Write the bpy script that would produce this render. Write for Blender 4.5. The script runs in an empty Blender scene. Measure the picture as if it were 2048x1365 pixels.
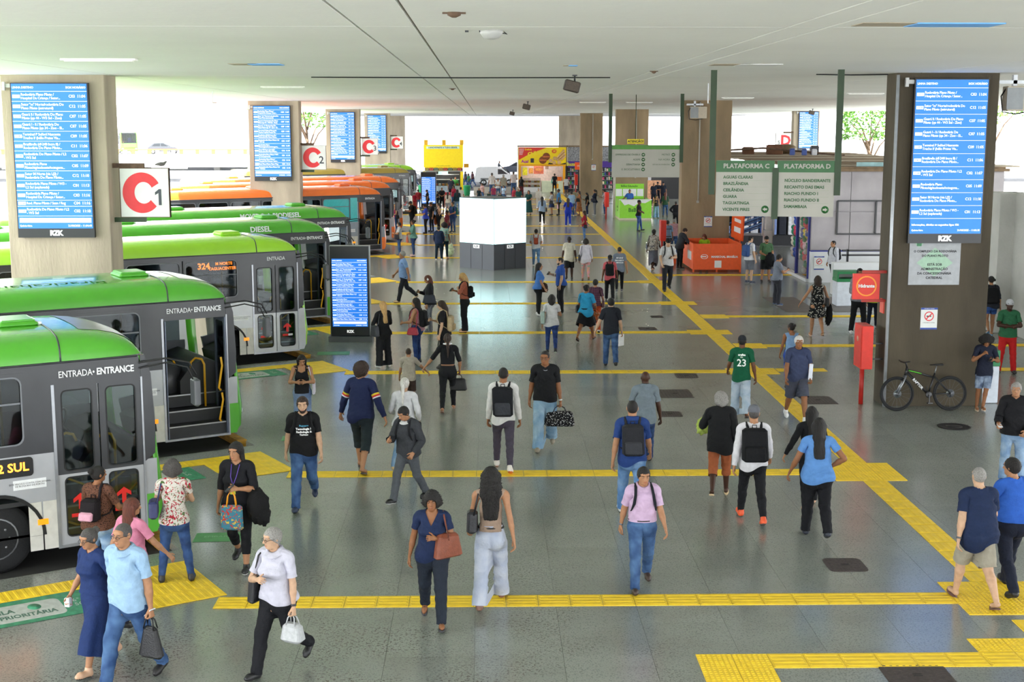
# Bus station concourse: sawtooth bus bays on the left, tactile paving, waiting crowd, kiosks and hanging signs.
import bpy, bmesh, math, random
import numpy as np
from mathutils import Vector, Matrix
R_ = math.radians
rng = random.Random(7)
SC = bpy.context.scene
COL = SC.collection

# ------------------------------------------------------------------ camera, sky, sun, exposure
CAM_H, FPX = 5.85, 2720.0
YAW, PIT, ROLL = math.atan(56 / FPX), math.atan(430.5 / FPX), 0.0005
cam_data = bpy.data.cameras.new('camera')
cam_data.sensor_fit = 'HORIZONTAL'; cam_data.sensor_width = 36.0
cam_data.lens = 36.0 * FPX / 2048.0
cam_data.clip_start, cam_data.clip_end = 0.1, 2000
cam = bpy.data.objects.new('camera', cam_data); COL.objects.link(cam)
_f = Vector((math.sin(YAW) * math.cos(PIT), math.cos(YAW) * math.cos(PIT), -math.sin(PIT)))
_r = Vector((math.cos(YAW), -math.sin(YAW), 0)); _u = _r.cross(_f)
_r2 = _r * math.cos(ROLL) + _u * math.sin(ROLL); _u2 = _u * math.cos(ROLL) - _r * math.sin(ROLL)
cam.matrix_world = Matrix(((_r2.x, _u2.x, -_f.x, 0), (_r2.y, _u2.y, -_f.y, 0), (_r2.z, _u2.z, -_f.z, CAM_H), (0, 0, 0, 1)))
SC.camera = cam
def ray(px, py): return _f + _r2 * ((px - 1024.0) / FPX) - _u2 * ((py - 682.5) / FPX)
def G(px, py, z=0.0):                       # survey of the photograph: point of the horizontal plane z seen at a pixel
    d = ray(px, py); t = (z - CAM_H) / d.z
    return Vector((d.x * t, d.y * t, z))
def DY(px, py, Y):                          # point of the plane y = Y seen at a pixel
    d = ray(px, py); t = Y / d.y
    return Vector((d.x * t, Y, CAM_H + d.z * t))

world = bpy.data.worlds.new('sky'); SC.world = world; world.use_nodes = True
wn = world.node_tree.nodes; wl = world.node_tree.links
for n in list(wn): wn.remove(n)
w_out = wn.new('ShaderNodeOutputWorld'); w_bg = wn.new('ShaderNodeBackground')
w_bg.inputs[0].default_value = (0.93, 0.965, 1.0, 1); w_bg.inputs[1].default_value = 4.6
wl.new(w_bg.outputs[0], w_out.inputs[0])
sun_d = bpy.data.lights.new('sun', 'SUN'); sun_d.energy = 13.0; sun_d.angle = R_(0.6); sun_d.color = (1.0, 0.95, 0.86)
sun = bpy.data.objects.new('sun', sun_d); COL.objects.link(sun)
sun.rotation_euler = (R_(30), R_(-14), 0)
SC.view_settings.view_transform = 'Standard'; SC.view_settings.look = 'None'
SC.view_settings.gamma = 1.0; SC.view_settings.use_curve_mapping = False
SC.view_settings.exposure = 0.75
SC.cycles.max_bounces = 8; SC.cycles.diffuse_bounces = 5; SC.cycles.glossy_bounces = 4
SC.cycles.transmission_bounces = 6; SC.cycles.transparent_max_bounces = 12
SC.cycles.sample_clamp_indirect = 6.0
SC.cycles.use_denoising = True
SC.cycles.caustics_reflective = False; SC.cycles.caustics_refractive = False

# ------------------------------------------------------------------ materials
MATS = {}
def hexc(h):
    h = h.lstrip('#'); c = [int(h[i:i + 2], 16) / 255 for i in (0, 2, 4)]
    return tuple(x / 12.92 if x <= .04045 else ((x + .055) / 1.055) ** 2.4 for x in c)
def mat(name, col, rough=0.55, metal=0.0, var=0.08, scale=9.0, bump=0.0, bscale=60.0, emit=0.0, spec=0.5, coat=0.0, coord='Object', stretch=None):
    if name in MATS: return MATS[name]
    if isinstance(col, str): col = hexc(col)
    m = bpy.data.materials.new(name); m.use_nodes = True
    nt = m.node_tree; N = nt.nodes; L = nt.links
    b = N['Principled BSDF']
    b.inputs['Roughness'].default_value = rough; b.inputs['Metallic'].default_value = metal
    b.inputs['Specular IOR Level'].default_value = spec
    if coat: b.inputs['Coat Weight'].default_value = coat; b.inputs['Coat Roughness'].default_value = .08
    tc = N.new('ShaderNodeTexCoord'); src = tc.outputs[coord] if coord != 'rest' else None
    if coord == 'rest':
        at = N.new('ShaderNodeAttribute'); at.attribute_name = 'rest'; src = at.outputs['Vector']
    if stretch:
        mp = N.new('ShaderNodeMapping'); mp.inputs['Scale'].default_value = stretch; L.new(src, mp.inputs[0]); src = mp.outputs[0]
    nz = N.new('ShaderNodeTexNoise'); nz.inputs['Scale'].default_value = scale; nz.inputs['Detail'].default_value = 4; L.new(src, nz.inputs[0])
    rp = N.new('ShaderNodeValToRGB')
    rp.color_ramp.elements[0].position = .3; rp.color_ramp.elements[1].position = .7
    rp.color_ramp.elements[0].color = tuple(max(0, c * (1 - var)) for c in col) + (1,)
    rp.color_ramp.elements[1].color = tuple(min(1, c * (1 + var)) for c in col) + (1,)
    L.new(nz.outputs[0], rp.inputs[0]); L.new(rp.outputs[0], b.inputs['Base Color'])
    if bump:
        n2 = N.new('ShaderNodeTexNoise'); n2.inputs['Scale'].default_value = bscale; n2.inputs['Detail'].default_value = 3; L.new(src, n2.inputs[0])
        bp = N.new('ShaderNodeBump'); bp.inputs['Strength'].default_value = bump; bp.inputs['Distance'].default_value = .02
        L.new(n2.outputs[0], bp.inputs['Height']); L.new(bp.outputs[0], b.inputs['Normal'])
    if emit:
        L.new(rp.outputs[0], b.inputs['Emission Color']); b.inputs['Emission Strength'].default_value = emit
    MATS[name] = m
    return m
def glass_mat(name, tint, gloss=1.0):
    if name in MATS: return MATS[name]
    m = bpy.data.materials.new(name); m.use_nodes = True; nt = m.node_tree; N = nt.nodes; L = nt.links
    for n in list(N): N.remove(n)
    o = N.new('ShaderNodeOutputMaterial'); mx = N.new('ShaderNodeMixShader'); tr = N.new('ShaderNodeBsdfTransparent'); gl = N.new('ShaderNodeBsdfGlossy')
    fr = N.new('ShaderNodeFresnel'); fr.inputs[0].default_value = 1.5
    nz = N.new('ShaderNodeTexNoise'); nz.inputs['Scale'].default_value = 3
    rp = N.new('ShaderNodeValToRGB'); rp.color_ramp.elements[0].color = tuple(t * .92 for t in tint) + (1,); rp.color_ramp.elements[1].color = tuple(tint) + (1,)
    L.new(nz.outputs[0], rp.inputs[0]); L.new(rp.outputs[0], tr.inputs[0])
    gl.inputs['Roughness'].default_value = .03
    mg = N.new('ShaderNodeMath'); mg.operation = 'MULTIPLY'; mg.inputs[1].default_value = gloss; L.new(fr.outputs[0], mg.inputs[0]); L.new(mg.outputs[0], mx.inputs[0]); L.new(tr.outputs[0], mx.inputs[1]); L.new(gl.outputs[0], mx.inputs[2]); L.new(mx.outputs[0], o.inputs[0])
    MATS[name] = m
    return m

# ------------------------------------------------------------------ mesh building
class MB:
    def __init__(s): s.v = []; s.f = []; s.m = []; s.sm = []
    def add(s, vs, fs, mi=0, smooth=False, M=None):
        o = len(s.v)
        s.v += [tuple(M @ Vector(p)) for p in vs] if M is not None else [tuple(p) for p in vs]
        for f in fs: s.f.append([i + o for i in f]); s.m.append(mi); s.sm.append(smooth)
        return s
    def box(s, x0, x1, y0, y1, z0, z1, mi=0, M=None):
        vs = [(x0, y0, z0), (x1, y0, z0), (x1, y1, z0), (x0, y1, z0), (x0, y0, z1), (x1, y0, z1), (x1, y1, z1), (x0, y1, z1)]
        return s.add(vs, [(3, 2, 1, 0), (4, 5, 6, 7), (0, 1, 5, 4), (1, 2, 6, 5), (2, 3, 7, 6), (3, 0, 4, 7)], mi, False, M)
    def rbox(s, x0, x1, y0, y1, z0, z1, r=.02, mi=0, M=None, seg=3):   # box with rounded vertical edges and softened top and bottom
        pts = []
        for cx, cy, a0 in ((x1 - r, y1 - r, 0), (x0 + r, y1 - r, 90), (x0 + r, y0 + r, 180), (x1 - r, y0 + r, 270)):
            for k in range(seg + 1):
                a = R_(a0 + 90 * k / seg); pts.append((cx + r * math.cos(a), cy + r * math.sin(a)))
        cx, cy = (x0 + x1) / 2, (y0 + y1) / 2; n = len(pts); vs = []; fs = []
        kx = 1 - r * .8 / max(1e-6, (x1 - x0) / 2); ky = 1 - r * .8 / max(1e-6, (y1 - y0) / 2)
        rings = [(z0, kx, ky), (z0 + r * .7, 1, 1), (z1 - r * .7, 1, 1), (z1, kx, ky)]
        for z, ax, ay in rings: vs += [(cx + (px - cx) * ax, cy + (py - cy) * ay, z) for px, py in pts]
        for q in range(3):
            for i in range(n): j = (i + 1) % n; fs.append((q * n + i, q * n + j, (q + 1) * n + j, (q + 1) * n + i))
        fs.append(tuple(range(n - 1, -1, -1))); fs.append(tuple(range(3 * n, 4 * n)))
        return s.add(vs, fs, mi, False, M)
    def prism(s, pts, axis, a, b, mi=0, M=None, smooth=False):    # 2-D outline extruded along an axis
        n = len(pts)
        def P(p, t): return (t, p[0], p[1]) if axis == 'x' else (p[0], t, p[1]) if axis == 'y' else (p[0], p[1], t)
        vs = [P(p, a) for p in pts] + [P(p, b) for p in pts]
        fs = [tuple(range(n - 1, -1, -1)), tuple(range(n, 2 * n))] + [(i, (i + 1) % n, n + (i + 1) % n, n + i) for i in range(n)]
        return s.add(vs, fs, mi, smooth, M)
    def tube(s, path, r, n=8, mi=0, M=None, caps=True):
        path = [Vector(p) for p in path]; rs = r if isinstance(r, (list, tuple)) else [r] * len(path); vs = []; fs = []; up = None
        for i, p in enumerate(path):
            t = (path[min(i + 1, len(path) - 1)] - path[max(i - 1, 0)])
            t = t.normalized() if t.length > 1e-9 else Vector((0, 0, 1))
            if up is None:
                up = Vector((0, 0, 1)) if abs(t.z) < .9 else Vector((1, 0, 0))
            e1 = (up - t * up.dot(t))
            e1 = e1.normalized() if e1.length > 1e-6 else t.orthogonal().normalized()
            up = e1; e2 = t.cross(e1)
            vs += [tuple(p + (e1 * math.cos(2 * math.pi * k / n) + e2 * math.sin(2 * math.pi * k / n)) * rs[i]) for k in range(n)]
        for i in range(len(path) - 1):
            for k in range(n): j = (k + 1) % n; fs.append((i * n + k, i * n + j, (i + 1) * n + j, (i + 1) * n + k))
        if caps: fs.append(tuple(range(n - 1, -1, -1))); fs.append(tuple(range((len(path) - 1) * n, len(path) * n)))
        return s.add(vs, fs, mi, n > 5, M)
    def cyl(s, c, r, h, axis='z', n=24, mi=0, M=None):
        c = Vector(c); d = {'x': Vector((1, 0, 0)), 'y': Vector((0, 1, 0)), 'z': Vector((0, 0, 1))}[axis]
        return s.tube([c, c + d * h], r, n, mi, M)
    def lathe(s, prof, c=(0, 0, 0), axis='z', n=24, mi=0, M=None, smooth=True):   # profile of (radius, height)
        vs = []; fs = []; c = Vector(c)
        for r, h in prof:
            for k in range(n):
                a = 2 * math.pi * k / n; x, y = r * math.cos(a), r * math.sin(a)
                vs.append(tuple(c + Vector({'z': (x, y, h), 'x': (h, x, y), 'y': (y, h, x)}[axis])))
        for i in range(len(prof) - 1):
            for k in range(n): j = (k + 1) % n; fs.append((i * n + k, i * n + j, (i + 1) * n + j, (i + 1) * n + k))
        fs.append(tuple(range(n - 1, -1, -1))); fs.append(tuple(range((len(prof) - 1) * n, len(prof) * n)))
        return s.add(vs, fs, mi, smooth, M)
    def ell(s, c, r, n=12, m=8, mi=0, M=None):
        vs = []; fs = []
        for i in range(m + 1):
            t = math.pi * i / m
            for k in range(n):
                a = 2 * math.pi * k / n; vs.append((c[0] + r[0] * math.sin(t) * math.cos(a), c[1] + r[1] * math.sin(t) * math.sin(a), c[2] - r[2] * math.cos(t)))
        for i in range(m):
            for k in range(n): j = (k + 1) % n; fs.append((i * n + k, i * n + j, (i + 1) * n + j, (i + 1) * n + k))
        return s.add(vs, fs, mi, True, M)
    def mesh(s, name, mats):
        me = bpy.data.meshes.new(name); me.from_pydata(s.v, [], s.f)
        for m in (mats if isinstance(mats, (list, tuple)) else [mats]): me.materials.append(m)
        me.polygons.foreach_set('material_index', s.m); me.polygons.foreach_set('use_smooth', s.sm)
        bm = bmesh.new(); bm.from_mesh(me); bmesh.ops.delete(bm, geom=[v for v in bm.verts if not v.link_faces], context='VERTS'); bmesh.ops.recalc_face_normals(bm, faces=bm.faces); bm.to_mesh(me); bm.free()
        me.update()
        return me
    def build(s, name, mats, parent=None, loc=None, rot=None):
        return link(name, s.mesh(name, mats), parent, loc, rot)
def link(name, data, parent=None, loc=None, rot=None):
    o = bpy.data.objects.new(name, data); COL.objects.link(o)
    if parent is not None: o.parent = parent
    if loc is not None: o.location = loc
    if rot is not None: o.rotation_euler = rot
    return o
def tag(o, label=None, cat=None, group=None, kind=None):
    if label: o['label'] = label
    if cat: o['category'] = cat
    if group: o['group'] = group
    if kind: o['kind'] = kind
    return o
def empty(name, loc=(0, 0, 0), rz=0.0, label=None, cat=None, group=None):
    o = link(name, None, None, loc, (0, 0, rz)); o.empty_display_size = .1
    return tag(o, label, cat, group)
def copy_tree(o, parent=None):
    c = o.copy(); COL.objects.link(c)
    if parent is not None: c.parent = parent
    for ch in list(o.children): copy_tree(ch, c)
    return c
TXT = {}
def text_mesh(s, size, bold=0.0, extrude=0.002, align='CENTER', space=1.0):
    k = (s, size, bold, extrude, align, space)
    if k not in TXT:
        cu = bpy.data.curves.new('lettering', 'FONT'); cu.body = s; cu.size = size; cu.extrude = extrude; cu.offset = bold
        cu.align_x = align; cu.align_y = 'CENTER'; cu.resolution_u = 2; cu.space_character = space
        o = bpy.data.objects.new('lettering', cu); COL.objects.link(o)
        dg = bpy.context.evaluated_depsgraph_get()
        me = bpy.data.meshes.new_from_object(o.evaluated_get(dg)); me.name = 'lettering'
        COL.objects.unlink(o); bpy.data.objects.remove(o); bpy.data.curves.remove(cu)
        TXT[k] = me
    return TXT[k]
def text(s, size, m, parent, loc, rot=(R_(90), 0, 0), bold=0.0, align='CENTER', name='lettering', extrude=.002, space=1.0, scale=None):
    me = text_mesh(s, size, bold, extrude, align, space).copy(); me.materials.clear(); me.materials.append(m)
    o = link(name, me, parent, loc, rot)
    if scale: o.scale = scale
    return o
# ------------------------------------------------------------------ buses
GRN, LIM, ORA = '#4fa52c', '#9bd432', '#ec7830'
def bus_mats(c, low):
    return dict(paint=mat('bus paint ' + c, c, .26, 0, .04, 3, coat=.6), low=mat('bus lower panel ' + low, low, .35, .15, .05, 4, coat=.3),
                dark=mat('bus dark panel', '#2e3034', .38, 0, .08, 5, coat=.2), black=mat('bus black rubber', '#0e0f11', .6), alu=mat('bus aluminium', '#9a9da2', .35, .8),
                glass=glass_mat('bus tinted glass', (.42, .47, .49)), clear=glass_mat('bus door glass', (.72, .80, .80)), yel=mat('bus yellow rail', '#e2a820', .4),
                inn=mat('bus interior grey', '#6d7076', .6), innd=mat('bus interior dark', '#2a2b2e', .6), seat=mat('bus seat cloth', '#31466b', .8, var=.25, scale=30), white=mat('bus white lettering', '#dfe1e4', .5),
                tyre=mat('tyre rubber', '#17181a', .8, bump=.3), rim=mat('wheel rim', '#8b8d90', .4, .7), red=mat('red arrow film', '#d81f16', .5), amber=mat('amber lamp', '#f08a18', .25, emit=.6),
                led=mat('amber led letters', '#ff7a1c', .5, emit=6.0), hatch=mat('bus roof hatch ' + c, c, .35))
def rot_outline(cx, cz, r, a0, a1, n=12): return [(cx + r * math.cos(R_(a0 + (a1 - a0) * k / n)), cz + r * math.sin(R_(a0 + (a1 - a0) * k / n))) for k in range(n + 1)]
def rrect(x0, x1, z0, z1, r, n=4):
    p = []
    for cx, cz, a in ((x1 - r, z1 - r, 0), (x0 + r, z1 - r, 90), (x0 + r, z0 + r, 180), (x1 - r, z0 + r, 270)): p += rot_outline(cx, cz, r, a, a + 90, n)
    return p
def ring(mb, outer, inner, a, b, mi=0):          # flat frame between two outlines with the same number of points, given thickness along y
    n = len(outer); vs = [(p[0], a, p[1]) for p in outer] + [(p[0], a, p[1]) for p in inner] + [(p[0], b, p[1]) for p in outer] + [(p[0], b, p[1]) for p in inner]; fs = []
    for i in range(n):
        j = (i + 1) % n; fs += [(i, j, n + j, n + i), (2 * n + i, 3 * n + i, 3 * n + j, 2 * n + j), (i, 2 * n + i, 2 * n + j, j), (n + i, n + j, 3 * n + j, 3 * n + i)]
    mb.add(vs, fs, mi)
def make_bus(nose, label, c=GRN, low='#a7a9ae', opened=False, entr='ENTRADA•ENTRANCE', led=None, sign=None, roof_txt=None, side_txt=None, L=12.0, lowfront=None, teal=False, detail=True, roofc=None):
    M = bus_mats(c, low); root = empty('bus', nose, R_(31), label, 'bus', 'city buses in the bays'); W = 2.5
    part = lambda mb, nm, ms, par=root: mb.build(nm, ms, par)
    # roof shell: side rails curve into a flat top, falling away over the nose
    prof = [(0, 2.72), (.012, 2.80), (.035, 2.90), (.075, 2.975), (.16, 3.035), (.40, 3.085), (.80, 3.105), (1.25, 3.11)]
    prof = prof + [(W - y, z) for y, z in prof[-2::-1]]; np_ = len(prof)
    st = [(-L, 1, 0), (-L + .3, 1, 0), (-1.36, 1, 0), (-1.34, 1, 0), (-1.0, .97, .0), (-.75, .88, .012), (-.55, .74, .03), (-.42, .58, .055), (-.32, .38, .09), (-.25, .16, .13), (-.225, 0.0, .15)]
    r1 = MB(); vs = []
    for x, s, ins in st:
        for y, z in prof:
            yy = 1.25 + (y - 1.25) * (1 - ins / 1.25); bul = .10 * (1 - ((y - 1.25) / 1.25) ** 2) * max(0, min(1, (x + 1.3) / .9)); vs.append((x + bul, yy, 2.72 + (z - 2.72) * s))
    ns = len(st); fs = [(i * np_ + k, i * np_ + k + 1, (i + 1) * np_ + k + 1, (i + 1) * np_ + k) for i in range(ns - 1) for k in range(np_ - 1)]
    r1.add(vs, fs, 0, True); r1.f.append([k for k in range(np_)]); r1.m.append(0); r1.sm.append(False)
    roof = part(r1, 'roof', [M['paint']])
    sm = MB(); sm.tube([(-1.35, y, z + .004) for y, z in prof], .012, 6); part(sm, 'roof_seam', [M['dark']], roof)
    vis = MB(); vq = []
    for i in range(4, ns):
        for y in np.linspace(.45, 2.05, 9): vq.append((st[i][0] + .10 * (1 - ((y - 1.25) / 1.25) ** 2) * max(0, min(1, (st[i][0] + 1.3) / .9)), y, 2.72 + (float(np.interp(y, [p[0] for p in prof], [p[1] for p in prof])) - 2.72) * st[i][1] + .006))
    vis.add(vq, [(a * 9 + k, a * 9 + k + 1, (a + 1) * 9 + k + 1, (a + 1) * 9 + k) for a in range(ns - 5) for k in range(8)], 0, True); part(vis, 'front_visor', [mat('bus grey visor', '#8d9097', .3, .3)], roof)
    for hx in (-1.66, -6.0, -9.6):
        h = MB(); h.rbox(hx - .27, hx + .27, .92, 1.58, 3.09, 3.17, .05); h.rbox(hx - .23, hx + .23, .96, 1.54, 3.17, 3.195, .03); hh = part(h, 'roof_hatch', [M['hatch']], root)
        for q in (1.0, 1.5): part(MB().box(hx + .26, hx + .31, q - .04, q + .04, 3.11, 3.15), 'hinge', [M['white']], hh)
    # lower side with wheel arches
    arch = [-2.28, -8.4]; zb, zt = .17, 1.50; pts = [(-1.48, zb), (-1.48, zt), (-L, zt), (-L, zb)]
    for cx in arch[::-1]: pts += [(cx - .60, zb)] + rot_outline(cx, .38, .60, 180, 0, 14) + [(cx + .60, zb)]
    lowp = MB(); lowp.prism(pts, 'y', 0, .05); lp = part(lowp, 'lower_side_panel', [M['low']])
    sk = MB(); sk.box(-1.68, -1.50, -.008, .0, zb, .84); sk.box(-1.87, -1.70, -.006, 0, zb, .84); part(sk, 'skirt_panel', [mat('bus skirt panel', '#c9c7bf', .45)])
    for cx in arch:
        a = MB(); ring(a, rot_outline(cx, .38, .63, 0, 180, 16), rot_outline(cx, .38, .585, 0, 180, 16), -.012, .10); a.f = [f for f in a.f if True]; part(a, 'wheel_arch', [M['black']])
        w = MB(); w.lathe([(.28, 0), (.44, 0), (.49, .03), (.50, .08), (.50, .24), (.48, .28), (.28, .28)], (cx, .12, .37), 'y', 28); wh = part(w, 'wheel', [M['tyre']])
        rm = MB(); rm.lathe([(.005, .05), (.10, .05), (.12, .02), (.24, .02), (.285, -.01), (.30, .02), (.30, .10), (.005, .10)], (cx, .12, .37), 'y', 24)
        for k in range(8): rm.cyl((cx + .17 * math.cos(k * .785), .105, .37 + .17 * math.sin(k * .785)), .018, .04, 'y', 6)
        part(rm, 'rim', [M['rim']], wh); wl_ = MB(); wl_.box(cx - .6, cx + .6, .5, .54, zb, 1.0); part(wl_, 'wheel_well', [M['black']])
        w2 = MB(); w2.lathe([(.28, 0), (.49, .03), (.50, .22), (.28, .28)], (cx, 2.1, .37), 'y', 20); part(w2, 'wheel', [M['tyre']])
    mk = MB(); mk.rbox(-1.76, -1.62, -.016, .0, .52, .60, .005); part(mk, 'marker_lamp', [M['amber']])
    stick = MB(); stick.box(-2.05, -1.62, -.005, 0, 1.04, 1.17); so = part(stick, 'notice_sticker', [M['white']])
    if detail: text('ESTE VEICULO CONTA COM SISTEMA\nDE BLOQUEIO DE PORTAS', .032, M['dark'], so, (-1.835, -.0065, 1.105), extrude=.0005)
    # upper side: cantrail band, pillars and sill round the windows
    up = MB(); up.box(-L, -.30, .0, .05, 2.60, 2.72); up.box(-L, -1.48, 0, .05, 1.50, 1.62); up.box(-1.83, -1.48, 0, .05, 1.62, 2.60); up.box(-1.48, -.28, 0, .05, 2.38, 2.60); up.box(-L, -L + .25, 0, .05, 1.62, 2.6)
    up.tube([(-L, -.008, 2.715), (-.32, -.008, 2.715)], .014, 6)
    up.prism([(-.28, 2.72), (-.28, 1.20), (-.12, 1.32), (-.105, 1.75), (-.14, 2.45), (-.22, 2.72)], 'y', -.005, .06); part(up, 'upper_side_panel', [M['dark']])
    wx = -1.83; k = 0
    while wx - 1.45 > -L + .2:
        x1, x0 = wx, wx - 1.42; o = rrect(x0, x1, 1.60, 2.62, .02); i_ = rrect(x0 + .06, x1 - .06, 1.66, 2.56, .10); fr = MB(); ring(fr, o, i_, -.006, .05); win = part(fr, 'window', [M['dark']])
        g = MB(); g.prism(rrect(x0 + .05, x1 - .05, 1.65, 2.57, .10), 'y', .020, .026); part(g, 'pane', [M['glass']] if not (teal and k == 0) else [mat('teal film', '#3fb0b4', .2)], win)
        rl = MB(); ring(rl, rrect(x0 + .045, x1 - .045, 1.645, 2.575, .11), rrect(x0 + .065, x1 - .065, 1.665, 2.555, .10), -.012, -.004); rl.box(x0 + .07, x1 - .07, -.004, .018, 2.20, 2.225); part(rl, 'rubber_seal', [M['inn']], win)
        wx -= 1.45; k += 1
    # front corner, bumper and windscreen
    fcz = [(.20, -.10), (.30, -.02), (.62, .0), (.72, .0), (.98, -.03), (1.30, -.065), (1.71, -.10), (2.46, -.14), (2.72, -.215)]
    ys = [0, .03, .10, .22, .45, 1.25, 2.05, 2.28, 2.40, 2.47, 2.5]; bl = [-.09, -.03, .015, .04, .06, .085, .06, .04, .015, -.03, -.09]
    vv = [(x + b, y, z) for z, x in fcz for y, b in zip(ys, bl)]; n = len(ys)
    fp = MB(); fp.add(vv, [(q * n + a, q * n + a + 1, (q + 1) * n + a + 1, (q + 1) * n + a) for q in range(len(fcz) - 1) for a in range(n - 1) if not (q >= 5 and 3 <= a <= n - 5)], 0, True); part(fp, 'front_panel', [M['paint']])
    ws = MB(); ws.add([(x - .012, y, z) for x, y, z in vv], [(q * n + a, q * n + a + 1, (q + 1) * n + a + 1, (q + 1) * n + a) for q in range(5, len(fcz) - 1) for a in range(3, n - 4)], 0, True); part(ws, 'windscreen', [glass_mat('bus clear glass', (.86, .9, .9))])
    fcor = MB(); fcor.box(-.27, -.10, -.004, .05, .74, 1.24); part(fcor, 'front_corner_panel', [M['low']])
    bc = MB(); bc.prism([(-.27, .18), (-.27, .74), (-.10, .74), (-.085, .62), (-.09, .30), (-.14, .18)], 'y', -.014, .06); part(bc, 'bumper_corner', [mat('bus lower panel ' + lowfront, lowfront, .35) if lowfront else M['paint']])
    # door leaves
    def leaf(x0, x1, arrow):
        d = MB(); xo = (x0, x1); um = (1.22, 2.32); lm = (.30, 1.12)
        for (z0, z1), (p0, p1), mi in (((1.17, 2.38), um, 0), ((.19, 1.17), lm, 1)):
            ring(d, rrect(x0, x1, z0, z1, .012), rrect(x0 + .095, x1 - .085, p0, p1, .06), .0, .045, mi)
        lo_ = part(d, 'door', [M['dark'], M['low']])
        for p0, p1 in (um, lm):
            g = MB(); g.prism(rrect(x0 + .085, x1 - .075, p0 - .01, p1 + .01, .06), 'y', .018, .024); part(g, 'pane', [M['clear']], lo_)
            s = MB(); ring(s, rrect(x0 + .083, x1 - .073, p0 - .012, p1 + .012, .07), rrect(x0 + .100, x1 - .090, p0 + .005, p1 - .005, .058), -.006, .004); part(s, 'rubber_seal', [M['black']], lo_)
        if arrow:
            a = MB(); cx = (x0 + x1) / 2; ar = [(-.03, .66), (.03, .66), (.03, .80), (.10, .755), (.10, .81), (0, .885), (-.10, .81), (-.10, .755), (-.03, .80)]
            a.prism([(cx + p, z) for p, z in ar], 'y', .010, .014); a.box(cx - .13, cx + .02, .010, .014, .555, .605); part(a, 'arrow_film', [M['red']], lo_)
            a = MB(); a.box(cx + .02, cx + .14, .010, .014, .555, .605); part(a, 'reflective_film', [M['white']], lo_)
        return lo_
    if not opened:
        leaf(-1.46, -.885, True); leaf(-.865, -.29, True)
    else:
        for x, sg in ((-1.44, 1), (-.30, -1)):
            d = MB(); y0, y1 = -.02, .55
            vsl = lambda pts: [(x, p[0], p[1]) for p in pts]
            o, i_ = rrect(y0, y1, .19, 2.38, .02), rrect(y0 + .08, y1 - .08, .32, 2.28, .06); nn = len(o); t = .02 * sg
            vs2 = vsl(o) + vsl(i_) + [(q[0] + t, q[1], q[2]) for q in vsl(o)] + [(q[0] + t, q[1], q[2]) for q in vsl(i_)]; ff = []
            for a in range(nn): b = (a + 1) % nn; ff += [(a, b, nn + b, nn + a), (2 * nn + a, 3 * nn + a, 3 * nn + b, 2 * nn + b), (a, 2 * nn + a, 2 * nn + b, b), (nn + a, nn + b, 3 * nn + b, 3 * nn + a)]
            d.add(vs2, ff); lo_ = part(d, 'door', [mat('folded door frame', '#5b6272', .4, .3)]); g = MB(); g.box(x + t * .3, x + t * .6, y0 + .07, y1 - .07, .31, 2.29); part(g, 'pane', [M['clear']], lo_)
        for pth in ([(-.38, .06, 1.62), (-.36, .06, 1.46), (-.44, .05, 1.05), (-.40, .06, 1.0)], [(-.38, .06, .95), (-.36, .06, .82), (-.44, .05, .45), (-.40, .06, .40)]):
            part(MB().tube(pth, .020, 8), 'door_handrail', [M['yel']])
    fr = MB(); fr.box(-1.50, -1.46, -.015, .06, .17, 2.42); fr.box(-.29, -.265, -.015, .06, .17, 2.42); fr.box(-1.50, -.26, -.012, .10, .15, .19); part(fr, 'door_frame', [M['alu']])
    # inside: steps, floor, dash, driver seat, rails, seats, far wall
    stp = MB()
    for q, (y0, z) in enumerate(((.05, .40), (.36, .62), (.66, .86))): stp.box(-1.47, -.28, y0, 1.05, z - .22, z)
    so = part(stp, 'step', [M['innd']])
    nb = MB()
    for y0, z in ((.05, .40), (.36, .62), (.66, .86)): nb.box(-1.46, -.29, y0 - .012, y0 + .012, z - .012, z + .012)
    part(nb, 'step_nosing', [M['alu']], so)
    fl = MB(); fl.box(-L + .1, -1.48, .06, W - .06, .80, .86); fl.box(-1.48, -.2, 1.05, W - .06, .80, .86); part(fl, 'interior_floor', [M['innd']])
    fw = MB(); fw.box(-L, -.25, W - .05, W, .17, 1.62); fw.box(-L, -.3, W - .05, W, 2.55, 2.72)
    x = -.95
    while x > -L: fw.box(x - .12, x, W - .05, W, 1.62, 2.55); x -= 1.45
    part(fw, 'far_side_panel', [M['inn']]); fg = MB(); fg.box(-L + .1, -.35, W - .035, W - .03, 1.62, 2.55); part(fg, 'far_window_glass', [M['glass']])
    part(MB().box(-L, -L + .06, 0, W, .17, 2.75), 'rear_panel', [M['paint']]); part(MB().box(-L + .05, -.4, .06, W - .06, 2.66, 2.70), 'interior_ceiling', [M['inn']])
    ds = MB(); ds.prism([(-.95, .86), (-.95, 1.12), (-.70, 1.42), (-.42, 1.50), (-.18, 1.40), (-.18, .86)], 'y', .72, W - .1); part(ds, 'dashboard', [M['innd']])
    eh = MB(); eh.ell((-1.15, 1.15, 1.05), (.45, .28, .42), 14, 8); part(eh, 'engine_cover', [mat('bus engine cover', '#3c3d41', .35)])
    sw = MB(); sw.tube([(-.98 + .10 * math.sin(a), 1.85 + .24 * math.cos(a), 1.50 + .20 * math.sin(a)) for a in np.linspace(0, 2 * math.pi, 25)], .018, 6, caps=False); sw.tube([(-.98, 1.61, 1.50), (-.98, 2.09, 1.50)], .016, 6); sw.tube([(-.98, 1.85, 1.50), (-.75, 1.85, 1.25)], .03, 6); part(sw, 'steering_wheel', [M['black']])
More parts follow.
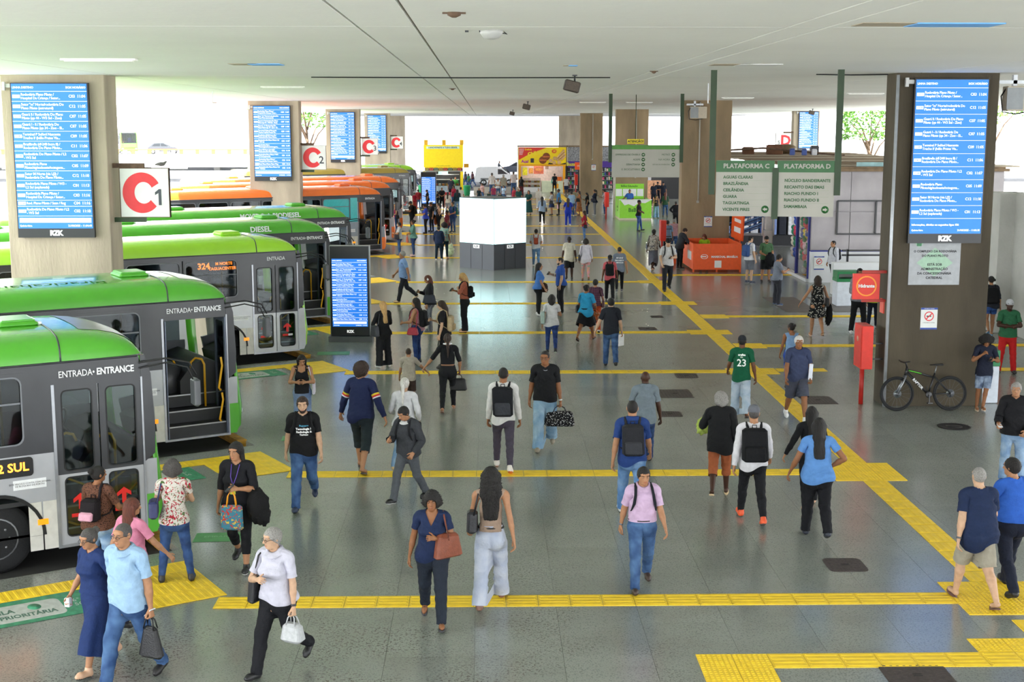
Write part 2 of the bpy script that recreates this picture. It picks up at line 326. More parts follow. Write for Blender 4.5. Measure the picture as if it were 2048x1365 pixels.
    dsx = MB(); dsx.rbox(-1.95, -1.5, 1.6, 2.1, 1.15, 1.30, .05); dsx.rbox(-2.02, -1.90, 1.6, 2.1, 1.30, 2.05, .05); part(dsx, 'driver_seat', [M['seat']])
    hr = MB(); hr.tube([(-1.25, .95, .86), (-1.25, .95, 1.40), (-1.20, .95, 1.50), (-1.10, .95, 1.53), (-1.0, .95, 1.50), (-.96, .95, 1.40)], .021, 8); hr.tube([(-.52, .58, .62), (-.52, .58, 1.42), (-.56, .60, 1.52), (-.66, .66, 1.54), (-.74, .70, 1.46), (-.74, .70, 1.36)], .022, 8)
    hr.tube([(-1.45, .70, .86), (-1.45, .70, 2.6)], .02, 8); hr.tube([(-2.0, .75, .86), (-2.0, .75, 2.62)], .02, 8); part(hr, 'handrail', [M['yel']])
    dr = MB(); dr.tube([(-1.38, .10, .50), (-.95, .16, .28)], .016, 6); dr.tube([(-1.34, .10, 1.10), (-1.0, .14, .92)], .016, 6); dr.tube([(-.80, .10, .92), (-.45, .12, 1.14)], .016, 6); dr.tube([(-.55, .10, .72), (-.36, .1, .9)], .016, 6)
    if not opened: part(dr, 'door_brace', [M['yel']])
    if detail:
        for q in range(6):
            sx = -2.7 - q * 1.2; s = MB(); s.rbox(sx - .42, sx, .12, .95, 1.25, 1.36, .04); s.rbox(sx - .50, sx - .40, .12, .95, 1.30, 1.95, .04); part(s, 'seat', [M['seat']])
    # lettering, mirror, lamps
    if entr and '•' in entr:
        a_, b_ = entr.split('•'); text(a_ + '•', .128, M['white'], root, (-.905, -.012, 2.545), bold=.0005, space=.96, scale=(.80, 1, 1), align='RIGHT'); text(b_, .128, M['white'], root, (-.885, -.012, 2.545), bold=.0035, space=.96, scale=(.80, 1, 1), align='LEFT')
    elif entr: text(entr, .128, M['white'], root, (-.85, -.012, 2.545), bold=.001, space=.96, scale=(.86, 1, 1))
    if led:
        b = MB(); b.prism(rrect(-2.86, -1.78, 1.22, 1.48, .05), 'y', -.012, .0); lo_ = part(b, 'route_display', [M['black']]); text(led, .165, M['led'], lo_, (-1.84, -.014, 1.35), bold=.003, align='RIGHT', extrude=.001)
    if sign:
        b = MB(); b.box(-3.10, -1.95, .10, .16, 2.28, 2.56); lo_ = part(b, 'route_display', [M['black']]); text(sign[0], .21, M['led'], lo_, (-2.70, .098, 2.43), bold=.006, extrude=.001); text(sign[1], .10, M['led'], lo_, (-2.18, .098, 2.48), bold=.003, extrude=.001); text(sign[2], .10, M['led'], lo_, (-2.22, .098, 2.36), bold=.003, extrude=.001)
    if roof_txt: text(roof_txt, .42, mat('roof lettering', '#6f8f78', .4), root, (-3.3, .62, 3.1085), rot=(R_(4), 0, R_(180)), extrude=.002)
    if side_txt: text(side_txt, .22, M['white'], root, (-2.0, -.002, 2.86), rot=(R_(76), 0, 0), bold=.006, align='RIGHT')
    mr = MB(); mr.tube([(-.30, -.02, 2.62), (.05, -.10, 2.66), (.36, -.16, 2.58), (.45, -.18, 2.40)], .014, 6); mr.tube([(-.30, -.02, 2.54), (.05, -.10, 2.60), (.33, -.16, 2.52), (.42, -.18, 2.30)], .012, 6); mo = part(mr, 'mirror_arm', [M['black']])
    mb = MB(); mb.rbox(.38, .48, -.30, -.08, 1.96, 2.36, .045); part(mb, 'mirror', [mat('mirror housing', '#4a4c50', .45)], mo)
    hd = MB(); hd.ell((.04, .32, .55), (.05, .14, .09), 12, 8); hd.ell((.04, 2.18, .55), (.05, .14, .09), 12, 8); part(hd, 'headlamp', [mat('headlamp glass', '#d8dde2', .1)])
    if teal:
        t = MB(); t.prism([(-1.5, 2.60), (-1.5, 1.5), (-3.1, 1.5), (-3.1, 1.62), (-1.85, 1.62), (-1.85, 2.6)], 'y', -.016, -.008); part(t, 'teal_graphic', [mat('teal film', '#3fb0b4', .2)])
    return root
BAY_Y = [16.22, 22.51, 32.16, 38.47, 44.95, 51.25, 60.85, 67.46, 74.23, 80.42, 90.19, 96.73]
def nose_at(i, du=0.0): return Vector((-4.52 + du * .857, 18.77 + BAY_Y[i] - 16.22 + du * .515, 0))
# ------------------------------------------------------------------ ground, road, platform floor with sawtooth bays
FLOOR_C = (.30, .335, .30)
def floor_mat():
    m = mat('terrazzo floor', (.205, .226, .206), .30, 0, .05, .35, spec=.95); nt = m.node_tree; N = nt.nodes; L = nt.links; b = N['Principled BSDF']
    tc = N['Texture Coordinate'] if 'Texture Coordinate' in N else N.new('ShaderNodeTexCoord')
    geo = N.new('ShaderNodeNewGeometry'); base = N['Color Ramp'].outputs[0]
    L.new(geo.outputs['Position'], N['Noise Texture'].inputs[0])
    def noise(scale, det=3, dist=0.0):
        n = N.new('ShaderNodeTexNoise'); n.inputs['Scale'].default_value = scale; n.inputs['Detail'].default_value = det; n.inputs['Distortion'].default_value = dist; L.new(geo.outputs['Position'], n.inputs[0]); return n.outputs[0]
    def ramp(src, a, c):
        r = N.new('ShaderNodeValToRGB'); r.color_ramp.elements[0].position = a; r.color_ramp.elements[1].position = c; L.new(src, r.inputs[0]); return r.outputs[0]
    def mix(fac, a, col):
        x = N.new('ShaderNodeMix'); x.data_type = 'RGBA'; L.new(fac, x.inputs[0]); L.new(a, x.inputs[6])
        if isinstance(col, tuple): x.inputs[7].default_value = col + (1,)
        else: L.new(col, x.inputs[7])
        return x.outputs[2]
    def mul(a, c):
        x = N.new('ShaderNodeMath'); x.operation = 'MULTIPLY'; L.new(a, x.inputs[0])
        if isinstance(c, float): x.inputs[1].default_value = c
        else: L.new(c, x.inputs[1])
        return x.outputs[0]
    vo = N.new('ShaderNodeTexVoronoi'); vo.inputs['Scale'].default_value = 26; L.new(geo.outputs['Position'], vo.inputs[0])
    c = mix(mul(ramp(vo.outputs['Distance'], .30, .12), .30), base, (.46, .47, .42)); c = mix(mul(ramp(noise(60, 2), .56, .64), .45), c, (.07, .08, .07))
    c = mix(mul(ramp(noise(.7, 4), .35, .85), .40), c, (.11, .12, .105))                       # broad worn areas
    # dark adhesive and grime flakes, thickest near the front left of the platform
    sp = N.new('ShaderNodeSeparateXYZ'); L.new(geo.outputs['Position'], sp.inputs[0])
    mr = N.new('ShaderNodeMapRange'); mr.inputs[1].default_value = 22; mr.inputs[2].default_value = 12.5; L.new(sp.outputs[1], mr.inputs[0])
    mx_ = N.new('ShaderNodeMapRange'); mx_.inputs[1].default_value = 3.5; mx_.inputs[2].default_value = -.5; mx_.inputs[3].default_value = .3; L.new(sp.outputs[0], mx_.inputs[0])
    flakes = mul(ramp(noise(30, 3, .3), .555, .585), ramp(noise(.9, 3), .44, .60))
    c = mix(mul(mul(mul(flakes, mx_.outputs[0]), mr.outputs[0]), .85), c, (.050, .036, .026))
    c = mix(mul(mul(ramp(noise(1.3, 5), .50, .74), mr.outputs[0]), .28), c, (.13, .10, .075))
    oi = N.new('ShaderNodeObjectInfo'); 
    c2 = N.new('ShaderNodeHueSaturation'); v = N.new('ShaderNodeMapRange'); v.inputs[3].default_value = .94; v.inputs[4].default_value = 1.05; L.new(oi.outputs['Random'], v.inputs[0]); L.new(v.outputs[0], c2.inputs['Value']); L.new(c, c2.inputs['Color'])
    L.new(c2.outputs[0], b.inputs['Base Color'])
    rr = N.new('ShaderNodeMapRange'); rr.inputs[3].default_value = .19; rr.inputs[4].default_value = .21; L.new(noise(.8, 1), rr.inputs[0]); L.new(rr.outputs[0], b.inputs['Roughness'])
    return m
M_FLOOR = floor_mat(); M_JOINT = mat('slab joint', '#50524d', .8)
M_ROAD = mat('sunlit concrete road', '#b8b8b5', .8, 0, .10, .5, .3, 8); M_ASPH = mat('asphalt', '#4c4e52', .85, 0, .15, 2, .4, 20)
M_CONC = mat('board marked concrete', '#ab9f8c', .85, 0, .18, 1.6, .5, 18, stretch=(1, 1, .25))
M_CONC2 = mat('stained concrete', '#4c4436', .85, 0, .30, 1.3, .5, 18, stretch=(1, 1, .3))
M_CONC3 = mat('brown board concrete', '#8d7a60', .85, 0, .22, 1.3, .5, 18, stretch=(1, 1, .3))
M_WHITE = mat('painted plaster', '#dcdcdc', .8, 0, .04, .6)
g = MB(); g.box(-220, -3, -60, 400, -.5, -.13); g.box(-3, 30, 126, 400, -.5, -.13); tag(g.build('ground', [M_ROAD]), kind='structure')
g = MB(); g.box(30, 220, -60, 400, -.5, -.13); tag(g.build('ground', [M_ROAD]), kind='structure')
g = MB(); g.box(-90, 60, 127, 148, -.13, -.10); g.box(-90, 60, 148, 175, -.13, .22); tag(g.build('road', [M_ASPH]), kind='structure')
tag(MB().box(-15, -3.4, 10, 126, -.14, -.115).build('bay_roadway', [mat('oily bay asphalt', '#2f2e2e', .8, 0, .3, 1.5)]), kind='structure')
nv = Vector((.515, -.857)); dv = Vector((.857, .515))
out = [(-12, -14)]
for y in BAY_Y:
    o = -17.97 - (y - 16.22) * .857; d1 = 5.83 + (y - 16.22) * .515
    P = lambda d, n: tuple(dv * d + nv * n)
    out += [P(d1 - 9.2, o), P(d1, o), P(d1, o - 3.25), P(d1 - 9.2, o - 3.25)]
out += [(-9, 125), (30, 125), (30, -14)]
floor = empty('floor', (0, 0, 0)); floor['kind'] = 'structure'
fb = MB(); fb.prism(out, 'z', -.5, -.004); fbo = fb.build('floor_bed', [M_FLOOR], floor)
jb = MB(); jb.box(-3.09, 8.80, 11.52, 117.8, -.02, -.0025); jb.build('joint_bed', [M_JOINT], floor)
sl = MB(); e = .003; h = .5
sl.add([(-h + e, -h + e, -.012), (h - e, -h + e, -.012), (h - e, h - e, -.012), (-h + e, h - e, -.012), (-h + 2 * e, -h + 2 * e, 0), (h - 2 * e, -h + 2 * e, 0), (h - 2 * e, h - 2 * e, 0), (-h + 2 * e, h - 2 * e, 0)], [(4, 5, 6, 7), (0, 1, 5, 4), (1, 2, 6, 5), (2, 3, 7, 6), (3, 0, 4, 7)])
slab_me = sl.mesh('floor_slab', [M_FLOOR]); rest = MB(); cnt = 0
for j in range(108):
    for i in range(12):
        cx, cy = -3.1 + .5 + i * .992, 11.99 + j * .985
        if cnt < 300: link('floor_slab', slab_me, floor, (cx, cy, 0)); cnt += 1
        else: rest.add([(p[0] + cx, p[1] + cy, p[2]) for p in sl.v], sl.f)
tag(rest.build('floor_slabs', [M_FLOOR], floor), kind='stuff')
# yellow painted curb ends at the bay noses
M_YCURB = mat('worn yellow paint', '#b8862a', .7, 0, .35, 7)
for i, y in enumerate(BAY_Y[:5]):
    o = -17.97 - (y - 16.22) * .857; d1 = 5.83 + (y - 16.22) * .515; c = MB()
    pts = [P(d1 + .02, o - .45), P(d1 + .02, o - 2.1), P(d1 - .16, o - 2.1), P(d1 - .16, o - .45)]; c.prism(pts, 'z', -.13, .012); c.build('curb_end', [M_YCURB], floor)

# ------------------------------------------------------------------ tactile paving: each tile a piece with its ribs or studs
M_YEL = mat('yellow tactile rubber', '#f4cc2e', .5, 0, .12, 5, bump=.15); M_YEL2 = mat('yellow tactile rubber pale', '#e8c53a', .5, 0, .10, 4)
def tile(ribs, t=.40, w=.40):
    m = MB(); a, b = t / 2 - .003, w / 2 - .003; m.box(-a, a, -b, b, -.004, .004)
    if ribs == 'rib':
        for k in range(4): y = -b + (k + .5) * 2 * b / 4; m.add([(-a + .02, y - .026, .004), (a - .02, y - .026, .004), (a - .02, y + .026, .004), (-a + .02, y + .026, .004), (-a + .03, y - .014, .009), (a - .03, y - .014, .009), (a - .03, y + .014, .009), (-a + .03, y + .014, .009)], [(4, 5, 6, 7), (0, 1, 5, 4), (1, 2, 6, 5), (2, 3, 7, 6), (3, 0, 4, 7)])
    else:
        n = 7
        for i in range(n):
            for k in range(n):
                x, y = -a + (i + .5) * 2 * a / n, -b + (k + .5) * 2 * b / n; r, q = .018, .009
                m.add([(x - r, y - r, .004), (x + r, y - r, .004), (x + r, y + r, .004), (x - r, y + r, .004), (x - q, y - q, .009), (x + q, y - q, .009), (x + q, y + q, .009), (x - q, y + q, .009)], [(4, 5, 6, 7), (0, 1, 5, 4), (1, 2, 6, 5), (2, 3, 7, 6), (3, 0, 4, 7)])
    return m
RIB, STUD = tile('rib'), tile('stud'); rib_me = RIB.mesh('tactile_tile', [M_YEL]); stud_me = STUD.mesh('tactile_tile', [M_YEL]); TCNT = [0]
def strip(name, cells, near):
    """cells: (x, y, rz, kind); near strips keep every tile separate, far ones become one piece."""
    o = link(name, None, floor); o.empty_display_size = .1; far = MB()
    for x, y, rz, kd in cells:
        if near and TCNT[0] < 300: link('tactile_tile', rib_me if kd == 'rib' else stud_me, o, (x, y, .004), (0, 0, rz)); TCNT[0] += 1
        else: far.add(RIB.v if kd == 'rib' else STUD.v[:8], RIB.f if kd == 'rib' else STUD.f[:6], 0, False, Matrix.Translation((x, y, .004)) @ Matrix.Rotation(rz, 4, 'Z'))
    if far.v: tag(far.build('tactile_tiles', [M_YEL], o), kind='stuff')
tx = .40
# long guide strip on the right, slightly skew to the slab grid
STOPS = sorted([(12.6, 0), (14.45, .41), (118.5, 0)] + [(q, .6 if q < 30 else .4 if q < 60 else .2) for q in BAY_Y + [102.95, 110.0]]); LONG = []
for (qa, ha), (qb, hb) in zip(STOPS[:-1], STOPS[1:]):
    a_, b_ = qa + ha, qb - hb; n_ = max(0, int((b_ - a_) / .398)); LONG += [a_ + (k + .5) * (b_ - a_) / n_ for k in range(n_)]
def long_x(y): return 6.50 + (y - 14) * .0006
strip('tactile_strip', [(long_x(y), y, R_(90), 'rib') for y in LONG if y < 40], True)
strip('tactile_strip', [(long_x(y), y, R_(90), 'rib') for y in LONG if y >= 40], False)
g0 = STUD
for i, y in enumerate(BAY_Y + [102.95, 110.0]):
    near = y < 46; x0 = -3.3 if i < 12 else -2; cells = [(x, y, 0, 'rib') for x in np.arange(5.66 if y < 60 else 5.7, x0 - .1, -tx)]
    cells += [(x, yy, 0, 'stud') for x in (6.06, 6.46, 6.86) for yy in ((y - .4, y, y + .4) if y < 30 else (y - .2, y + .2))] if y < 60 else [(6.1, y, 0, 'stud'), (6.5, y, 0, 'stud')]
    strip('tactile_strip', cells, near)
for y, x0, x1 in ((14.24, 2.55, 7.8), (16.2, 7.28, 8.3), (32.32, 7.28, 8.3), (36.0, 7.34, 12.0), (41.71, 7.34, 14.0), (53.6, 7.34, 16)):
    cells = [(x, y, 0, 'rib') for x in np.arange(x0 + (.8 if y < 15 else .4), x1, tx)] + [(x, yy, 0, 'stud') for x in ((x0, x0 + .4) if y < 15 else (x0 - .4, x0) if y > 34 else ()) for yy in ((y, y - .4) if y < 17 else (y - .2, y + .2))]
    if y < 15: cells += [(x, y + .41, 0, 'stud') for x in (5.75, 6.15, 6.55, 6.95)]
    if 15 < y < 34: cells = [(x, y, 0, 'rib') for x in np.arange(x0, x1, tx)]
    if y > 30: cells += [(x, y, 0, 'rib') for x in np.arange(10.8, 20, tx) if y < 40]
    strip('tactile_strip', cells, y < 45)
for i, y in enumerate(BAY_Y):                       # queue strips along the bay curbs and the standing pads at their ends
    o = -17.23 - (y - 16.22) * .857; dt = (y - 16.22) * .515; near = y < 30; a = R_(31); cells = []
    for k in range(13):
        p = dv * (4.32 + dt - k * .40) + nv * (o); cells.append((p.x, p.y, a + R_(90), 'rib'))
    for r in range(4):
        for k in range(3):
            p = dv * (4.72 + dt + .40 * k) + nv * (o + r * .40); cells.append((p.x, p.y, a + R_(90), 'rib'))
    strip('tactile_pad', cells, near)

# ------------------------------------------------------------------ ceiling slab with grooves, hatches
M_CEIL = mat('painted concrete soffit', '#ebebe8', .85, 0, .04, .25, .25, 6)
ZC = 6.92; XL, XR = -14.0, 27.0
joints_x = [-7.9, -1.38, -.745, 3.33, 3.77, 8.9, 14.5, 20.5]; ceil = empty('ceiling', (0, 0, ZC)); ceil['kind'] = 'structure'
top = MB(); top.box(XL, XR, -16, 158, .05, .9); top.build('slab', [M_CEIL], ceil)
xs_ = [XL] + joints_x + [XR]; ysj = [-16, 4, 15.2, 30.2, 45, 60.5, 75, 90, 105, 120, 140, 158]
hatches = [(4.72, 14.72, 1.5, .5), (4.62, 24.4, 1.2, .7), (-4.0, 24.5, .9, .6), (1.55, 24.8, .25, .3)]
for i in range(len(xs_) - 1):
    for j in range(len(ysj) - 1):
        x0, x1, y0, y1 = xs_[i] + .016, xs_[i + 1] - .016, ysj[j] + .012, ysj[j + 1] - .012; p = MB(); hh = [h for h in hatches if x0 < h[0] - h[2] / 2 and h[0] + h[2] / 2 < x1 and y0 < h[1] - h[3] / 2 and h[1] + h[3] / 2 < y1]
        if not hh: p.box(x0, x1, y0, y1, 0, .05)
        else:
            cx, cy, w, d = hh[0]; p.box(x0, x1, y0, cy - d / 2, 0, .05); p.box(x0, x1, cy + d / 2, y1, 0, .05); p.box(x0, cx - w / 2, cy - d / 2, cy + d / 2, 0, .05); p.box(cx + w / 2, x1, cy - d / 2, cy + d / 2, 0, .05)
        p.build('soffit_panel', [M_CEIL], ceil)
gm = MB()
for x in joints_x: gm.box(x - .017, x + .017, -16, 158, .030, .049)
gm.build('joint_filler', [mat('soffit joint', '#8a8478', .9)], ceil)
M_BLUE = mat('blue tarpaulin', '#6fb2f4', .5, emit=0)
for k, (cx, cy, w, d) in enumerate(hatches):
    b = MB(); b.box(cx - w / 2, cx + w / 2 * (.1 if k in (1, 2) else -.25), cy - d / 2, cy + d / 2, -.006, .045); b.build('hatch_board', [M_CONC], ceil)
    b = MB(); b.box(cx - w * .12, cx + w / 2, cy - d / 2, cy + d / 2, -.012, .034); b.build('tarpaulin', [M_BLUE if k != 1 else M_WHITE], ceil)

# ------------------------------------------------------------------ columns
def column(x0, x1, y0, dep, m, label_side, i):
    c = MB(); c.rbox(x0, x1, y0, y0 + dep, -.01, ZC + .02, .02, seg=2); o = c.build('pillar', [m]); tag(o, kind='structure'); return o
for i, y in enumerate((29.7, 60.5, 90.0, 119.0)): column(-10.3, -8.1, y, .95, M_CONC, 'l', i)
for i, y in enumerate((28.0, 58.2)): column(8.42, 10.52, y, .75, M_CONC3 if i else M_CONC2, 'r', i)
column(8.6, 10.7, 89.2, .8, M_CONC3, 'r', 2); column(8.2, 10.1, 116.6, .8, M_CONC3, 'r', 3); column(8.1, 10.4, 148, .8, M_CONC, 'r', 4)
column(-10.9, -8.6, 150, .9, M_CONC, 'l', 5)
for i, y in enumerate((39, 68.5, 98.2)): column(22.2, 24.05, y, .8, M_CONC, 'd', i)
p = MB(); p.tube([(8.43, 27.98, 0), (8.43, 27.98, 6.88)], .035, 8); tag(p.build('drain_pipe', [mat('pale pipe', '#b4b8bd', .4, .3)]), 'pale drain pipe down the near corner of the pillar with the bicycle', 'pipe')
for (x, y, z0, z1, lab) in ((9.15, 58.16, 2.7, 6.85, 'thin grey conduit down the pillar behind the orange booth'), (9.25, 116.56, 3.1, 6.85, 'thin grey conduit on the far pillar beside the churros stand'), (9.9, 89.16, 2.6, 6.85, 'thin grey conduit on the pillar above the lime green booth')):
    p = MB(); p.tube([(x, y, z1), (x, y, z0)], .03, 6); p.box(x - .07, x + .03, y - .05, y + .02, z0 - .1, z0); tag(p.build('conduit', [mat('grey conduit', '#a9a69e', .5)]), lab, 'conduit')
# far wall across the road, side walls
tag(MB().box(-40, 45, 186, 187, -.2, 9).build('wall_back', [mat('far white wall', '#c9cdd6', .8, 0, .05, .2)]), kind='structure')
# ------------------------------------------------------------------ people: one body surface per figure, clothes cut from matching surfaces
def sstep(a, b, x):
    t = np.clip((x - a) / (b - a), 0, 1); return t * t * (3 - 2 * t)
class Field:                                   # signed-distance field on an uneven grid over the half x > 0
    def __init__(s, xs, ys, zs):
        s.xs, s.ys, s.zs = map(np.asarray, (xs, ys, zs)); s.F = np.full((len(xs), len(ys), len(zs)), .2)
    def sub(s, lo, hi, mg=.09):
        ix = slice(np.searchsorted(s.xs, lo[0] - mg), np.searchsorted(s.xs, hi[0] + mg))
        iy = slice(np.searchsorted(s.ys, lo[1] - mg), np.searchsorted(s.ys, hi[1] + mg))
        iz = slice(np.searchsorted(s.zs, lo[2] - mg), np.searchsorted(s.zs, hi[2] + mg))
        return (ix, iy, iz), s.xs[ix][:, None, None], s.ys[iy][None, :, None], s.zs[iz][None, None, :]
    def merge(s, ix, d, k):
        a = s.F[ix]; h = np.maximum(k - np.abs(a - d), 0) / max(k, 1e-6)
        s.F[ix] = np.minimum(a, d) - h * h * k * .25
    def cut(s, ix, d, k):
        a = s.F[ix]; d = -d; h = np.maximum(k - np.abs(a - d), 0) / max(k, 1e-6)
        s.F[ix] = np.maximum(a, d) + h * h * k * .25
    def cone(s, a, b, r1, r2, k=.02, flat=1.0, cut=False):
        a = np.array(a, float); b = np.array(b, float); r = max(r1, r2)
        ix, x, y, z = s.sub(np.minimum(a, b) - r, np.maximum(a, b) + r)
        ba = b - a; px, py, pz = x - a[0], y - a[1], z - a[2]
        h = np.clip((px * ba[0] + py * ba[1] + pz * ba[2]) / max(1e-9, ba @ ba), 0, 1)
        d = np.sqrt((px - h * ba[0]) ** 2 + (py - h * ba[1]) ** 2 + ((pz - h * ba[2]) * flat) ** 2) - (r1 + (r2 - r1) * h)
        (s.cut if cut else s.merge)(ix, d, k)
    def ell(s, c, r, k=.02, cut=False):
        c = np.array(c, float); r = np.array(r, float); ix, x, y, z = s.sub(c - r, c + r)
        px, py, pz = x - c[0], y - c[1], z - c[2]
        k0 = np.sqrt((px / r[0]) ** 2 + (py / r[1]) ** 2 + (pz / r[2]) ** 2)
        k1 = np.sqrt((px / r[0] ** 2) ** 2 + (py / r[1] ** 2) ** 2 + (pz / r[2] ** 2) ** 2) + 1e-9
        (s.cut if cut else s.merge)(ix, k0 * (k0 - 1) / k1, k)
    def sweep(s, prof, k=.02, e=2.3):          # stacked ellipses: rows of z, half width, half depth, y centre
        p = np.array(prof, float); ix, x, y, z = s.sub((0, -.25, p[0, 0]), (.28, .25, p[-1, 0]))
        zz = z.ravel(); A = np.interp(zz, p[:, 0], p[:, 1]); B = np.interp(zz, p[:, 0], p[:, 2]); C = np.interp(zz, p[:, 0], p[:, 3])
        q = (np.abs(x / A) ** e + np.abs((y - C) / B) ** e) ** (1 / e); d = (q - 1) * np.minimum(A, B)
        d = np.maximum(d, np.maximum(p[0, 0] - zz, zz - p[-1, 0])[None, None, :])
        s.merge(ix, d, k)
    def mesh(s):
        F = np.concatenate([s.F[::-1], s.F], 0); xs = np.concatenate([-s.xs[::-1], s.xs]); return surface_nets(F, xs, s.ys, s.zs)
def surface_nets(F, xs, ys, zs):
    ins = F < 0; nx, ny, nz = F.shape
    acc = np.zeros((nx - 1, ny - 1, nz - 1, 3)); cnt = np.zeros((nx - 1, ny - 1, nz - 1))
    G3 = [xs, ys, zs]; faces = []
    cross = {}
    for ax in range(3):
        sl0 = [slice(None)] * 3; sl1 = [slice(None)] * 3; sl0[ax] = slice(0, -1); sl1[ax] = slice(1, None)
        a, b = F[tuple(sl0)], F[tuple(sl1)]; m = ins[tuple(sl0)] != ins[tuple(sl1)]
        I = np.argwhere(m); av, bv = a[m], b[m]; t = av / (av - bv)
        P = np.stack([xs[I[:, 0]], ys[I[:, 1]], zs[I[:, 2]]], 1); g = G3[ax]; P[:, ax] = g[I[:, ax]] + t * (g[I[:, ax] + 1] - g[I[:, ax]])
        cross[ax] = (I, ins[tuple(sl0)][m])
        o1, o2 = [q for q in range(3) if q != ax]
        for d1 in (0, 1):
            for d2 in (0, 1):
                J = I.copy(); J[:, o1] -= d1; J[:, o2] -= d2
                ok = (J >= 0).all(1) & (J[:, 0] < nx - 1) & (J[:, 1] < ny - 1) & (J[:, 2] < nz - 1)
                np.add.at(acc, tuple(J[ok].T), P[ok]); np.add.at(cnt, tuple(J[ok].T), 1)
    act = cnt > 0; idx = np.full(act.shape, -1, int); idx[act] = np.arange(act.sum()); V = acc[act] / cnt[act][:, None]
    for ax in range(3):
        I, pos = cross[ax]; o1, o2 = [(1, 2), (2, 0), (0, 1)][ax]; q = []
        ok = (I[:, o1] > 0) & (I[:, o2] > 0) & (I[:, o1] < act.shape[o1]) & (I[:, o2] < act.shape[o2]); I = I[ok]; pos = pos[ok]
        for d1, d2 in ((1, 1), (0, 1), (0, 0), (1, 0)):
            J = I.copy(); J[:, o1] -= d1; J[:, o2] -= d2; q.append(idx[tuple(J.T)])
        Q = np.stack(q, 1); Q[~pos] = Q[~pos][:, ::-1]; faces.append(Q)
    return V, np.concatenate(faces)
def axis_pts(*segs):                           # (end, step) pieces from a start value
    out = [segs[0]]
    for end, st in segs[1:]:
        n = max(1, int(round((end - out[-1]) / st))); out += list(np.linspace(out[-1], end, n + 1)[1:])
    return out
PROF = {'m': [(.76, .10, .08, .02), (.82, .15, .112, .018), (.88, .170, .122, .016), (.93, .170, .118, .014), (1.02, .155, .104, .004), (1.10, .148, .100, 0), (1.20, .160, .108, 0), (1.30, .176, .118, 0), (1.38, .176, .110, .006), (1.44, .145, .082, .016), (1.49, .07, .06, .02)],
        'f': [(.76, .11, .085, .02), (.82, .165, .115, .022), (.88, .182, .126, .020), (.93, .178, .120, .016), (1.02, .148, .100, .004), (1.10, .130, .092, 0), (1.20, .138, .097, 0), (1.30, .152, .100, 0), (1.38, .152, .096, .006), (1.44, .122, .074, .016), (1.49, .06, .055, .02)]}
ZA = 1.43                                      # arm height in the rest pose (arms out, palms down, facing -Y, 1.75 m tall)
TPL = {}
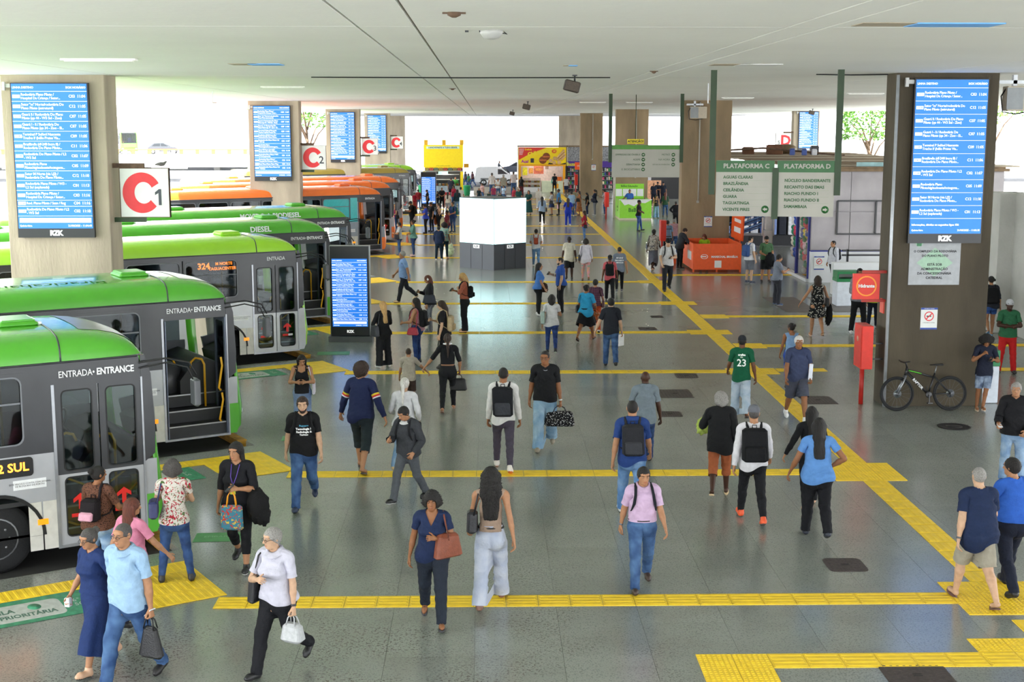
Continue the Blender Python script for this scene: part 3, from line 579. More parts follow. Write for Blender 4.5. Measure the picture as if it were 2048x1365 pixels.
def tpl_body(sex, lod):
    key = ('body', sex, lod)
    if key in TPL: return TPL[key]
    hi = lod == 0; b = .018 if hi else .032; hb = .0058 if hi else .0068
    xs = axis_pts(.004 if hi else .006, (.085, .0085 if hi else .013), (.21, b), (.70, b * 1.25), (.915, hb))
    ys = axis_pts(-.17, (-.125, .012), (.06, .0066 if hi else .0078), (.20, b * .8))
    zs = axis_pts(-.02, (.13, .014 if hi else .022), (1.385, b * 1.2), (1.46, .0065 if hi else .0085), (1.52, .014), (1.765, .0085 if hi else .014))
    f = Field(xs, ys, zs); m = sex == 'm'; q = 1.0 if m else .88
    f.sweep(PROF[sex], .03)
    if not m: f.ell((.072, -.088, 1.275), (.062, .055, .060), .04)
    f.ell((.080, .070, .885), (.085, .075, .085), .05)
    f.cone((.11, .01, 1.428), (.190, .01, 1.426), .058 * q, .056 * q, .05)
    f.cone((0, .03, 1.495), (.13, .02, 1.452), .042 * q, .026, .05)
    f.cone((.18, .01, ZA), (.47, .008, ZA), .052 * q, .040 * q, .03)
    f.cone((.47, .006, ZA), (.56, .004, ZA), .040 * q, .042 * q, .02); f.cone((.56, .004, ZA), (.72, 0, ZA), .041 * q, .026 * q, .02, 1.15)
    # legs and feet
    t = 1.0 if m else 1.04
    f.cone((.093, .005, .88), (.10, -.003, .49), .088 * t, .056, .03); f.cone((.10, -.003, .49), (.10, .016, .36), .052, .053, .02); f.cone((.10, .018, .36), (.10, .025, .09), .053, .036, .02)
    f.cone((.10, .045, .040), (.108, -.09, .032), .037, .036, .02, 1.1); f.cone((.108, -.09, .028), (.112, -.135, .020), .036, .024, .02, 1.15)
    # neck and head
    nr = .056 if m else .047
    f.cone((0, .018, 1.44), (0, .004, 1.585), nr * 1.08, nr, .03)
    f.ell((0, .014, 1.657), (.077, .096, .096), .01); f.ell((0, -.030, 1.600), (.060 if m else .055, .066, .074), .035); f.ell((0, -.068, 1.556), (.030, .028, .024), .03)
    f.ell((0, -.060, 1.688), (.062, .030, .028), .02)
    f.ell((.034, -.098, 1.652), (.019, .016, .012), .014, True)
    f.cone((0, -.094, 1.662), (0, -.116, 1.625), .008, .0125, .012); f.ell((.012, -.102, 1.620), (.010, .011, .008), .008)
    f.ell((.033, -.076, 1.653), (.0135, .0135, .0115), .004)
    f.ell((0, -.092, 1.590), (.024, .012, .0055), .006); f.ell((0, -.091, 1.581), (.021, .012, .006), .006)
    f.ell((.078, .014, 1.640), (.010, .021, .032), .008)
    # hand: palm, four fingers with two bends, thumb off the side of the palm
    q2 = 1.0 if m else .92
    for yy, rr in ((-.024, .016), (0, .017), (.022, .015)): f.cone((.735, yy * .7, ZA), (.812, yy * q2, ZA - .002), rr * q2, .0125 * q2, .014)
    for yy, L in ((-.034, .072), (-.0115, .082), (.0115, .076), (.0335, .058)):
        yy *= q2; x0 = .815 - abs(yy) * .25; r0 = .0092 * q2
        f.cone((x0, yy, ZA - .002), (x0 + L * .5, yy * 1.04, ZA - .007), r0 * 1.04, r0, .003); f.cone((x0 + L * .5, yy * 1.04, ZA - .007), (x0 + L, yy * 1.06, ZA - .020), r0, r0 * .82, .003)
    f.cone((.742, -.022, ZA - .006), (.776, -.058, ZA - .014), .0155 * q2, .0115 * q2, .012); f.cone((.776, -.058, ZA - .014), (.815, -.074, ZA - .020), .0112 * q2, .0092 * q2, .004)
    V, Q = f.mesh(); V[:, 2] = np.maximum(V[:, 2], 0)
    c = V[Q].mean(1); mi = np.zeros(len(Q), np.int32)
    mi[(np.abs(c[:, 0]) < .023) & (c[:, 1] < -.086) & (np.abs(c[:, 2] - 1.5855) < .0105)] = 1
    TPL[key] = (V, Q, mi); return TPL[key]
def tpl_top(sex, lod):
    key = ('top', sex, lod)
    if key in TPL: return TPL[key]
    b = .016 if lod == 0 else .03
    f = Field(axis_pts(b / 2, (.22, b), (.74, b)), axis_pts(-.24, (.24, b)), axis_pts(.74, (1.36, b * 1.15), (1.56, b * .8)))
    p = np.array(PROF[sex]); out = []
    ch = np.interp(1.30, p[:, 0], p[:, 1])
    for z in np.arange(.72, 1.50, .03):
        a = np.interp(z, p[:, 0], p[:, 1]); bb = np.interp(z, p[:, 0], p[:, 2]); cy = np.interp(z, p[:, 0], p[:, 3])
        if z < .93: a, bb = max(a, np.interp(.93, p[:, 0], p[:, 1])), max(bb, np.interp(.90, p[:, 0], p[:, 2]))
        e = .014 + .010 * sstep(1.3, 1.0, z) - .006 * sstep(1.38, 1.46, z)
        if z < 1.25: a = max(a, ch * (.90 if sex == 'm' else .88))
        if sex == 'f' and 1.15 < z < 1.36: bb += .030 * math.exp(-((z - 1.27) / .06) ** 2); cy -= .030 * math.exp(-((z - 1.27) / .06) ** 2)
        k_ = float(sstep(1.06, .95, z)); out.append((z, a + e + .006 * k_, bb + e + .004 + .022 * k_, cy + .018 * k_))
    f.sweep(out, .02, 2.6); q = 1.0 if sex == 'm' else .9
    f.cone((.10, .012, 1.430), (.20, .012, 1.427), .066 * q, .065 * q, .05); f.cone((0, .03, 1.50), (.13, .02, 1.458), .044 * q, .033, .05)
    f.cone((.20, .012, ZA), (.40, .010, ZA), .066 * q, .060 * q, .03); f.cone((.40, .010, ZA), (.56, .006, ZA), .058 * q, .052 * q, .02); f.cone((.56, .006, ZA), (.73, 0, ZA), .051 * q, .038 * q, .02)
    TPL[key] = f.mesh(); return TPL[key]
def tpl_legs(sex, lod, cut):
    key = (cut, sex, lod)
    if key in TPL: return TPL[key]
    b = .016 if lod == 0 else .03
    f = Field(axis_pts(b / 2, (.26, b)), axis_pts(-.22, (.24, b)), axis_pts(.02, (1.09, b * 1.2)))
    p = [(z, a + .015, bb + .019, c) for z, a, bb, c in PROF[sex] if .7 < z < 1.09] + [(1.09, .165 if sex == 'm' else .150, .115, .002)]
    f.sweep(p, .03); f.ell((.080, .072, .885), (.094, .086, .095), .05)
    th, kn, hm = {'slim': (.098, .065, .048), 'straight': (.102, .074, .066), 'wide': (.107, .092, .098)}[cut]; th += 0 if sex == 'm' else .004
    f.cone((.094, .004, .80 if cut == 'wide' else .88), (.101, 0, .49), th, kn, .03); f.cone((.101, 0, .49), (.101, .016, .36), kn, max(kn * .95, .063), .02); f.cone((.101, .016, .36), (.102, .020, .05), max(kn * .95, .063), hm, .02)
    TPL[key] = f.mesh(); return TPL[key]
def tpl_shoe(lod):
    key = ('shoe', lod)
    if key in TPL: return TPL[key]
    b = .0095 if lod == 0 else .02
    f = Field(axis_pts(.03, (.18, b)), axis_pts(-.20, (.13, b)), axis_pts(-.03, (.15, b)))
    f.cone((.10, .045, .030), (.110, -.10, .030), .043, .043, .02, 1.0); f.cone((.110, -.10, .026), (.113, -.140, .024), .043, .030, .02); f.cone((.10, .030, .05), (.10, .030, .105), .046, .044, .025)
    ix, x, y, z = f.sub((0, -.2, -.03), (.2, .2, .15), 0); f.F[ix] = np.maximum(f.F[ix], -.018 - z + 0 * x + 0 * y); f.F[ix] = np.maximum(f.F[ix], z - .108 + 0 * x + 0 * y)
    TPL[key] = f.mesh(); return TPL[key]
def tpl_hair(style, lod):
    key = ('hair', style, lod)
    if key in TPL: return TPL[key]
    b = .0085 if lod == 0 else .014
    zlo = {'long': 1.16, 'longcurly': 1.12, 'tail': 1.18, 'bob': 1.42, 'straightlong': 1.16}.get(style, 1.50); wide = .20 if style in ('afro', 'longcurly', 'curly') else .135
    xs = axis_pts(-wide, (wide, b)); ys = axis_pts(-.16, (.22, b)); zs = axis_pts(zlo, (1.84, b))
    f = Field(xs, ys, zs); h = {'buzz': .003, 'short': .013, 'curly': .030, 'afro': .055, 'long': .016, 'straightlong': .012, 'longcurly': .026, 'tail': .009, 'bun': .010, 'bob': .020}[style]
    hx = h * (.72 if style in ('curly', 'afro') else 1); f.ell((0, .014, 1.660), (.077 + hx, .097 + h * .9, .097 + h), .01)
    if style in ('curly', 'afro'): f.ell((0, .040, 1.655), (.080 + hx, .085 + h, .085 + h * .9), .02)
    x, y, z = f.xs[:, None, None], f.ys[None, :, None], f.zs[None, None, :]
    nape = .0 if style in ('buzz', 'short') else -.04
    line = 1.612 + nape * .5 - y * 1.0 - np.abs(x) * .10
    if style in ('long', 'straightlong', 'tail', 'bob', 'short'): f.F = f.F + .0032 * np.sin(np.arctan2(x, y - .04) * 30 + z * 6) * sstep(1.80, 1.68, z + 0 * x)
    if style in ('curly', 'afro'):
        for sx in (-1, 1): f.ell((sx * .066, .035, 1.590), (.034 + h * .4, .045 + h * .4, .050), .03)
        f.ell((0, .075, 1.575), (.062, .045 + h * .3, .055), .03); f.ell((0, -.125, 1.600), (.080, .110, .094), .015, True); f.ell((0, -.03, 1.50), (.050, .07, .07), .02, True)
    else: f.F = np.maximum(f.F, np.maximum((line - z) * .7, (1.545 + nape - z)))
    if style in ('long', 'straightlong', 'longcurly', 'bob'):
        end = {'long': 1.22, 'straightlong': 1.21, 'longcurly': 1.17, 'bob': 1.475}[style]; w = {'long': .085, 'straightlong': .070, 'longcurly': .125, 'bob': .085}[style]
        f.cone((0, .045, 1.66), (0, .055, 1.50), .07, .062, .03); d = .036 if style != 'longcurly' else .050
        for sx in (-1, 1):
            f.cone((sx * .045, .030, 1.64), (sx * w * .62, .065, end + .25 if style != 'bob' else 1.54), .050, d, .03)
            f.cone((sx * w * .62, .065, end + .25 if style != 'bob' else 1.54), (sx * w * .50, .135 if style != 'bob' else .06, end), d, d * .62, .03)
            if style != 'straightlong': f.cone((sx * .076, .014, 1.65), (sx * (w + .006), .004, end + .16 if style != 'bob' else 1.50), .020, .018, .02)
        f.cone((0, .08, 1.60), (0, .135 if style != 'bob' else .07, end), .05, d * .7, .04)
        f.ell((0, -.100, 1.605), (.070, .095, .104), .012, True); f.ell((0, -.02, 1.50), (.045, .05, .11), .012, True)
    if style == 'tail': f.cone((0, .105, 1.70), (0, .150, 1.64), .026, .030, .02); f.cone((0, .150, 1.64), (0, .150, 1.46), .032, .030, .02); f.cone((0, .150, 1.46), (0, .150, 1.24), .028, .010, .02)
    if style == 'bun': f.ell((0, .125, 1.69), (.046, .042, .044), .01)
    am, fq = {'buzz': (0, 1), 'short': (.004, 170), 'curly': (.011, 190), 'afro': (.013, 170), 'long': (.004, 130), 'straightlong': (.003, 120), 'longcurly': (.012, 200), 'tail': (.003, 140), 'bun': (.003, 140), 'bob': (.005, 140)}[style]
    if am:
        zf = .25 if style in ('long', 'straightlong', 'tail', 'bob') else 1.0
        f.F = f.F + am * (np.sin(x * fq + 2 * np.sin(z * fq * .4 * zf)) * np.sin(y * fq + 1.3) + .8 * np.sin(z * fq * zf + 3 * np.sin(x * fq * .5)) * np.sin(x * fq * .7 + y * fq * .6)) * .5
    TPL[key] = surface_nets(f.F, f.xs, f.ys, f.zs); return TPL[key]
def rotv(P, piv, axis, ang):                   # rotate points about a pivot, each by its own angle
    P = P - piv; c = np.cos(ang)[:, None]; s = np.sin(ang)[:, None]; a = np.asarray(axis, float)[None, :]
    return P * c + np.cross(a, P) * s + a * (P @ a[0])[:, None] * (1 - c) + piv
def deform(R, pose, fat=0.0, soft=.014, noarm=False, rigid_legs=True):
    """Bend rest-pose points R into a pose. Angles in degrees; weights depend on the rest position alone."""
    V = R.copy(); x, y, z = R[:, 0], R[:, 1], R[:, 2]; ax = np.abs(x)
    if fat:
        w = sstep(.78, .92, z) * sstep(1.46, 1.30, z) * sstep(.26, .19, ax); belly = np.exp(-((z - 1.06) / .14) ** 2)
        V[:, 0] *= 1 + fat * w * (.75 + .5 * belly); V[:, 1] *= 1 + fat * w * (.7 + (1.6 if fat > 0 else .4) * belly)
        wl = sstep(.92, .80, z) * sstep(.10, .3, z); lx = np.sign(x) * .10; V[:, 0] = V[:, 0] + (x - lx) * fat * .55 * wl; V[:, 1] += y * fat * .55 * wl
        wa = sstep(.20, .30, ax) * sstep(.72, .60, ax) * (z > 1.2); V[:, 1] += y * fat * .6 * wa; V[:, 2] += (z - ZA) * fat * .6 * wa
    D = math.pi / 180
    for s, k in ((1, 'L'), (-1, 'R')):
        a, bf, tw, el, ft, cu = pose['arm' + k]; sx = s * x
        side = (sx > 0) & (z > 1.1)
        if side.any() and not noarm:
            I = np.where(side & (sx > .09))[0]; P = V[I]; q = sx[I]
            if len(I):
                fing = sstep(.838, .852, q); P = rotv(P, np.array((s * .845, 0, ZA - .006)), (0, s, 0), cu * .9 * D * fing)
                fing = sstep(.806, .822, q); P = rotv(P, np.array((s * .812, 0, ZA - .002)), (0, s, 0), cu * D * fing)
                P = rotv(P, np.array((0, 0, ZA)), (1, 0, 0), ft * D * sstep(.50, .72, q))
                P = rotv(P, np.array((s * .47, .006, ZA)), (0, 0, 1), -s * el * D * sstep(.415, .525, q))
                P = rotv(P, np.array((0, .01, ZA)), (1, 0, 0), tw * D * sstep(.20, .44, q))
                Rm = Matrix.Rotation(-bf * D, 3, 'X') @ Matrix.Rotation(s * a * D, 3, 'Y'); qd = Rm.to_quaternion(); axs, an = qd.to_axis_angle()
                # lower the arm about the shoulder, the weight fading into the chest
                wz = np.clip((q - .085) / .15, 0, 1); w = sstep(0, 1, wz); zz_ = z[I]; w = w * np.maximum(sstep(1.27, 1.40, zz_), sstep(.20, .25, q))
                P = rotv(P, np.array((s * .166, .012, 1.422)), tuple(axs), an * w)
                V[I] = P
    if not noarm:
        ws = {1: sstep(-soft, soft, x), -1: sstep(-soft, soft, -x)}
        base = V.copy(); acc = np.zeros_like(V)
        low = z < 1.06
        for s, k in ((1, 'L'), (-1, 'R')):
            fl, ab, kn, an = pose['leg' + k]; P = base.copy()
            I = np.where(low)[0]; Q = P[I]; zz = z[I]
            Q = rotv(Q, np.array((s * .10, .03, .085)), (1, 0, 0), -an * D * sstep(.14, .06, zz))
            Q = rotv(Q, np.array((s * .10, 0, .485)), (1, 0, 0), kn * D * sstep(.56, .41, zz))
            Rm = Matrix.Rotation(-fl * D, 3, 'X') @ Matrix.Rotation(-s * ab * D, 3, 'Y'); axs, an2 = Rm.to_quaternion().to_axis_angle()
            Q = rotv(Q, np.array((s * .092, .01, .90)), tuple(axs), an2 * sstep(1.02, .80, zz))
            P[I] = Q; acc += P * ws[s][:, None]
        V = np.where(low[:, None], acc / (ws[1] + ws[-1])[:, None], V)
    hy, hp, hr = pose['head']; wn_ = sstep(1.475, 1.575, z) * sstep(.26, .20, ax)
    piv = np.array((0, .015, 1.52))
    V = rotv(V, piv, (0, 1, 0), hr * D * wn_); V = rotv(V, piv, (1, 0, 0), hp * D * wn_); V = rotv(V, piv, (0, 0, 1), hy * D * wn_)
    ln, sd, tw = pose['spine']; w = sstep(.96, 1.30, z); piv = np.array((0, .015, 1.0))
    V = rotv(V, piv, (0, 0, 1), tw * D * w); V = rotv(V, piv, (0, 1, 0), sd * D * w); V = rotv(V, piv, (1, 0, 0), ln * D * w)
    return V
STAND = dict(armL=(80, 0, 8, 12, 0, 22), armR=(80, 0, 8, 12, 0, 22), legL=(0, 3, 1, 0), legR=(0, 3, 1, 0), head=(0, 4, 0), spine=(0, 0, 0))
def pose(base='stand', **kw):
    p = dict(STAND)
    if base == 'walkR': p.update(legR=(24, 1, 8, -8), legL=(-17, 1, 16, 14), armL=(78, 20, 8, 20, 0, 25), armR=(78, -18, 8, 12, 0, 25), spine=(3, 0, 4))
    if base == 'walkL': p.update(legL=(24, 1, 8, -8), legR=(-17, 1, 16, 14), armR=(78, 20, 8, 20, 0, 25), armL=(78, -18, 8, 12, 0, 25), spine=(3, 0, -4))
    if base == 'stepR': p.update(legR=(14, 1, 4, -4), legL=(-6, 1, 34, 22), armL=(79, 12, 8, 16, 0, 25), armR=(79, -10, 8, 10, 0, 25), spine=(3, 0, 3))
    if base == 'stepL': p.update(legL=(14, 1, 4, -4), legR=(-6, 1, 34, 22), armR=(79, 12, 8, 16, 0, 25), armL=(79, -10, 8, 10, 0, 25), spine=(3, 0, -3))
    if base == 'phone': p.update(armR=(76, 22, 30, 92, 0, 55), head=(0, 22, 0), legR=(3, 4, 6, 0))
    if base == 'phone2': p.update(armR=(74, 22, 38, 88, 0, 50), armL=(74, 22, 38, 88, 0, 50), head=(0, 24, 0), legL=(3, 4, 6, 0))
    if base == 'crossed': p.update(armR=(74, 30, 78, 92, 0, 30), armL=(74, 24, 80, 98, 0, 30), legL=(0, 5, 1, 0), legR=(0, 5, 1, 0))
    if base == 'front': p.update(armR=(78, 14, 50, 72, 0, 40), armL=(78, 14, 50, 72, 0, 40))
    if base == 'hip': p.update(armL=(48, -14, 70, 84, 0, 40), armR=(78, 4, 8, 16, 0, 25))
    if base == 'sit': p.update(legL=(86, 4, 84, 0), legR=(86, 6, 86, 0), armL=(74, 25, 25, 55, 0, 30), armR=(74, 25, 25, 55, 0, 30), spine=(6, 0, 0))
    p.update(kw); return p
def cloth_mat(name, kind, cols, sc=1.0):
    """Garment materials; patterns follow the rest position of the cloth."""
    if name in MATS: return MATS[name]
    c = [tuple(q * (.82 - .16 * q) for q in hexc(h)) for h in cols]
    m = mat(name, c[0], .82, 0, .10, 14, .55, 26, spec=.25, coord='rest')
    if kind == 'plain': return m
    nt = m.node_tree; N = nt.nodes; L = nt.links; b = N['Principled BSDF']
    at = N.new('ShaderNodeAttribute'); at.attribute_name = 'rest'
    mx = N.new('ShaderNodeMix'); mx.data_type = 'RGBA'; mx.inputs[6].default_value = c[0] + (1,); mx.inputs[7].default_value = c[1] + (1,)
    out = mx.outputs[2]
    def ramp(src, a, bpos):
        r = N.new('ShaderNodeValToRGB'); r.color_ramp.elements[0].position = a; r.color_ramp.elements[1].position = bpos; L.new(src, r.inputs[0]); return r.outputs[0]
    if kind == 'spots':
        v = N.new('ShaderNodeTexVoronoi'); v.inputs['Scale'].default_value = 34 * sc; L.new(at.outputs['Vector'], v.inputs[0]); L.new(ramp(v.outputs['Distance'], .30, .36), mx.inputs[0])
    elif kind == 'floral':
        v = N.new('ShaderNodeTexNoise'); v.inputs['Scale'].default_value = 15 * sc; v.inputs['Distortion'].default_value = 1.5; L.new(at.outputs['Vector'], v.inputs[0]); L.new(ramp(v.outputs[0], .56, .59), mx.inputs[0])
        m2 = N.new('ShaderNodeMix'); m2.data_type = 'RGBA'; L.new(mx.outputs[2], m2.inputs[6]); m2.inputs[7].default_value = c[2] + (1,)
        v2 = N.new('ShaderNodeTexNoise'); v2.inputs['Scale'].default_value = 19 * sc; v2.inputs['Distortion'].default_value = 1.0
        mp = N.new('ShaderNodeMapping'); mp.inputs['Location'].default_value = (3, 5, 1); L.new(at.outputs['Vector'], mp.inputs[0]); L.new(mp.outputs[0], v2.inputs[0]); L.new(ramp(v2.outputs[0], .60, .63), m2.inputs[0]); out = m2.outputs[2]
    elif kind in ('stripes', 'vstripes', 'plaid'):
        sp = N.new('ShaderNodeSeparateXYZ'); L.new(at.outputs['Vector'], sp.inputs[0])
        def saw(o, f):
            mu = N.new('ShaderNodeMath'); mu.operation = 'MULTIPLY'; mu.inputs[1].default_value = f; L.new(sp.outputs[o], mu.inputs[0])
            fr = N.new('ShaderNodeMath'); fr.operation = 'PINGPONG'; fr.inputs[1].default_value = 1; L.new(mu.outputs[0], fr.inputs[0]); return ramp(fr.outputs[0], .45, .55)
        if kind == 'stripes': L.new(saw(2, 45 * sc), mx.inputs[0])
        elif kind == 'vstripes': L.new(saw(0, 60 * sc), mx.inputs[0])
        else:
            ad = N.new('ShaderNodeMath'); ad.operation = 'ADD'; L.new(saw(2, 34 * sc), ad.inputs[0]); L.new(saw(0, 34 * sc), ad.inputs[1])
            hv = N.new('ShaderNodeMath'); hv.operation = 'MULTIPLY'; hv.inputs[1].default_value = .5; L.new(ad.outputs[0], hv.inputs[0]); L.new(hv.outputs[0], mx.inputs[0])
    elif kind == 'bands':       # three bright bands round each sleeve at mid upper arm
        sp = N.new('ShaderNodeSeparateXYZ'); L.new(at.outputs['Vector'], sp.inputs[0])
        ab = N.new('ShaderNodeMath'); ab.operation = 'ABSOLUTE'; L.new(sp.outputs[0], ab.inputs[0])
        r = N.new('ShaderNodeValToRGB'); r.color_ramp.interpolation = 'CONSTANT'; e = r.color_ramp.elements
        e[0].color = c[0] + (1,); e[1].position = .325; e[1].color = c[1] + (1,)
        for pos, cc in ((.352, c[2]), (.379, c[3]), (.400, c[0])): q = e.new(pos); q.color = cc + (1,)
        L.new(ab.outputs[0], r.inputs[0]); out = r.outputs[0]
    elif kind == 'denim':
        v = N.new('ShaderNodeTexNoise'); v.inputs['Scale'].default_value = 5 * sc; L.new(at.outputs['Vector'], v.inputs[0]); L.new(ramp(v.outputs[0], .38, .66), mx.inputs[0])
    L.new(out, b.inputs['Base Color']); return m
def qmesh(name, V, Q, mats, mi=None, rest=None):
    me = bpy.data.meshes.new(name); n = len(Q); k = Q.shape[1]
    me.vertices.add(len(V)); me.vertices.foreach_set('co', np.ascontiguousarray(V, np.float32).ravel())
    me.loops.add(n * k); me.loops.foreach_set('vertex_index', np.ascontiguousarray(Q, np.int32).ravel())
    me.polygons.add(n); me.polygons.foreach_set('loop_start', np.arange(0, n * k, k, dtype=np.int32))
    for m in mats: me.materials.append(m)
    if mi is not None: me.polygons.foreach_set('material_index', np.ascontiguousarray(mi, np.int32))
    me.update(calc_edges=True); me.polygons.foreach_set('use_smooth', np.ones(n, bool))
    if rest is not None:
        a = me.attributes.new('rest', 'FLOAT_VECTOR', 'POINT'); a.data.foreach_set('vector', np.ascontiguousarray(rest, np.float32).ravel())
    return me
def normals(V, Q):
    n = np.cross(V[Q[:, 2]] - V[Q[:, 0]], V[Q[:, 3]] - V[Q[:, 1]]); out = np.zeros_like(V)
    for k in range(4): np.add.at(out, Q[:, k], n)
    return out / (np.linalg.norm(out, axis=1, keepdims=True) + 1e-12)
def keep(V, Q, mask, mi=None):
    Q = Q[mask]; u, inv = np.unique(Q, return_inverse=True); r = (V[u], inv.reshape(Q.shape)); return r + ((mi[mask],) if mi is not None else ())
SKIN = {'a': '#e3b795', 'b': '#c9926c', 'c': '#a8704a', 'd': '#7d4e33', 'e': '#4f3021'}
HAIRC = {'k': '#14100e', 'b': '#2c1c13', 'a': '#5a2b1b', 'g': '#8d8a86', 'w': '#c9c6c0', 'y': '#b8925c', 's': '#4a4644'}
def skin_mat(k):
    m = mat('skin ' + k, tuple(q * .62 for q in hexc(SKIN[k])), .55, 0, .10, 22, spec=.35, coord='rest'); m.node_tree.nodes['Principled BSDF'].inputs['Subsurface Weight'].default_value = .0; return m
PEOPLE = []
def person(fx, fy, ty, hd, sex, label, skin='c', top=('tee', 'plain', ['#222222']), bot=('straight', 'plain', ['#1c2433']), shoes=('shoe', '#222222'), hair=('short', 'k'), ps=None,
           fat=0.0, cap=None, glasses=False, beard=False, hem=None, collar=None, lod=None, name='person', group=None, hgt=None, at=None, extra=()):
    p = ps or pose(); g = Vector(at) if at else G(fx, fy); lod = (0 if fy > 640 else 1) if lod is None else lod
    if hgt is None:
        hgt = DY(fx, ty, g.y).z - g.z; hgt = min(1.90, max(1.0, hgt))
    sc = hgt / 1.745
    sub = [(0, 'x')]
    root = link(name, None, None); root.empty_display_size = .1; tag(root, label, 'person', group)
    parts = []                                   # (name, V, Q, mats, mi, rest)
    def put(nm, V, Q, mats, mi=None, soft=.014, sm=True): parts.append((nm, deform(V, p, fat, soft), Q, mats, mi, V))
    sk = skin_mat(skin); lips = mat('lips ' + skin, tuple(c * f for c, f in zip(hexc(SKIN[skin]), (.50, .33, .31))), .45, coord='rest')
    V, Q, mi = tpl_body(sex, lod); put('body', V, Q, [sk, lips], mi)
    # garments
    tk, tp, tc = top[:3]; tm = cloth_mat('%s %s' % (tp, ' '.join(tc)) + (str(top[3]) if len(top) > 3 else ''), tp, tc, *(top[3:4]))
    V, Q = tpl_top(sex, lod); c = V[Q].mean(1); acx = np.abs(c[:, 0])
    slv = {'tee': .385, 'polo': .39, 'shirt': .39, 'long': .715, 'jacket': .72, 'tank': .150, 'blouse': .33, 'elbow': .50, 'crop': .46, 'dress': .150, 'teedress': .36}[tk]
    hz = hem if hem is not None else {'tee': .875, 'polo': .875, 'shirt': .90, 'long': .875, 'jacket': .86, 'tank': .90, 'blouse': .875, 'elbow': .87, 'crop': 1.09, 'dress': .98, 'teedress': .98}[tk]
    nr = np.sqrt(c[:, 0] ** 2 + (c[:, 1] - .016) ** 2)
    ok = (acx < slv) & ((c[:, 2] > hz) | (acx > .24)) & ~((nr < (.074 if tk != 'tank' else .100)) & (c[:, 2] > 1.44))
    if tk in ('tank', 'dress'): ok &= ~((c[:, 2] > 1.33) & (c[:, 1] < 0) & (nr < .13) & (acx < .085))
    if collar == 'v': ok &= ~((c[:, 1] < -.03) & (acx < (c[:, 2] - 1.335) * .52))
    V2, Q2 = keep(V, Q, ok); off = {'jacket': .012, 'tank': -.008, 'blouse': -.002, 'crop': -.004, 'dress': 0}.get(tk, 0)
    V2 = V2 + normals(V, Q)[np.unique(Q[ok])] * (off * (sstep(.98, 1.08, V2[:, 2]) if off < 0 else 1 + 0 * V2[:, 2]))[:, None]
    ed = np.sort(np.concatenate([Q2[:, [0, 1]], Q2[:, [1, 2]], Q2[:, [2, 3]], Q2[:, [3, 0]]]), 1); ue, ct = np.unique(ed, axis=0, return_counts=True); bd = np.unique(ue[ct == 1])
    rv = np.sqrt(V2[bd, 0] ** 2 + (V2[bd, 1] - .016) ** 2); nk = bd[(rv < .13) & (V2[bd, 2] > 1.435) & ((V2[bd, 1] > -.03) | (collar != 'v'))]; rad = .078 if tk not in ('tank', 'dress') else .100
    if tk not in ('tank', 'dress'): V2[nk, :2] = (V2[nk, :2] - (0, .016)) * (rad / np.sqrt(V2[nk, 0] ** 2 + (V2[nk, 1] - .016) ** 2))[:, None] + (0, .016)
    hb_ = bd[(np.abs(V2[bd, 2] - hz) < .035) & (np.abs(V2[bd, 0]) < .24)]; V2[hb_, 2] = hz; sb_ = bd[np.abs(np.abs(V2[bd, 0]) - slv) < .03]
    if slv > .2: V2[sb_, 0] = np.sign(V2[sb_, 0]) * slv
    if collar == 'v': vb = bd[(V2[bd, 1] < -.02) & (V2[bd, 2] > 1.34) & (np.abs(V2[bd, 0]) < .09)]; V2[vb, 0] = np.sign(V2[vb, 0] + 1e-9) * np.clip((V2[vb, 2] - 1.345) * .52, .002, .078)
    wr = .0035 * np.sin(V2[:, 2] * 55 + 9 * V2[:, 0] + 4 * np.sin(V2[:, 1] * 23)) * np.sin(V2[:, 0] * 38 + V2[:, 2] * 17); V2 = V2 + normals(V2, Q2) * wr[:, None]
    gname = {'tee': 't_shirt', 'polo': 'polo_shirt', 'shirt': 'shirt', 'long': 'long_sleeved_top', 'jacket': 'jacket', 'tank': 'tank_top', 'blouse': 'blouse', 'elbow': 'top', 'crop': 'cropped_top', 'dress': 'bodice', 'teedress': 'bodice'}[tk]
    put(gname, V2, Q2, [tm], soft=.11)
    if collar in ('fold', 'white'):
        mb = []; qs = []; n = 20
        for q, (r, zz, dy) in enumerate(((.072, 1.490, 0), (.074, 1.540, 0), (.092, 1.530, -.010), (.124, 1.484, -.024))):
            for k in range(n):
                a = 2 * math.pi * (k + .5) / n - math.pi / 2; fr = max(0, -math.sin(a)); mb.append((r * math.cos(a), .014 + r * math.sin(a) * .95 + dy * fr, zz - .045 * fr))
            if q:
                qs += [((q - 1) * n + k, (q - 1) * n + (k + 1) % n, q * n + (k + 1) % n, q * n + k) for k in range(n)]
        put('collar', np.array(mb), np.array(qs), [tm if collar == 'fold' else cloth_mat('plain #e8e8ea', 'plain', ['#e8e8ea'])])
    bk, bp, bc = bot[:3]; bm_ = cloth_mat('%s %s' % (bp, ' '.join(bc)) + (str(bot[3]) if len(bot) > 3 else ''), bp, bc, *(bot[3:4]))
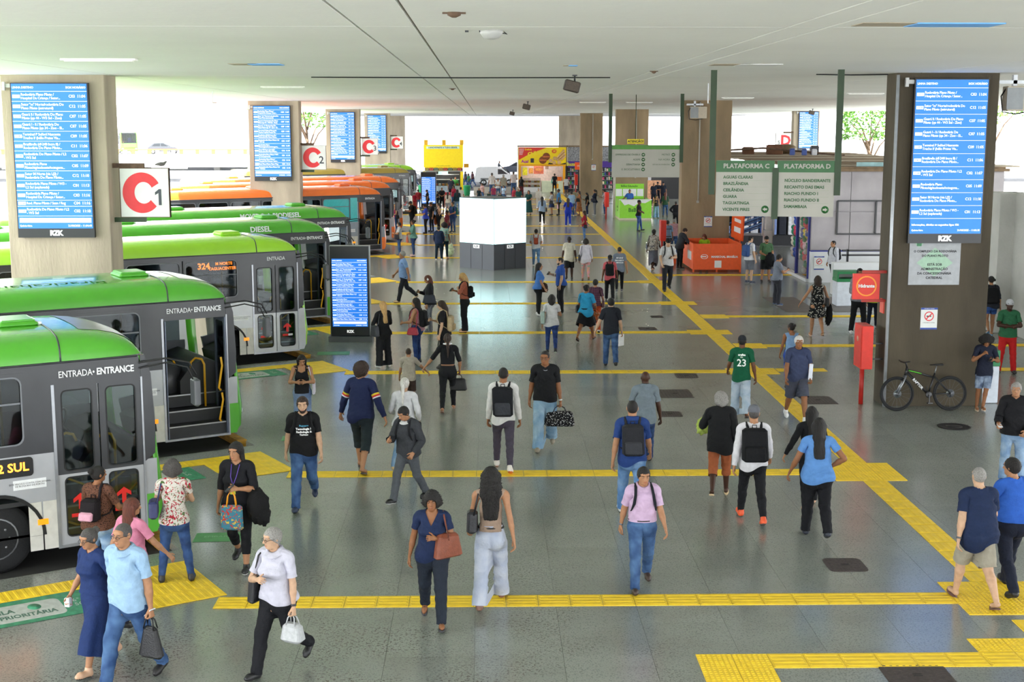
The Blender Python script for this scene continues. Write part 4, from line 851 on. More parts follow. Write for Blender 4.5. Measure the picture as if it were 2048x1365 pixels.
    if bk in ('skirt', 'longskirt', 'dresslong', 'dressshort'):
        zt, zb, w = {'skirt': (1.06, .50, .235), 'longskirt': (1.06, .20, .25), 'dresslong': (1.08, .26, .27), 'dressshort': (1.08, .58, .235)}[bk]; n, mrow = (44, 12) if lod == 0 else (24, 7); vv = []
        pf = np.array(PROF[sex])
        for r in range(mrow + 1):
            t = r / mrow; z = zt + (zb - zt) * t
            a0 = np.interp(max(z, .90), pf[:, 0], pf[:, 1]) + .012; b0 = np.interp(max(z, .90), pf[:, 0], pf[:, 2]) + .034
            u = sstep(.95, zb, z) if z < .95 else 0; a1 = a0 + (w - a0) * u; b1 = b0 + (w * .86 - b0) * u
            for k in range(n):
                a = 2 * math.pi * k / n; fo = 1 + .07 * u * math.sin(a * 9 + 1.0)
                vv.append((a1 * math.cos(a) * fo, .012 + b1 * math.sin(a) * fo, z))
        qq = [(r * n + k, (r + 1) * n + k, (r + 1) * n + (k + 1) % n, r * n + (k + 1) % n) for r in range(mrow) for k in range(n)]
        put('skirt', np.array(vv), np.array(qq), [bm_], soft=.16)
    else:
        cut = {'slim': 'slim', 'legging': 'slim', 'straight': 'straight', 'wide': 'wide', 'shorts': 'wide', 'tightshorts': 'straight', 'capri': 'slim', 'knee': 'straight'}[bk]
        zc = {'shorts': .50, 'tightshorts': .66, 'capri': .24, 'knee': .34}.get(bk, .055)
        V, Q = tpl_legs(sex, lod, cut); c = V[Q].mean(1); ok = (c[:, 2] > zc) & (c[:, 2] < 1.055); V2, Q2 = keep(V, Q, ok)
        if bk in ('legging', 'capri'): V2 = V2 + normals(V, Q)[np.unique(Q[ok])] * -.003
        else: V2 = V2 + normals(V2, Q2) * (.004 * np.sin(V2[:, 2] * 42 + 11 * V2[:, 0]) * np.sin(V2[:, 2] * 17 + 30 * V2[:, 1]) * sstep(.9, .6, V2[:, 2]))[:, None]
        put('shorts' if 'short' in bk else 'leggings' if bk == 'legging' else 'trousers', V2, Q2, [bm_])
    # shoes, one per foot
    V, Q = tpl_shoe(lod); kind = shoes[0]
    for s in (1, -1):
        if kind == 'shoe':
            ok = V[Q][:, :, 0].mean(1) * s > 0; V2, Q2 = keep(V, Q, ok); c = V2[Q2].mean(1)
            put('shoe', V2, Q2, [mat('shoe ' + shoes[1], shoes[1], .5, coord='rest'), mat('sole ' + (shoes[2] if len(shoes) > 2 else '#2b2b2b'), shoes[2] if len(shoes) > 2 else '#2b2b2b', .7, coord='rest')], (c[:, 2] < .008).astype(np.int32))
        else:
            n = 14; vv = []
            for zz in (-.020, .000):
                for k in range(n):
                    a = 2 * math.pi * k / n; yy = -.040 + .125 * math.sin(a); vv.append((s * .106 + (.043 - .010 * math.sin(a)) * math.cos(a), yy, zz))
            qq = [(k, (k + 1) % n, n + (k + 1) % n, n + k) for k in range(n)] + [(n + k, n + (k + 1) % n, n + n - 2 - k, n + (n - 1 - k)) for k in range(n // 2 - 1)]
            m0 = len(vv)
            for q, (yy, zz0) in enumerate(((-.115, .045), (-.075, .068))):        # strap over the toes
                for k in range(7): a = math.pi * k / 6; vv.append((s * .107 + .042 * math.cos(a), yy, .004 + zz0 * math.sin(a)))
            qq += [(m0 + k, m0 + k + 1, m0 + 8 + k, m0 + 7 + k) for k in range(6)]
            put('sandal', np.array(vv), np.array(qq), [mat('shoe ' + shoes[1], shoes[1], .5, coord='rest')])
    if hair and hair[0] != 'none':
        V, Q = tpl_hair(hair[0], lod); cc = HAIRC.get(hair[1], hair[1])
        hm = mat('hair ' + hair[1], cc, .55, 0, .35, 55, .6, 130, spec=.4, coord='rest', stretch=(1.6, 1.6, .25 if hair[0] in ('long', 'straightlong', 'tail', 'bob') else 1.3))
        if cap: c = V[Q].mean(1); V, Q = keep(V, Q, c[:, 2] < 1.69)
        if len(Q): put('hair', V, Q, [hm])
    if cap:
        vv = []; n = 22; rings = [(.087, .107, 1.672), (.088, .108, 1.70), (.080, .098, 1.735), (.058, .072, 1.766), (.025, .03, 1.782), (.003, .004, 1.784)]
        for a_, b_, zz in rings:
            for k in range(n): a = 2 * math.pi * k / n; vv.append((a_ * math.cos(a), .012 + b_ * math.sin(a), zz))
        qq = [(r * n + k, r * n + (k + 1) % n, (r + 1) * n + (k + 1) % n, (r + 1) * n + k) for r in range(len(rings) - 1) for k in range(n)]
        m0 = len(vv)
        if cap[0] == 'cap':
            for q in range(4):
                for k in range(9): a = math.pi * (k / 8 * .8 + .1); t = q / 3; vv.append((-(.080 + .004 * t) * math.cos(a), .012 - (.100 + .075 * t) * math.sin(a) * (1 if t == 0 else 1), 1.682 - .012 * t - .01 * abs(math.cos(a))))
            qq += [(m0 + q * 9 + k, m0 + q * 9 + k + 1, m0 + (q + 1) * 9 + k + 1, m0 + (q + 1) * 9 + k) for q in range(3) for k in range(8)]
        put('cap', np.array(vv), np.array(qq), [cloth_mat('plain ' + cap[1], 'plain', [cap[1]])])
    if lod == 0:
        for s in (1, -1):                         # eyes and brows
            mb = MB(); mb.ell((s * .033, -.0848, 1.653), (.0115, .0055, .0046), 10, 6); mb.ell((s * .033, -.0892, 1.653), (.0050, .0022, .0044), 8, 5, 1)
            put('eye', np.array(mb.v), np.array([f for f in mb.f]), [mat('eye white', '#8f857c', .3), mat('iris', '#1a0f0a', .2)], mb.m)
            mb = MB(); mb.tube([(s * .017, -.0945, 1.671), (s * .034, -.0950, 1.677), (s * .052, -.080, 1.670)], [.0035, .0042, .0025], 6, caps=False)
            put('eyebrow', np.array(mb.v), np.array(mb.f), [mat('hair ' + (hair[1] if hair and hair[0] != 'none' else 'k'), HAIRC.get(hair[1] if hair else 'k', '#14100e'), .55)])
    if beard:
        f = Field(axis_pts(.004, (.09, .008)), axis_pts(-.13, (.04, .008)), axis_pts(1.50, (1.66, .008)))
        f.ell((0, -.030, 1.595), (.064, .071, .078), .02); f.ell((0, -.068, 1.553), (.035, .036, .030), .03)
        x, y, z = f.xs[:, None, None], f.ys[None, :, None], f.zs[None, None, :]
        f.F = np.maximum(f.F, z - (1.575 + .030 * sstep(.02, .06, x) + .035 * sstep(-.06, .0, y)) + 0 * x); f.F = np.maximum(f.F, y - .02 + 0 * x + 0 * z)
        V, Q = f.mesh(); put('beard', V, Q, [mat('hair ' + hair[1], HAIRC.get(hair[1], '#14100e'), .6)])
    if glasses:
        mb = MB(); ri = .0024
        for s in (1, -1): mb.tube([(s * (.036 + .022 * math.cos(a)), -.108 + .006 * math.cos(a) ** 2, 1.650 + .016 * math.sin(a)) for a in np.linspace(0, 2 * math.pi, 15)], ri, 5, caps=False); mb.tube([(s * .058, -.102, 1.655), (s * .085, -.03, 1.655), (s * .086, .02, 1.650)], ri, 5, caps=False)
        mb.tube([(-.014, -.108, 1.653), (.014, -.108, 1.653)], ri, 5, caps=False)
        put('glasses', np.array(mb.v), np.array(mb.f), [mat('spectacle frame', '#2a2522', .35)])
    ctx = dict(root=root, p=p, fat=fat, sc=sc, lod=lod, sex=sex, put=put)
    for e in extra:
        if e[0] == 'wear': e[1](ctx, *e[2:])
    lo = min(q[1][:, 2].min() for q in parts); cen = np.zeros(3)
    feet = [q[1] for q in parts if q[0] in ('shoe', 'sandal')]; mid = np.mean([f[f[:, 2] < f[:, 2].min() + .05].mean(0) for f in feet], 0)
    shift = np.array((-mid[0], -mid[1], -lo)); ctx['shift'] = shift
    for nm, V, Q, mats, mi_, rest in parts:
        link(nm, qmesh(nm, (V + shift), Q, mats, mi_, rest), root)
    root.location = g; root.rotation_euler = (0, 0, R_(hd)); root.scale = (sc, sc, sc)
    ctx['M'] = Matrix.Translation(g) @ Matrix.Rotation(R_(hd), 4, 'Z') @ Matrix.Scale(sc, 4)
    ctx['pt'] = lambda q: ctx['M'] @ Vector(deform(np.array([q], float), p, fat)[0] + shift)
    PEOPLE.append(root)
    for e in extra:
        if e[0] != 'wear': e[0](ctx, *e[1:])
    return ctx
# ------------------------------------------------------------------ things people carry (things of their own) and small worn pieces
def carry(ctx, name, label, cat, parts, group=None, noarm=True, local=False):
    r = link(name, None); tag(r, label, cat, group); r.empty_display_size = .05; q = ctx['root']
    r.location, r.rotation_euler, r.scale = q.location.copy(), q.rotation_euler.copy(), q.scale.copy()
    c = None; built = []
    for nm, mb, mats in parts:
        V = np.array(mb.v, float)
        if not local: V = deform(V, ctx['p'], ctx['fat'], noarm=noarm)
        V = V + ctx['shift']; mb.v = [tuple(p) for p in V]; built.append((nm, mb, mats)); c = V.mean(0) if c is None else c
        if nm == parts[0][0]: base = np.array((c[0], c[1], V[:, 2].min()))
    r.location = ctx['M'] @ Vector(base)
    for nm, mb, mats in built:
        mb.v = [(p[0] - base[0], p[1] - base[1], p[2] - base[2]) for p in mb.v]; o = mb.build(nm, mats, r); n = len(o.data.vertices); co = np.empty(n * 3, np.float32); o.data.vertices.foreach_get('co', co); o.data.attributes.new('rest', 'FLOAT_VECTOR', 'POINT').data.foreach_set('vector', co)
    return r
def leather(c): return mat('bag ' + c, c, .5, 0, .15, 20, .3, 60)
def grip(ctx, s):
    p = deform(np.array([(s * .828, .004, ZA - .028), (s * .70, 0, ZA)], float), ctx['p'], ctx['fat']); return p[0], p[1]
def backpack(ctx, label, c='#15161a', c2=None, w=.155, z0=1.00, z1=1.44, one=0, d=.15):
    b = MB(); b.rbox(-w, w, .115, .115 + d, z0, z1, .05)
    pk = MB(); pk.rbox(-w * .78, w * .78, .105 + d, .155 + d, z0 + .03, z0 + (z1 - z0) * .48, .03); hn = MB(); hn.tube([(-.03, .13, z1 - .01), (-.03, .13, z1 + .035), (.03, .13, z1 + .035), (.03, .13, z1 - .01)], .007, 6)
    st = MB()
    for s in ((1, -1) if not one else (one,)):
        path = [(s * .085, .135, z1 - .05), (s * .100, .105, 1.475), (s * .108, .03, 1.512), (s * .112, -.06, 1.488), (s * .122, -.122, 1.40), (s * .138, -.135, 1.28), (s * .160, -.085, 1.17), (s * .168, .04, 1.10), (s * .13, .14, z0 + .07)]
        st.tube(path, [.020] * 6 + [.010] * 3, 6)
    m1 = cloth_mat('plain ' + c, 'plain', [c]); m2 = cloth_mat('plain ' + (c2 or c), 'plain', [c2 or c])
    f = ctx['fat']; return carry(ctx, 'backpack', label, 'backpack', [('bag_body', b, [m1]), ('front_pocket', pk, [m2]), ('top_handle', hn, [m1]), ('strap', st, [m1])])
def shoulder_bag(ctx, label, s=1, c='#1a1b20', w=.17, h=.26, z=.80, y=.03, x=.245, d=.10, cat='handbag', cross=False, strap=None, rot=0):
    b = MB(); b.rbox(x * s - d / 2, x * s + d / 2, y - w, y + w, z, z + h, .04)
    b.v = [(p[0], y + (p[1] - y) * (1 - .30 * (p[2] - z) / h), p[2]) for p in b.v]
    if rot: M_ = Matrix.Translation((x * s, y, 0)) @ Matrix.Rotation(R_(rot * s), 4, 'Z') @ Matrix.Translation((-x * s, -y, 0)); b.v = [tuple(M_ @ Vector(p)) for p in b.v]
    st = MB(); so = -s if cross else s; ys = w * .6
    top = [(x * s, y - ys, z + h - .02), (s * .185, y - .115, 1.12), (s * .10, -.128, 1.30), (so * .075, -.085, 1.47), (so * .09, .03, 1.508), (so * .075, .115, 1.44), (s * .10, .135, 1.28), (s * .175, y + .10, 1.12), (x * s, y + ys, z + h - .02)] if cross else \
          [(x * s, y - ys, z + h - .02), (s * .215, y - .11, 1.20), (s * .165, -.075, 1.44), (s * .140, .015, 1.502), (s * .165, .10, 1.42), (s * .215, y + .10, 1.20), (x * s, y + ys, z + h - .02)]
    st.tube(top, .011, 6); m = leather(c)
    return carry(ctx, 'shoulder_bag', label, cat, [('bag_body', b, [m]), ('strap', st, [leather(strap) if strap else m])])
def hand_bag(ctx, label, s=1, c='#15151a', w=.19, h=.26, d=.13, hl=.10, name='handbag', cat='handbag', pat=None, cols=None, round_=.05, turn=0.0, taper=.25):
    g, wr = grip(ctx, s); M = Matrix.Translation(Vector(g)) @ Matrix.Rotation(R_(turn), 4, 'Z')
    b = MB(); b.rbox(-w, w, -d / 2, d / 2, -hl - h, -hl, min(round_, d / 2.2), M=None)
    b.v = [tuple(M @ Vector((p[0] * (1 - taper * (p[2] + hl + h) / h), p[1] * (1 - .4 * (p[2] + hl + h) / h), p[2]))) for p in b.v]
    hd = MB()
    for yy in (-d * .28, d * .28): hd.tube([(-w * .42, yy, -hl - .02), (-w * .30, yy * .5, -hl * .4), (0, 0, .004), (w * .30, yy * .5, -hl * .4), (w * .42, yy, -hl - .02)], .008, 6, M=M)
    m = cloth_mat('%s %s bag' % (pat, c), pat, cols, 1.2) if pat else leather(c)
    return carry(ctx, name, label, cat, [('bag_body', b, [m]), ('handle', hd, [leather(c)])], local=True)
def held(ctx, label, s=-1, name='phone', cat='phone', size=(.037, .005, .075), c='#16181c', c2='#39506a', tilt=-50, up=.03, fwd=.02):
    g, wr = grip(ctx, s); d = (g - wr) / np.linalg.norm(g - wr); c0 = g + d * fwd + np.array((0, 0, up))
    M = Matrix.Translation(Vector(c0)) @ Matrix.Rotation(math.atan2(d[1], d[0]) + math.pi / 2, 4, 'Z') @ Matrix.Rotation(R_(tilt), 4, 'X')
    b = MB(); b.rbox(-size[0], size[0], -size[1], size[1], -size[2], size[2], min(size[1] * .9, .012), M=M)
    fc = MB(); fc.box(-size[0] * .9, size[0] * .9, size[1] * .95, size[1] * 1.12, -size[2] * .92, size[2] * .92, M=M)
    return carry(ctx, name, label, cat, [('casing', b, [mat('held ' + c, c, .35)]), ('face', fc, [mat('held face ' + c2, c2, .2)])], local=True)
def cloth_bundle(ctx, label, s=1, c='#1a1a1d', size=(.12, .10, .20), off=(0, -.02, -.10), name='jacket', cat='jacket', el=False):
    g, wr = grip(ctx, s)
    if el: g = deform(np.array([(s * .60, 0, ZA - .02)], float), ctx['p'], ctx['fat'])[0]
    cx = g + np.array(off); b = MB(); b.ell((0, 0, 0), size, 18, 14)
    b.v = [tuple(np.array(p) * (1 + .16 * math.sin(p[0] * 60 + p[2] * 25) * math.cos(p[1] * 50 + p[2] * 30)) + cx) for p in b.v]
    f = MB(); f.ell((0, 0, 0), (size[0] * .62, size[1] * 1.1, size[2] * .55), 14, 10); f.v = [tuple(np.array(p) * (1 + .2 * math.sin(p[0] * 70 + p[2] * 60)) + cx + np.array((size[0] * .45, 0, -size[2] * .55))) for p in f.v]
    m = cloth_mat('plain ' + c, 'plain', [c]); return carry(ctx, name, label, cat, [('cloth', b, [m]), ('sleeve', f, [m])], local=True)
def w_geom(ctx, nm, mb, mats, soft=.014): ctx['put'](nm, np.array(mb.v), np.array([f for f in mb.f if len(f) == 4]), mats, [m for f, m in zip(mb.f, mb.m) if len(f) == 4])
def headphones(ctx, c='#e6e6e8'):
    mb = MB(); mb.tube([(.092 * math.cos(a), .012, 1.655 + .108 * math.sin(a)) for a in np.linspace(0, math.pi, 13)], .008, 6, caps=False)
    for s in (1, -1): mb.ell((s * .092, .014, 1.645), (.018, .034, .040), 10, 8)
    w_geom(ctx, 'headphones', mb, [mat('headphones ' + c, c, .4)])
def neckband(ctx, c='#dcdce0'):
    mb = MB(); mb.tube([(.085 * math.cos(a), .03 + .085 * math.sin(a), 1.535) for a in np.linspace(-.5, math.pi + .5, 15)], .016, 6, caps=False); w_geom(ctx, 'headphones', mb, [mat('headphones ' + c, c, .4)])
def lanyard(ctx, c='#5a3fa0', bc='#d9d24a', z=1.13, front=-.155):
    mb = MB(); mb.tube([(.055, -.06, 1.475), (.035, front + .025, 1.34), (0, front, z + .07)], .005, 5, caps=False); mb.tube([(-.055, -.06, 1.475), (-.035, front + .025, 1.34), (0, front, z + .07)], .005, 5, caps=False)
    mb.box(-.030, .030, front - .012, front - .008, z - .045, z + .045, 1); w_geom(ctx, 'lanyard_badge', mb, [mat('lanyard ' + c, c, .6), mat('badge ' + bc, bc, .4)])
def necklace(ctx, c='#b9bcc2'):
    mb = MB(); mb.tube([(.068 * math.sin(a), .012 - .105 * math.cos(a) * (1 if math.cos(a) > 0 else .6), 1.475 - .045 * max(0, math.cos(a))) for a in np.linspace(-2.6, 2.6, 21)], .0045, 5, caps=False); w_geom(ctx, 'necklace', mb, [mat('chain ' + c, c, .3, 1)])
def watch(ctx, s=1, c='#20242a'):
    mb = MB(); mb.lathe([(.030, -.012), (.033, -.010), (.033, .010), (.030, .012)], (s * .70, 0, ZA), 'x', 12); w_geom(ctx, 'watch', mb, [mat('watch ' + c, c, .35)])
def belt(ctx, c='#1c1512', z=1.02):
    pf = np.array(PROF[ctx['sex']]); a = np.interp(z, pf[:, 0], pf[:, 1]) + .020; b = np.interp(z, pf[:, 0], pf[:, 2]) + .022; mb = MB()
    mb.tube([(a * math.cos(t), .004 + b * math.sin(t), z) for t in np.linspace(0, 2 * math.pi, 33)], .014, 6, caps=False); w_geom(ctx, 'belt', mb, [leather(c)])
def mask(ctx, c='#bcd6e6'):
    mb = MB(); mb.ell((0, -.078, 1.590), (.052, .046, .044), 14, 10); w_geom(ctx, 'face_mask', mb, [cloth_mat('plain ' + c, 'plain', [c])])
def hair_tie(ctx, c='#2a50c8'):
    mb = MB(); mb.ell((0, .128, 1.685), (.034, .030, .034), 10, 8); w_geom(ctx, 'hair_tie', mb, [mat('tie ' + c, c, .5)])
def printed(ctx, lines, size, z, c='#e8e8e8', back=False, bold=.004, x=0.0):
    """Lettering laid on the chest or back cloth."""
    for i, (s_, sz, zz, cc) in enumerate(lines):
        me = text_mesh(s_, sz, bold, 0.0); n = len(me.vertices); co = np.empty(n * 3, np.float32); me.vertices.foreach_get('co', co); co = co.reshape(-1, 3)
        V, Q = tpl_top(ctx['sex'], ctx['lod']); sgn = 1 if back else -1
        T = V[(V[:, 1] * sgn > 0) & (np.abs(V[:, 0]) < .22)]; P = np.zeros((n, 3)); P[:, 0] = (-co[:, 0] if back else co[:, 0]) + x; P[:, 2] = co[:, 1] + zz
        for k in range(n):
            dd = (T[:, 0] - P[k, 0]) ** 2 + (T[:, 2] - P[k, 2]) ** 2; nn = np.argpartition(dd, 4)[:4]; w = 1 / (dd[nn] + 1e-5); P[k, 1] = (T[nn, 1] * w).sum() / w.sum() + sgn * .007
        fs = [list(p.vertices) for p in me.polygons]; tri = np.array([(f[0], f[k], f[k + 1]) for f in fs for k in range(1, len(f) - 1)])
        ctx['put']('lettering', P, tri, [mat('print ' + cc, cc, .6)])
# ------------------------------------------------------------------ departure boards, totems, screen cube, platform signs
SCR = {}
def screen_mat(name, col, e):
    return mat(name, col, .4, 0, .03, 2, emit=e)
M_BLK = mat('black board casing', '#15171b', .35); M_SCRB = screen_mat('blue screen', (.010, .120, .47), .95); M_SCRW = screen_mat('white screen text', (.93, .96, 1.0), .55); M_LOGO = mat('white logo', '#f2f2f2', .5, emit=.35)
M_GREEN = mat('green sign band', '#245a2c', .45, 0, .2, 3); M_GREEN2 = mat('dark green steel', '#1c3515', .5, 0, .2, 3); M_SGN = mat('grey sign face', '#a5a39a', .55, 0, .05, 2); M_SGNW = mat('white sign face', '#dcdedb', .5, 0, .05, 4); M_RUST = mat('rusty steel', '#5b4636', .75, 0, .35, 9)
M_TXTG = mat('dark green lettering', '#2c5a33', .5); M_RED = mat('sign red', '#d8232c', .45, 0, .05); M_INK = mat('black lettering', '#1d2024', .5)
ROWS = [('Rodoviária Plano Piloto /\nHospital Da Criança / Setor...', 'C03  11:04'), ('Setor "m" Norte/rodoviária Do\nPlano Piloto (estrutural)', 'C12  11:05'), ('Guará Ii / Rodoviária Do Plano\nPiloto (qe 44 - W3 Sul - Zoo)', 'C07  11:05'), ('Guará I - Ii / Rodoviária Do\nPlano Piloto (qe 34 - Zoo - Ei...', 'C07  11:05'),
        ('Terminal P Sul/sol Nascente\nTrecho I/ (hélio Prates Via...', 'C09  11:05'), ('Brazlândia (df-240 Incra 8) /\nRodoviária Do Plano Piloto...', 'C11  11:06'), ('Rodoviária Do Plano Piloto / L2\n- W3 Sul', 'C02  11:07'), ('Rodoviária Plano\nPiloto/sig/sudoeste/octogona...', 'C05  11:09'),
        ('Setor M Norte (via Lj2) /\nRodoviária Do Plano Piloto...', 'C12  11:10'), ('Rodoviária Plano Piloto / W3 -\nL2 Sul (esplanada)', 'C01  11:13'), ('Rodoviária Plano Piloto /\nHospital Da Criança / Setor...', 'C03  11:16'), ('Rod. Plano Piloto / Saan / Rcg', 'C04  11:16'), ('Rodoviária Do Plano Piloto / L2\n- W3 Sul', 'C02  11:18')]
def board_face(par, w, z0, z1, y, n, ts, white_bar=True, badge=('162.2', '0.338', '0.158', '152.3', '0.940', '0.401', '0.148', '0.157', '0.330', '0.116', '162.2', '0.108', '0.108')):
    """screen with rows; x across from -w/2, front at y"""
    hw = w / 2; scr = MB(); scr.box(-hw, hw, y, y + .02, z0, z1); sc = scr.build('screen', [M_SCRB], par)
    u = (z1 - z0); hd = u * .052; ft = u * (.085 if white_bar else .10); rows = ROWS[:n]; rh = (u - hd - ft) / (n - (.35 if n > 11 else 0)); z = z1 - hd; ln = MB(); bg = MB(); k = w / 1.56
    text('LINHA DESTINO', .060 * k, M_SCRW, sc, (-hw + .02 * k, y - .003, z1 - hd * .5), bold=.0015, align='LEFT', extrude=.001); text('BOX HORÁRIO', .060 * k, M_SCRW, sc, (hw - .02 * k, y - .003, z1 - hd * .5), bold=.0015, align='RIGHT', extrude=.001)
    for i, (d, b) in enumerate(rows):
        h = rh * (.62 if '\n' not in d else 1.0); ln.box(-hw, hw, y - .003, y + .001, z - .0035, z + .0035)
        zc = z - h * .5
        bg.rbox(-hw + .02 * k, -hw + .175 * k, y - .004, y + .001, zc - .034 * k, zc + .034 * k, .001)
        text(badge[i % 13], .052 * k, M_SCRB, sc, (-hw + .097 * k, y - .006, zc), bold=.001, extrude=.001)
        text(d, .075 * k, M_SCRW, sc, (-hw + .19 * k, y - .003, zc), bold=.0006, align='LEFT', extrude=.001, space=.93); text(b, .082 * k, M_SCRW, sc, (hw - .03 * k, y - .003, zc), bold=.0008, align='RIGHT', extrude=.001, space=.95)
        z -= h
    ln.box(-hw, hw, y - .003, y + .001, z - .0035, z + .0035)
    ln.build('row_line', [M_SCRW], sc)['kind'] = 'stuff'; bg.build('line_badge', [M_SCRW], sc)['kind'] = 'stuff'
    if white_bar:
        wb = MB(); wb.rbox(-hw + .03, hw - .03, y - .004, y + .001, z0 + ft * .48, z0 + ft * .86, .001); wb.build('notice_bar', [M_SCRW], sc); text('Informações, dúvidas ou sugestões ligue 156', .048 * k, mat('pale blue text', '#8fb6e6', .5, emit=.6), sc, (0, y - .006, z0 + ft * .67), extrude=.001)
    else: text('Informações, dúvidas ou sugestões ligue 156', .058 * k, M_SCRW, sc, (-hw + .03, y - .003, z0 + ft * .58), bold=.0015, align='LEFT', extrude=.001)
    text('Quinta-feira', .052 * k, M_SCRW, sc, (-hw + .03, y - .003, z0 + ft * .22), bold=.001, align='LEFT', extrude=.001); text(ts, .056 * k, M_SCRW, sc, (hw - .02, y - .003, z0 + ft * .22), bold=.001, align='RIGHT', extrude=.001)
def board(x0, x1, z0, z1, yf, n, ts, label, wb=True):
    yf -= .03
    r = empty('departure_board', ((x0 + x1) / 2, yf, z0), 0, label, 'display', 'departure boards on the pillars'); w = x1 - x0; h = z1 - z0
    c = MB(); c.box(-w / 2, w / 2, -.11, -.005, 0, h); c.build('casing', [M_BLK], r); board_face(r, w - .05, .20, h - .02, -.125, n, ts, wb)
    text('RZK', .15, M_LOGO, r, (0, -.114, .095), bold=.008, extrude=.002, space=.9)
    b = MB(); b.box(-w / 2 - .18, -w / 2 + .02, -.06, .0, h - .10, h - .02); b.box(-w / 2 - .18, -w / 2 - .12, -.10, -.02, h - .16, h + .02); b.build('wall_bracket', [mat('white bracket', '#c8c8c6', .5)], r); return r
board(-10.05, -8.41, 3.46, 6.75, 29.7, 13, '21/08/2025 - 11:04:40', 'tall blue departure board on the left pillar beside the C1 sign')
board(-10.07, -8.44, 3.45, 6.72, 60.5, 13, '21/08/2025 - 11:04:38', 'tall blue departure board on the pillar beside the C2 sign')
board(-10.0, -8.41, 3.48, 6.73, 90.0, 13, '21/08/2025 - 11:04:39', 'tall blue departure board on the pillar beside the C3 sign')
board(-10.01, -8.42, 3.5, 6.76, 119.0, 13, '21/08/2025 - 11:04:41', 'tall blue departure board on the pillar beside the C4 sign')
board(8.74, 10.26, 3.46, 6.80, 28.0, 10, '21/08/2025 - 11:03:35', 'blue departure board on the dark right pillar above the bicycle', False)
board(22.55, 23.93, 4.1, 6.86, 98.2, 13, '21/08/2025 - 11:04:37', 'blue departure board on the far pillar beside the D sign')
def totem(x, y, rz, label):
    r = empty('display_totem', (x, y, 0), rz, label, 'display'); c = MB(); c.rbox(-.53, .53, -.13, .13, .16, 2.62, .012); c.build('casing', [M_BLK], r)
    b = MB(); b.box(-.60, .60, -.20, .20, 0, .15); b.build('base', [mat('grey totem base', '#55575a', .5)], r); e = MB(); e.box(-.545, -.53, -.13, .13, .16, 2.63); e.box(.53, .545, -.13, .13, .16, 2.63); e.box(-.545, .545, -.13, .13, 2.62, 2.635); e.build('edge_trim', [mat('grey trim', '#85888b', .4, .5)], r)
    board_face(r, .96, .42, 2.28, -.152, 12, '21/08/2025 - 11:04:38'); text('RZK', .10, M_LOGO, r, (0, -.134, .28), bold=.005, extrude=.002); return r
totem(-3.66, 37.05, R_(-2), 'black freestanding departure screen beside the standing women in black'); totem(-3.92, 97.0, 0, 'black freestanding departure screen in front of the yellow snack bar')
def bay_sign(x, y, z, s, letter, num, label, flip=False):
    r = empty('bay_sign', (x, y, z), 0, label, 'sign', 'bay letter signs'); w = .54 * s
    p = MB(); p.rbox(-w, w, -.05, .05, -w, w, .01); p.build('panel', [M_SGNW], r); e = MB(); ring(e, [(-w, -w), (w, -w), (w, w), (-w, w)], [(-w + .014, -w + .014), (w - .014, -w + .014), (w - .014, w - .014), (-w + .014, w - .014)], -.054, .054); e.build('edge', [M_RUST], r)
    if letter == 'C':                     # thick open ring
        m = MB(); o, q = [], []
        for a in np.linspace(R_(28), R_(318), 40): o.append((-.06 * s + .42 * s * math.cos(a), .43 * s * math.sin(a) * 1.03)); q.append((-.02 * s + .20 * s * math.cos(a), .225 * s * math.sin(a) * 1.05))
        n = len(o); m.add([(p_[0], -.055, p_[1]) for p_ in o] + [(p_[0], -.055, p_[1]) for p_ in q], [(i, i + 1, n + i + 1, n + i) for i in range(n - 1)]); m.build('letter', [M_RED], r)
        if num == '1': MB().prism([(.30 + x_, -.10 + z_) for x_, z_ in ((.0, -.17), (.06, -.17), (.06, .18), (.012, .18), (-.075, .11), (-.075, .05), (0, .095))], 'y', -.057, -.05).build('numeral', [mat('dark grey numeral', '#3a4048', .5)], r)
        else: text(num, .46 * s, mat('dark grey numeral', '#3a4048', .5), r, (.33 * s, -.056, -.12 * s), bold=.006, extrude=.001)
    else:
        text('D', .95 * s, M_RED, r, (.16 * s, -.056, 0), bold=.03 * s, extrude=.001); text(num, .34 * s, mat('dark grey numeral', '#3a4048', .5), r, (-.30 * s, -.056, -.12 * s), extrude=.001)
    d = 1 if flip else -1
    b = MB(); b.box(min(0, d * .72 * s), max(0, d * .72 * s), -.05, .05, w - .0, w + .10); b.build('top_bar', [M_RUST], r); b = MB(); b.box(min(0, d * .72 * s), max(0, d * .72 * s), -.05, .05, -w - .10, -w + .0); b.build('bottom_bar', [M_GREEN2], r)
bay_sign(-7.42, 30.1, 4.40, 1, 'C', '1', 'large white bay sign with red C and small 1 by the left pillar'); bay_sign(-7.52, 60.95, 4.46, 1, 'C', '2', 'white C bay sign on the second left pillar just above the orange buses'); bay_sign(-7.47, 90.3, 4.50, 1, 'C', '3', 'mid sized white C bay sign on the third left pillar between two blue boards'); bay_sign(-7.52, 119.3, 4.42, 1, 'C', '4', 'smallest and farthest white C bay sign on the fourth left pillar'); bay_sign(21.5, 98.32, 4.80, 1.05, 'D', '5', 'white bay sign with red letter D by the far right pillar', True)
pg = empty('pigeon', (-7.05, 30.1, 4.935), R_(20), 'small grey pigeon perched on top of the C1 sign', 'bird'); b = MB(); b.tube([(-.13, 0, .075), (-.08, 0, .085), (-.02, 0, .085), (.05, 0, .09), (.085, 0, .115), (.10, 0, .135), (.125, 0, .135)], [.012, .028, .045, .045, .028, .022, .016], 10); b.build('body', [mat('pigeon grey', '#6d6a68', .8)], pg)
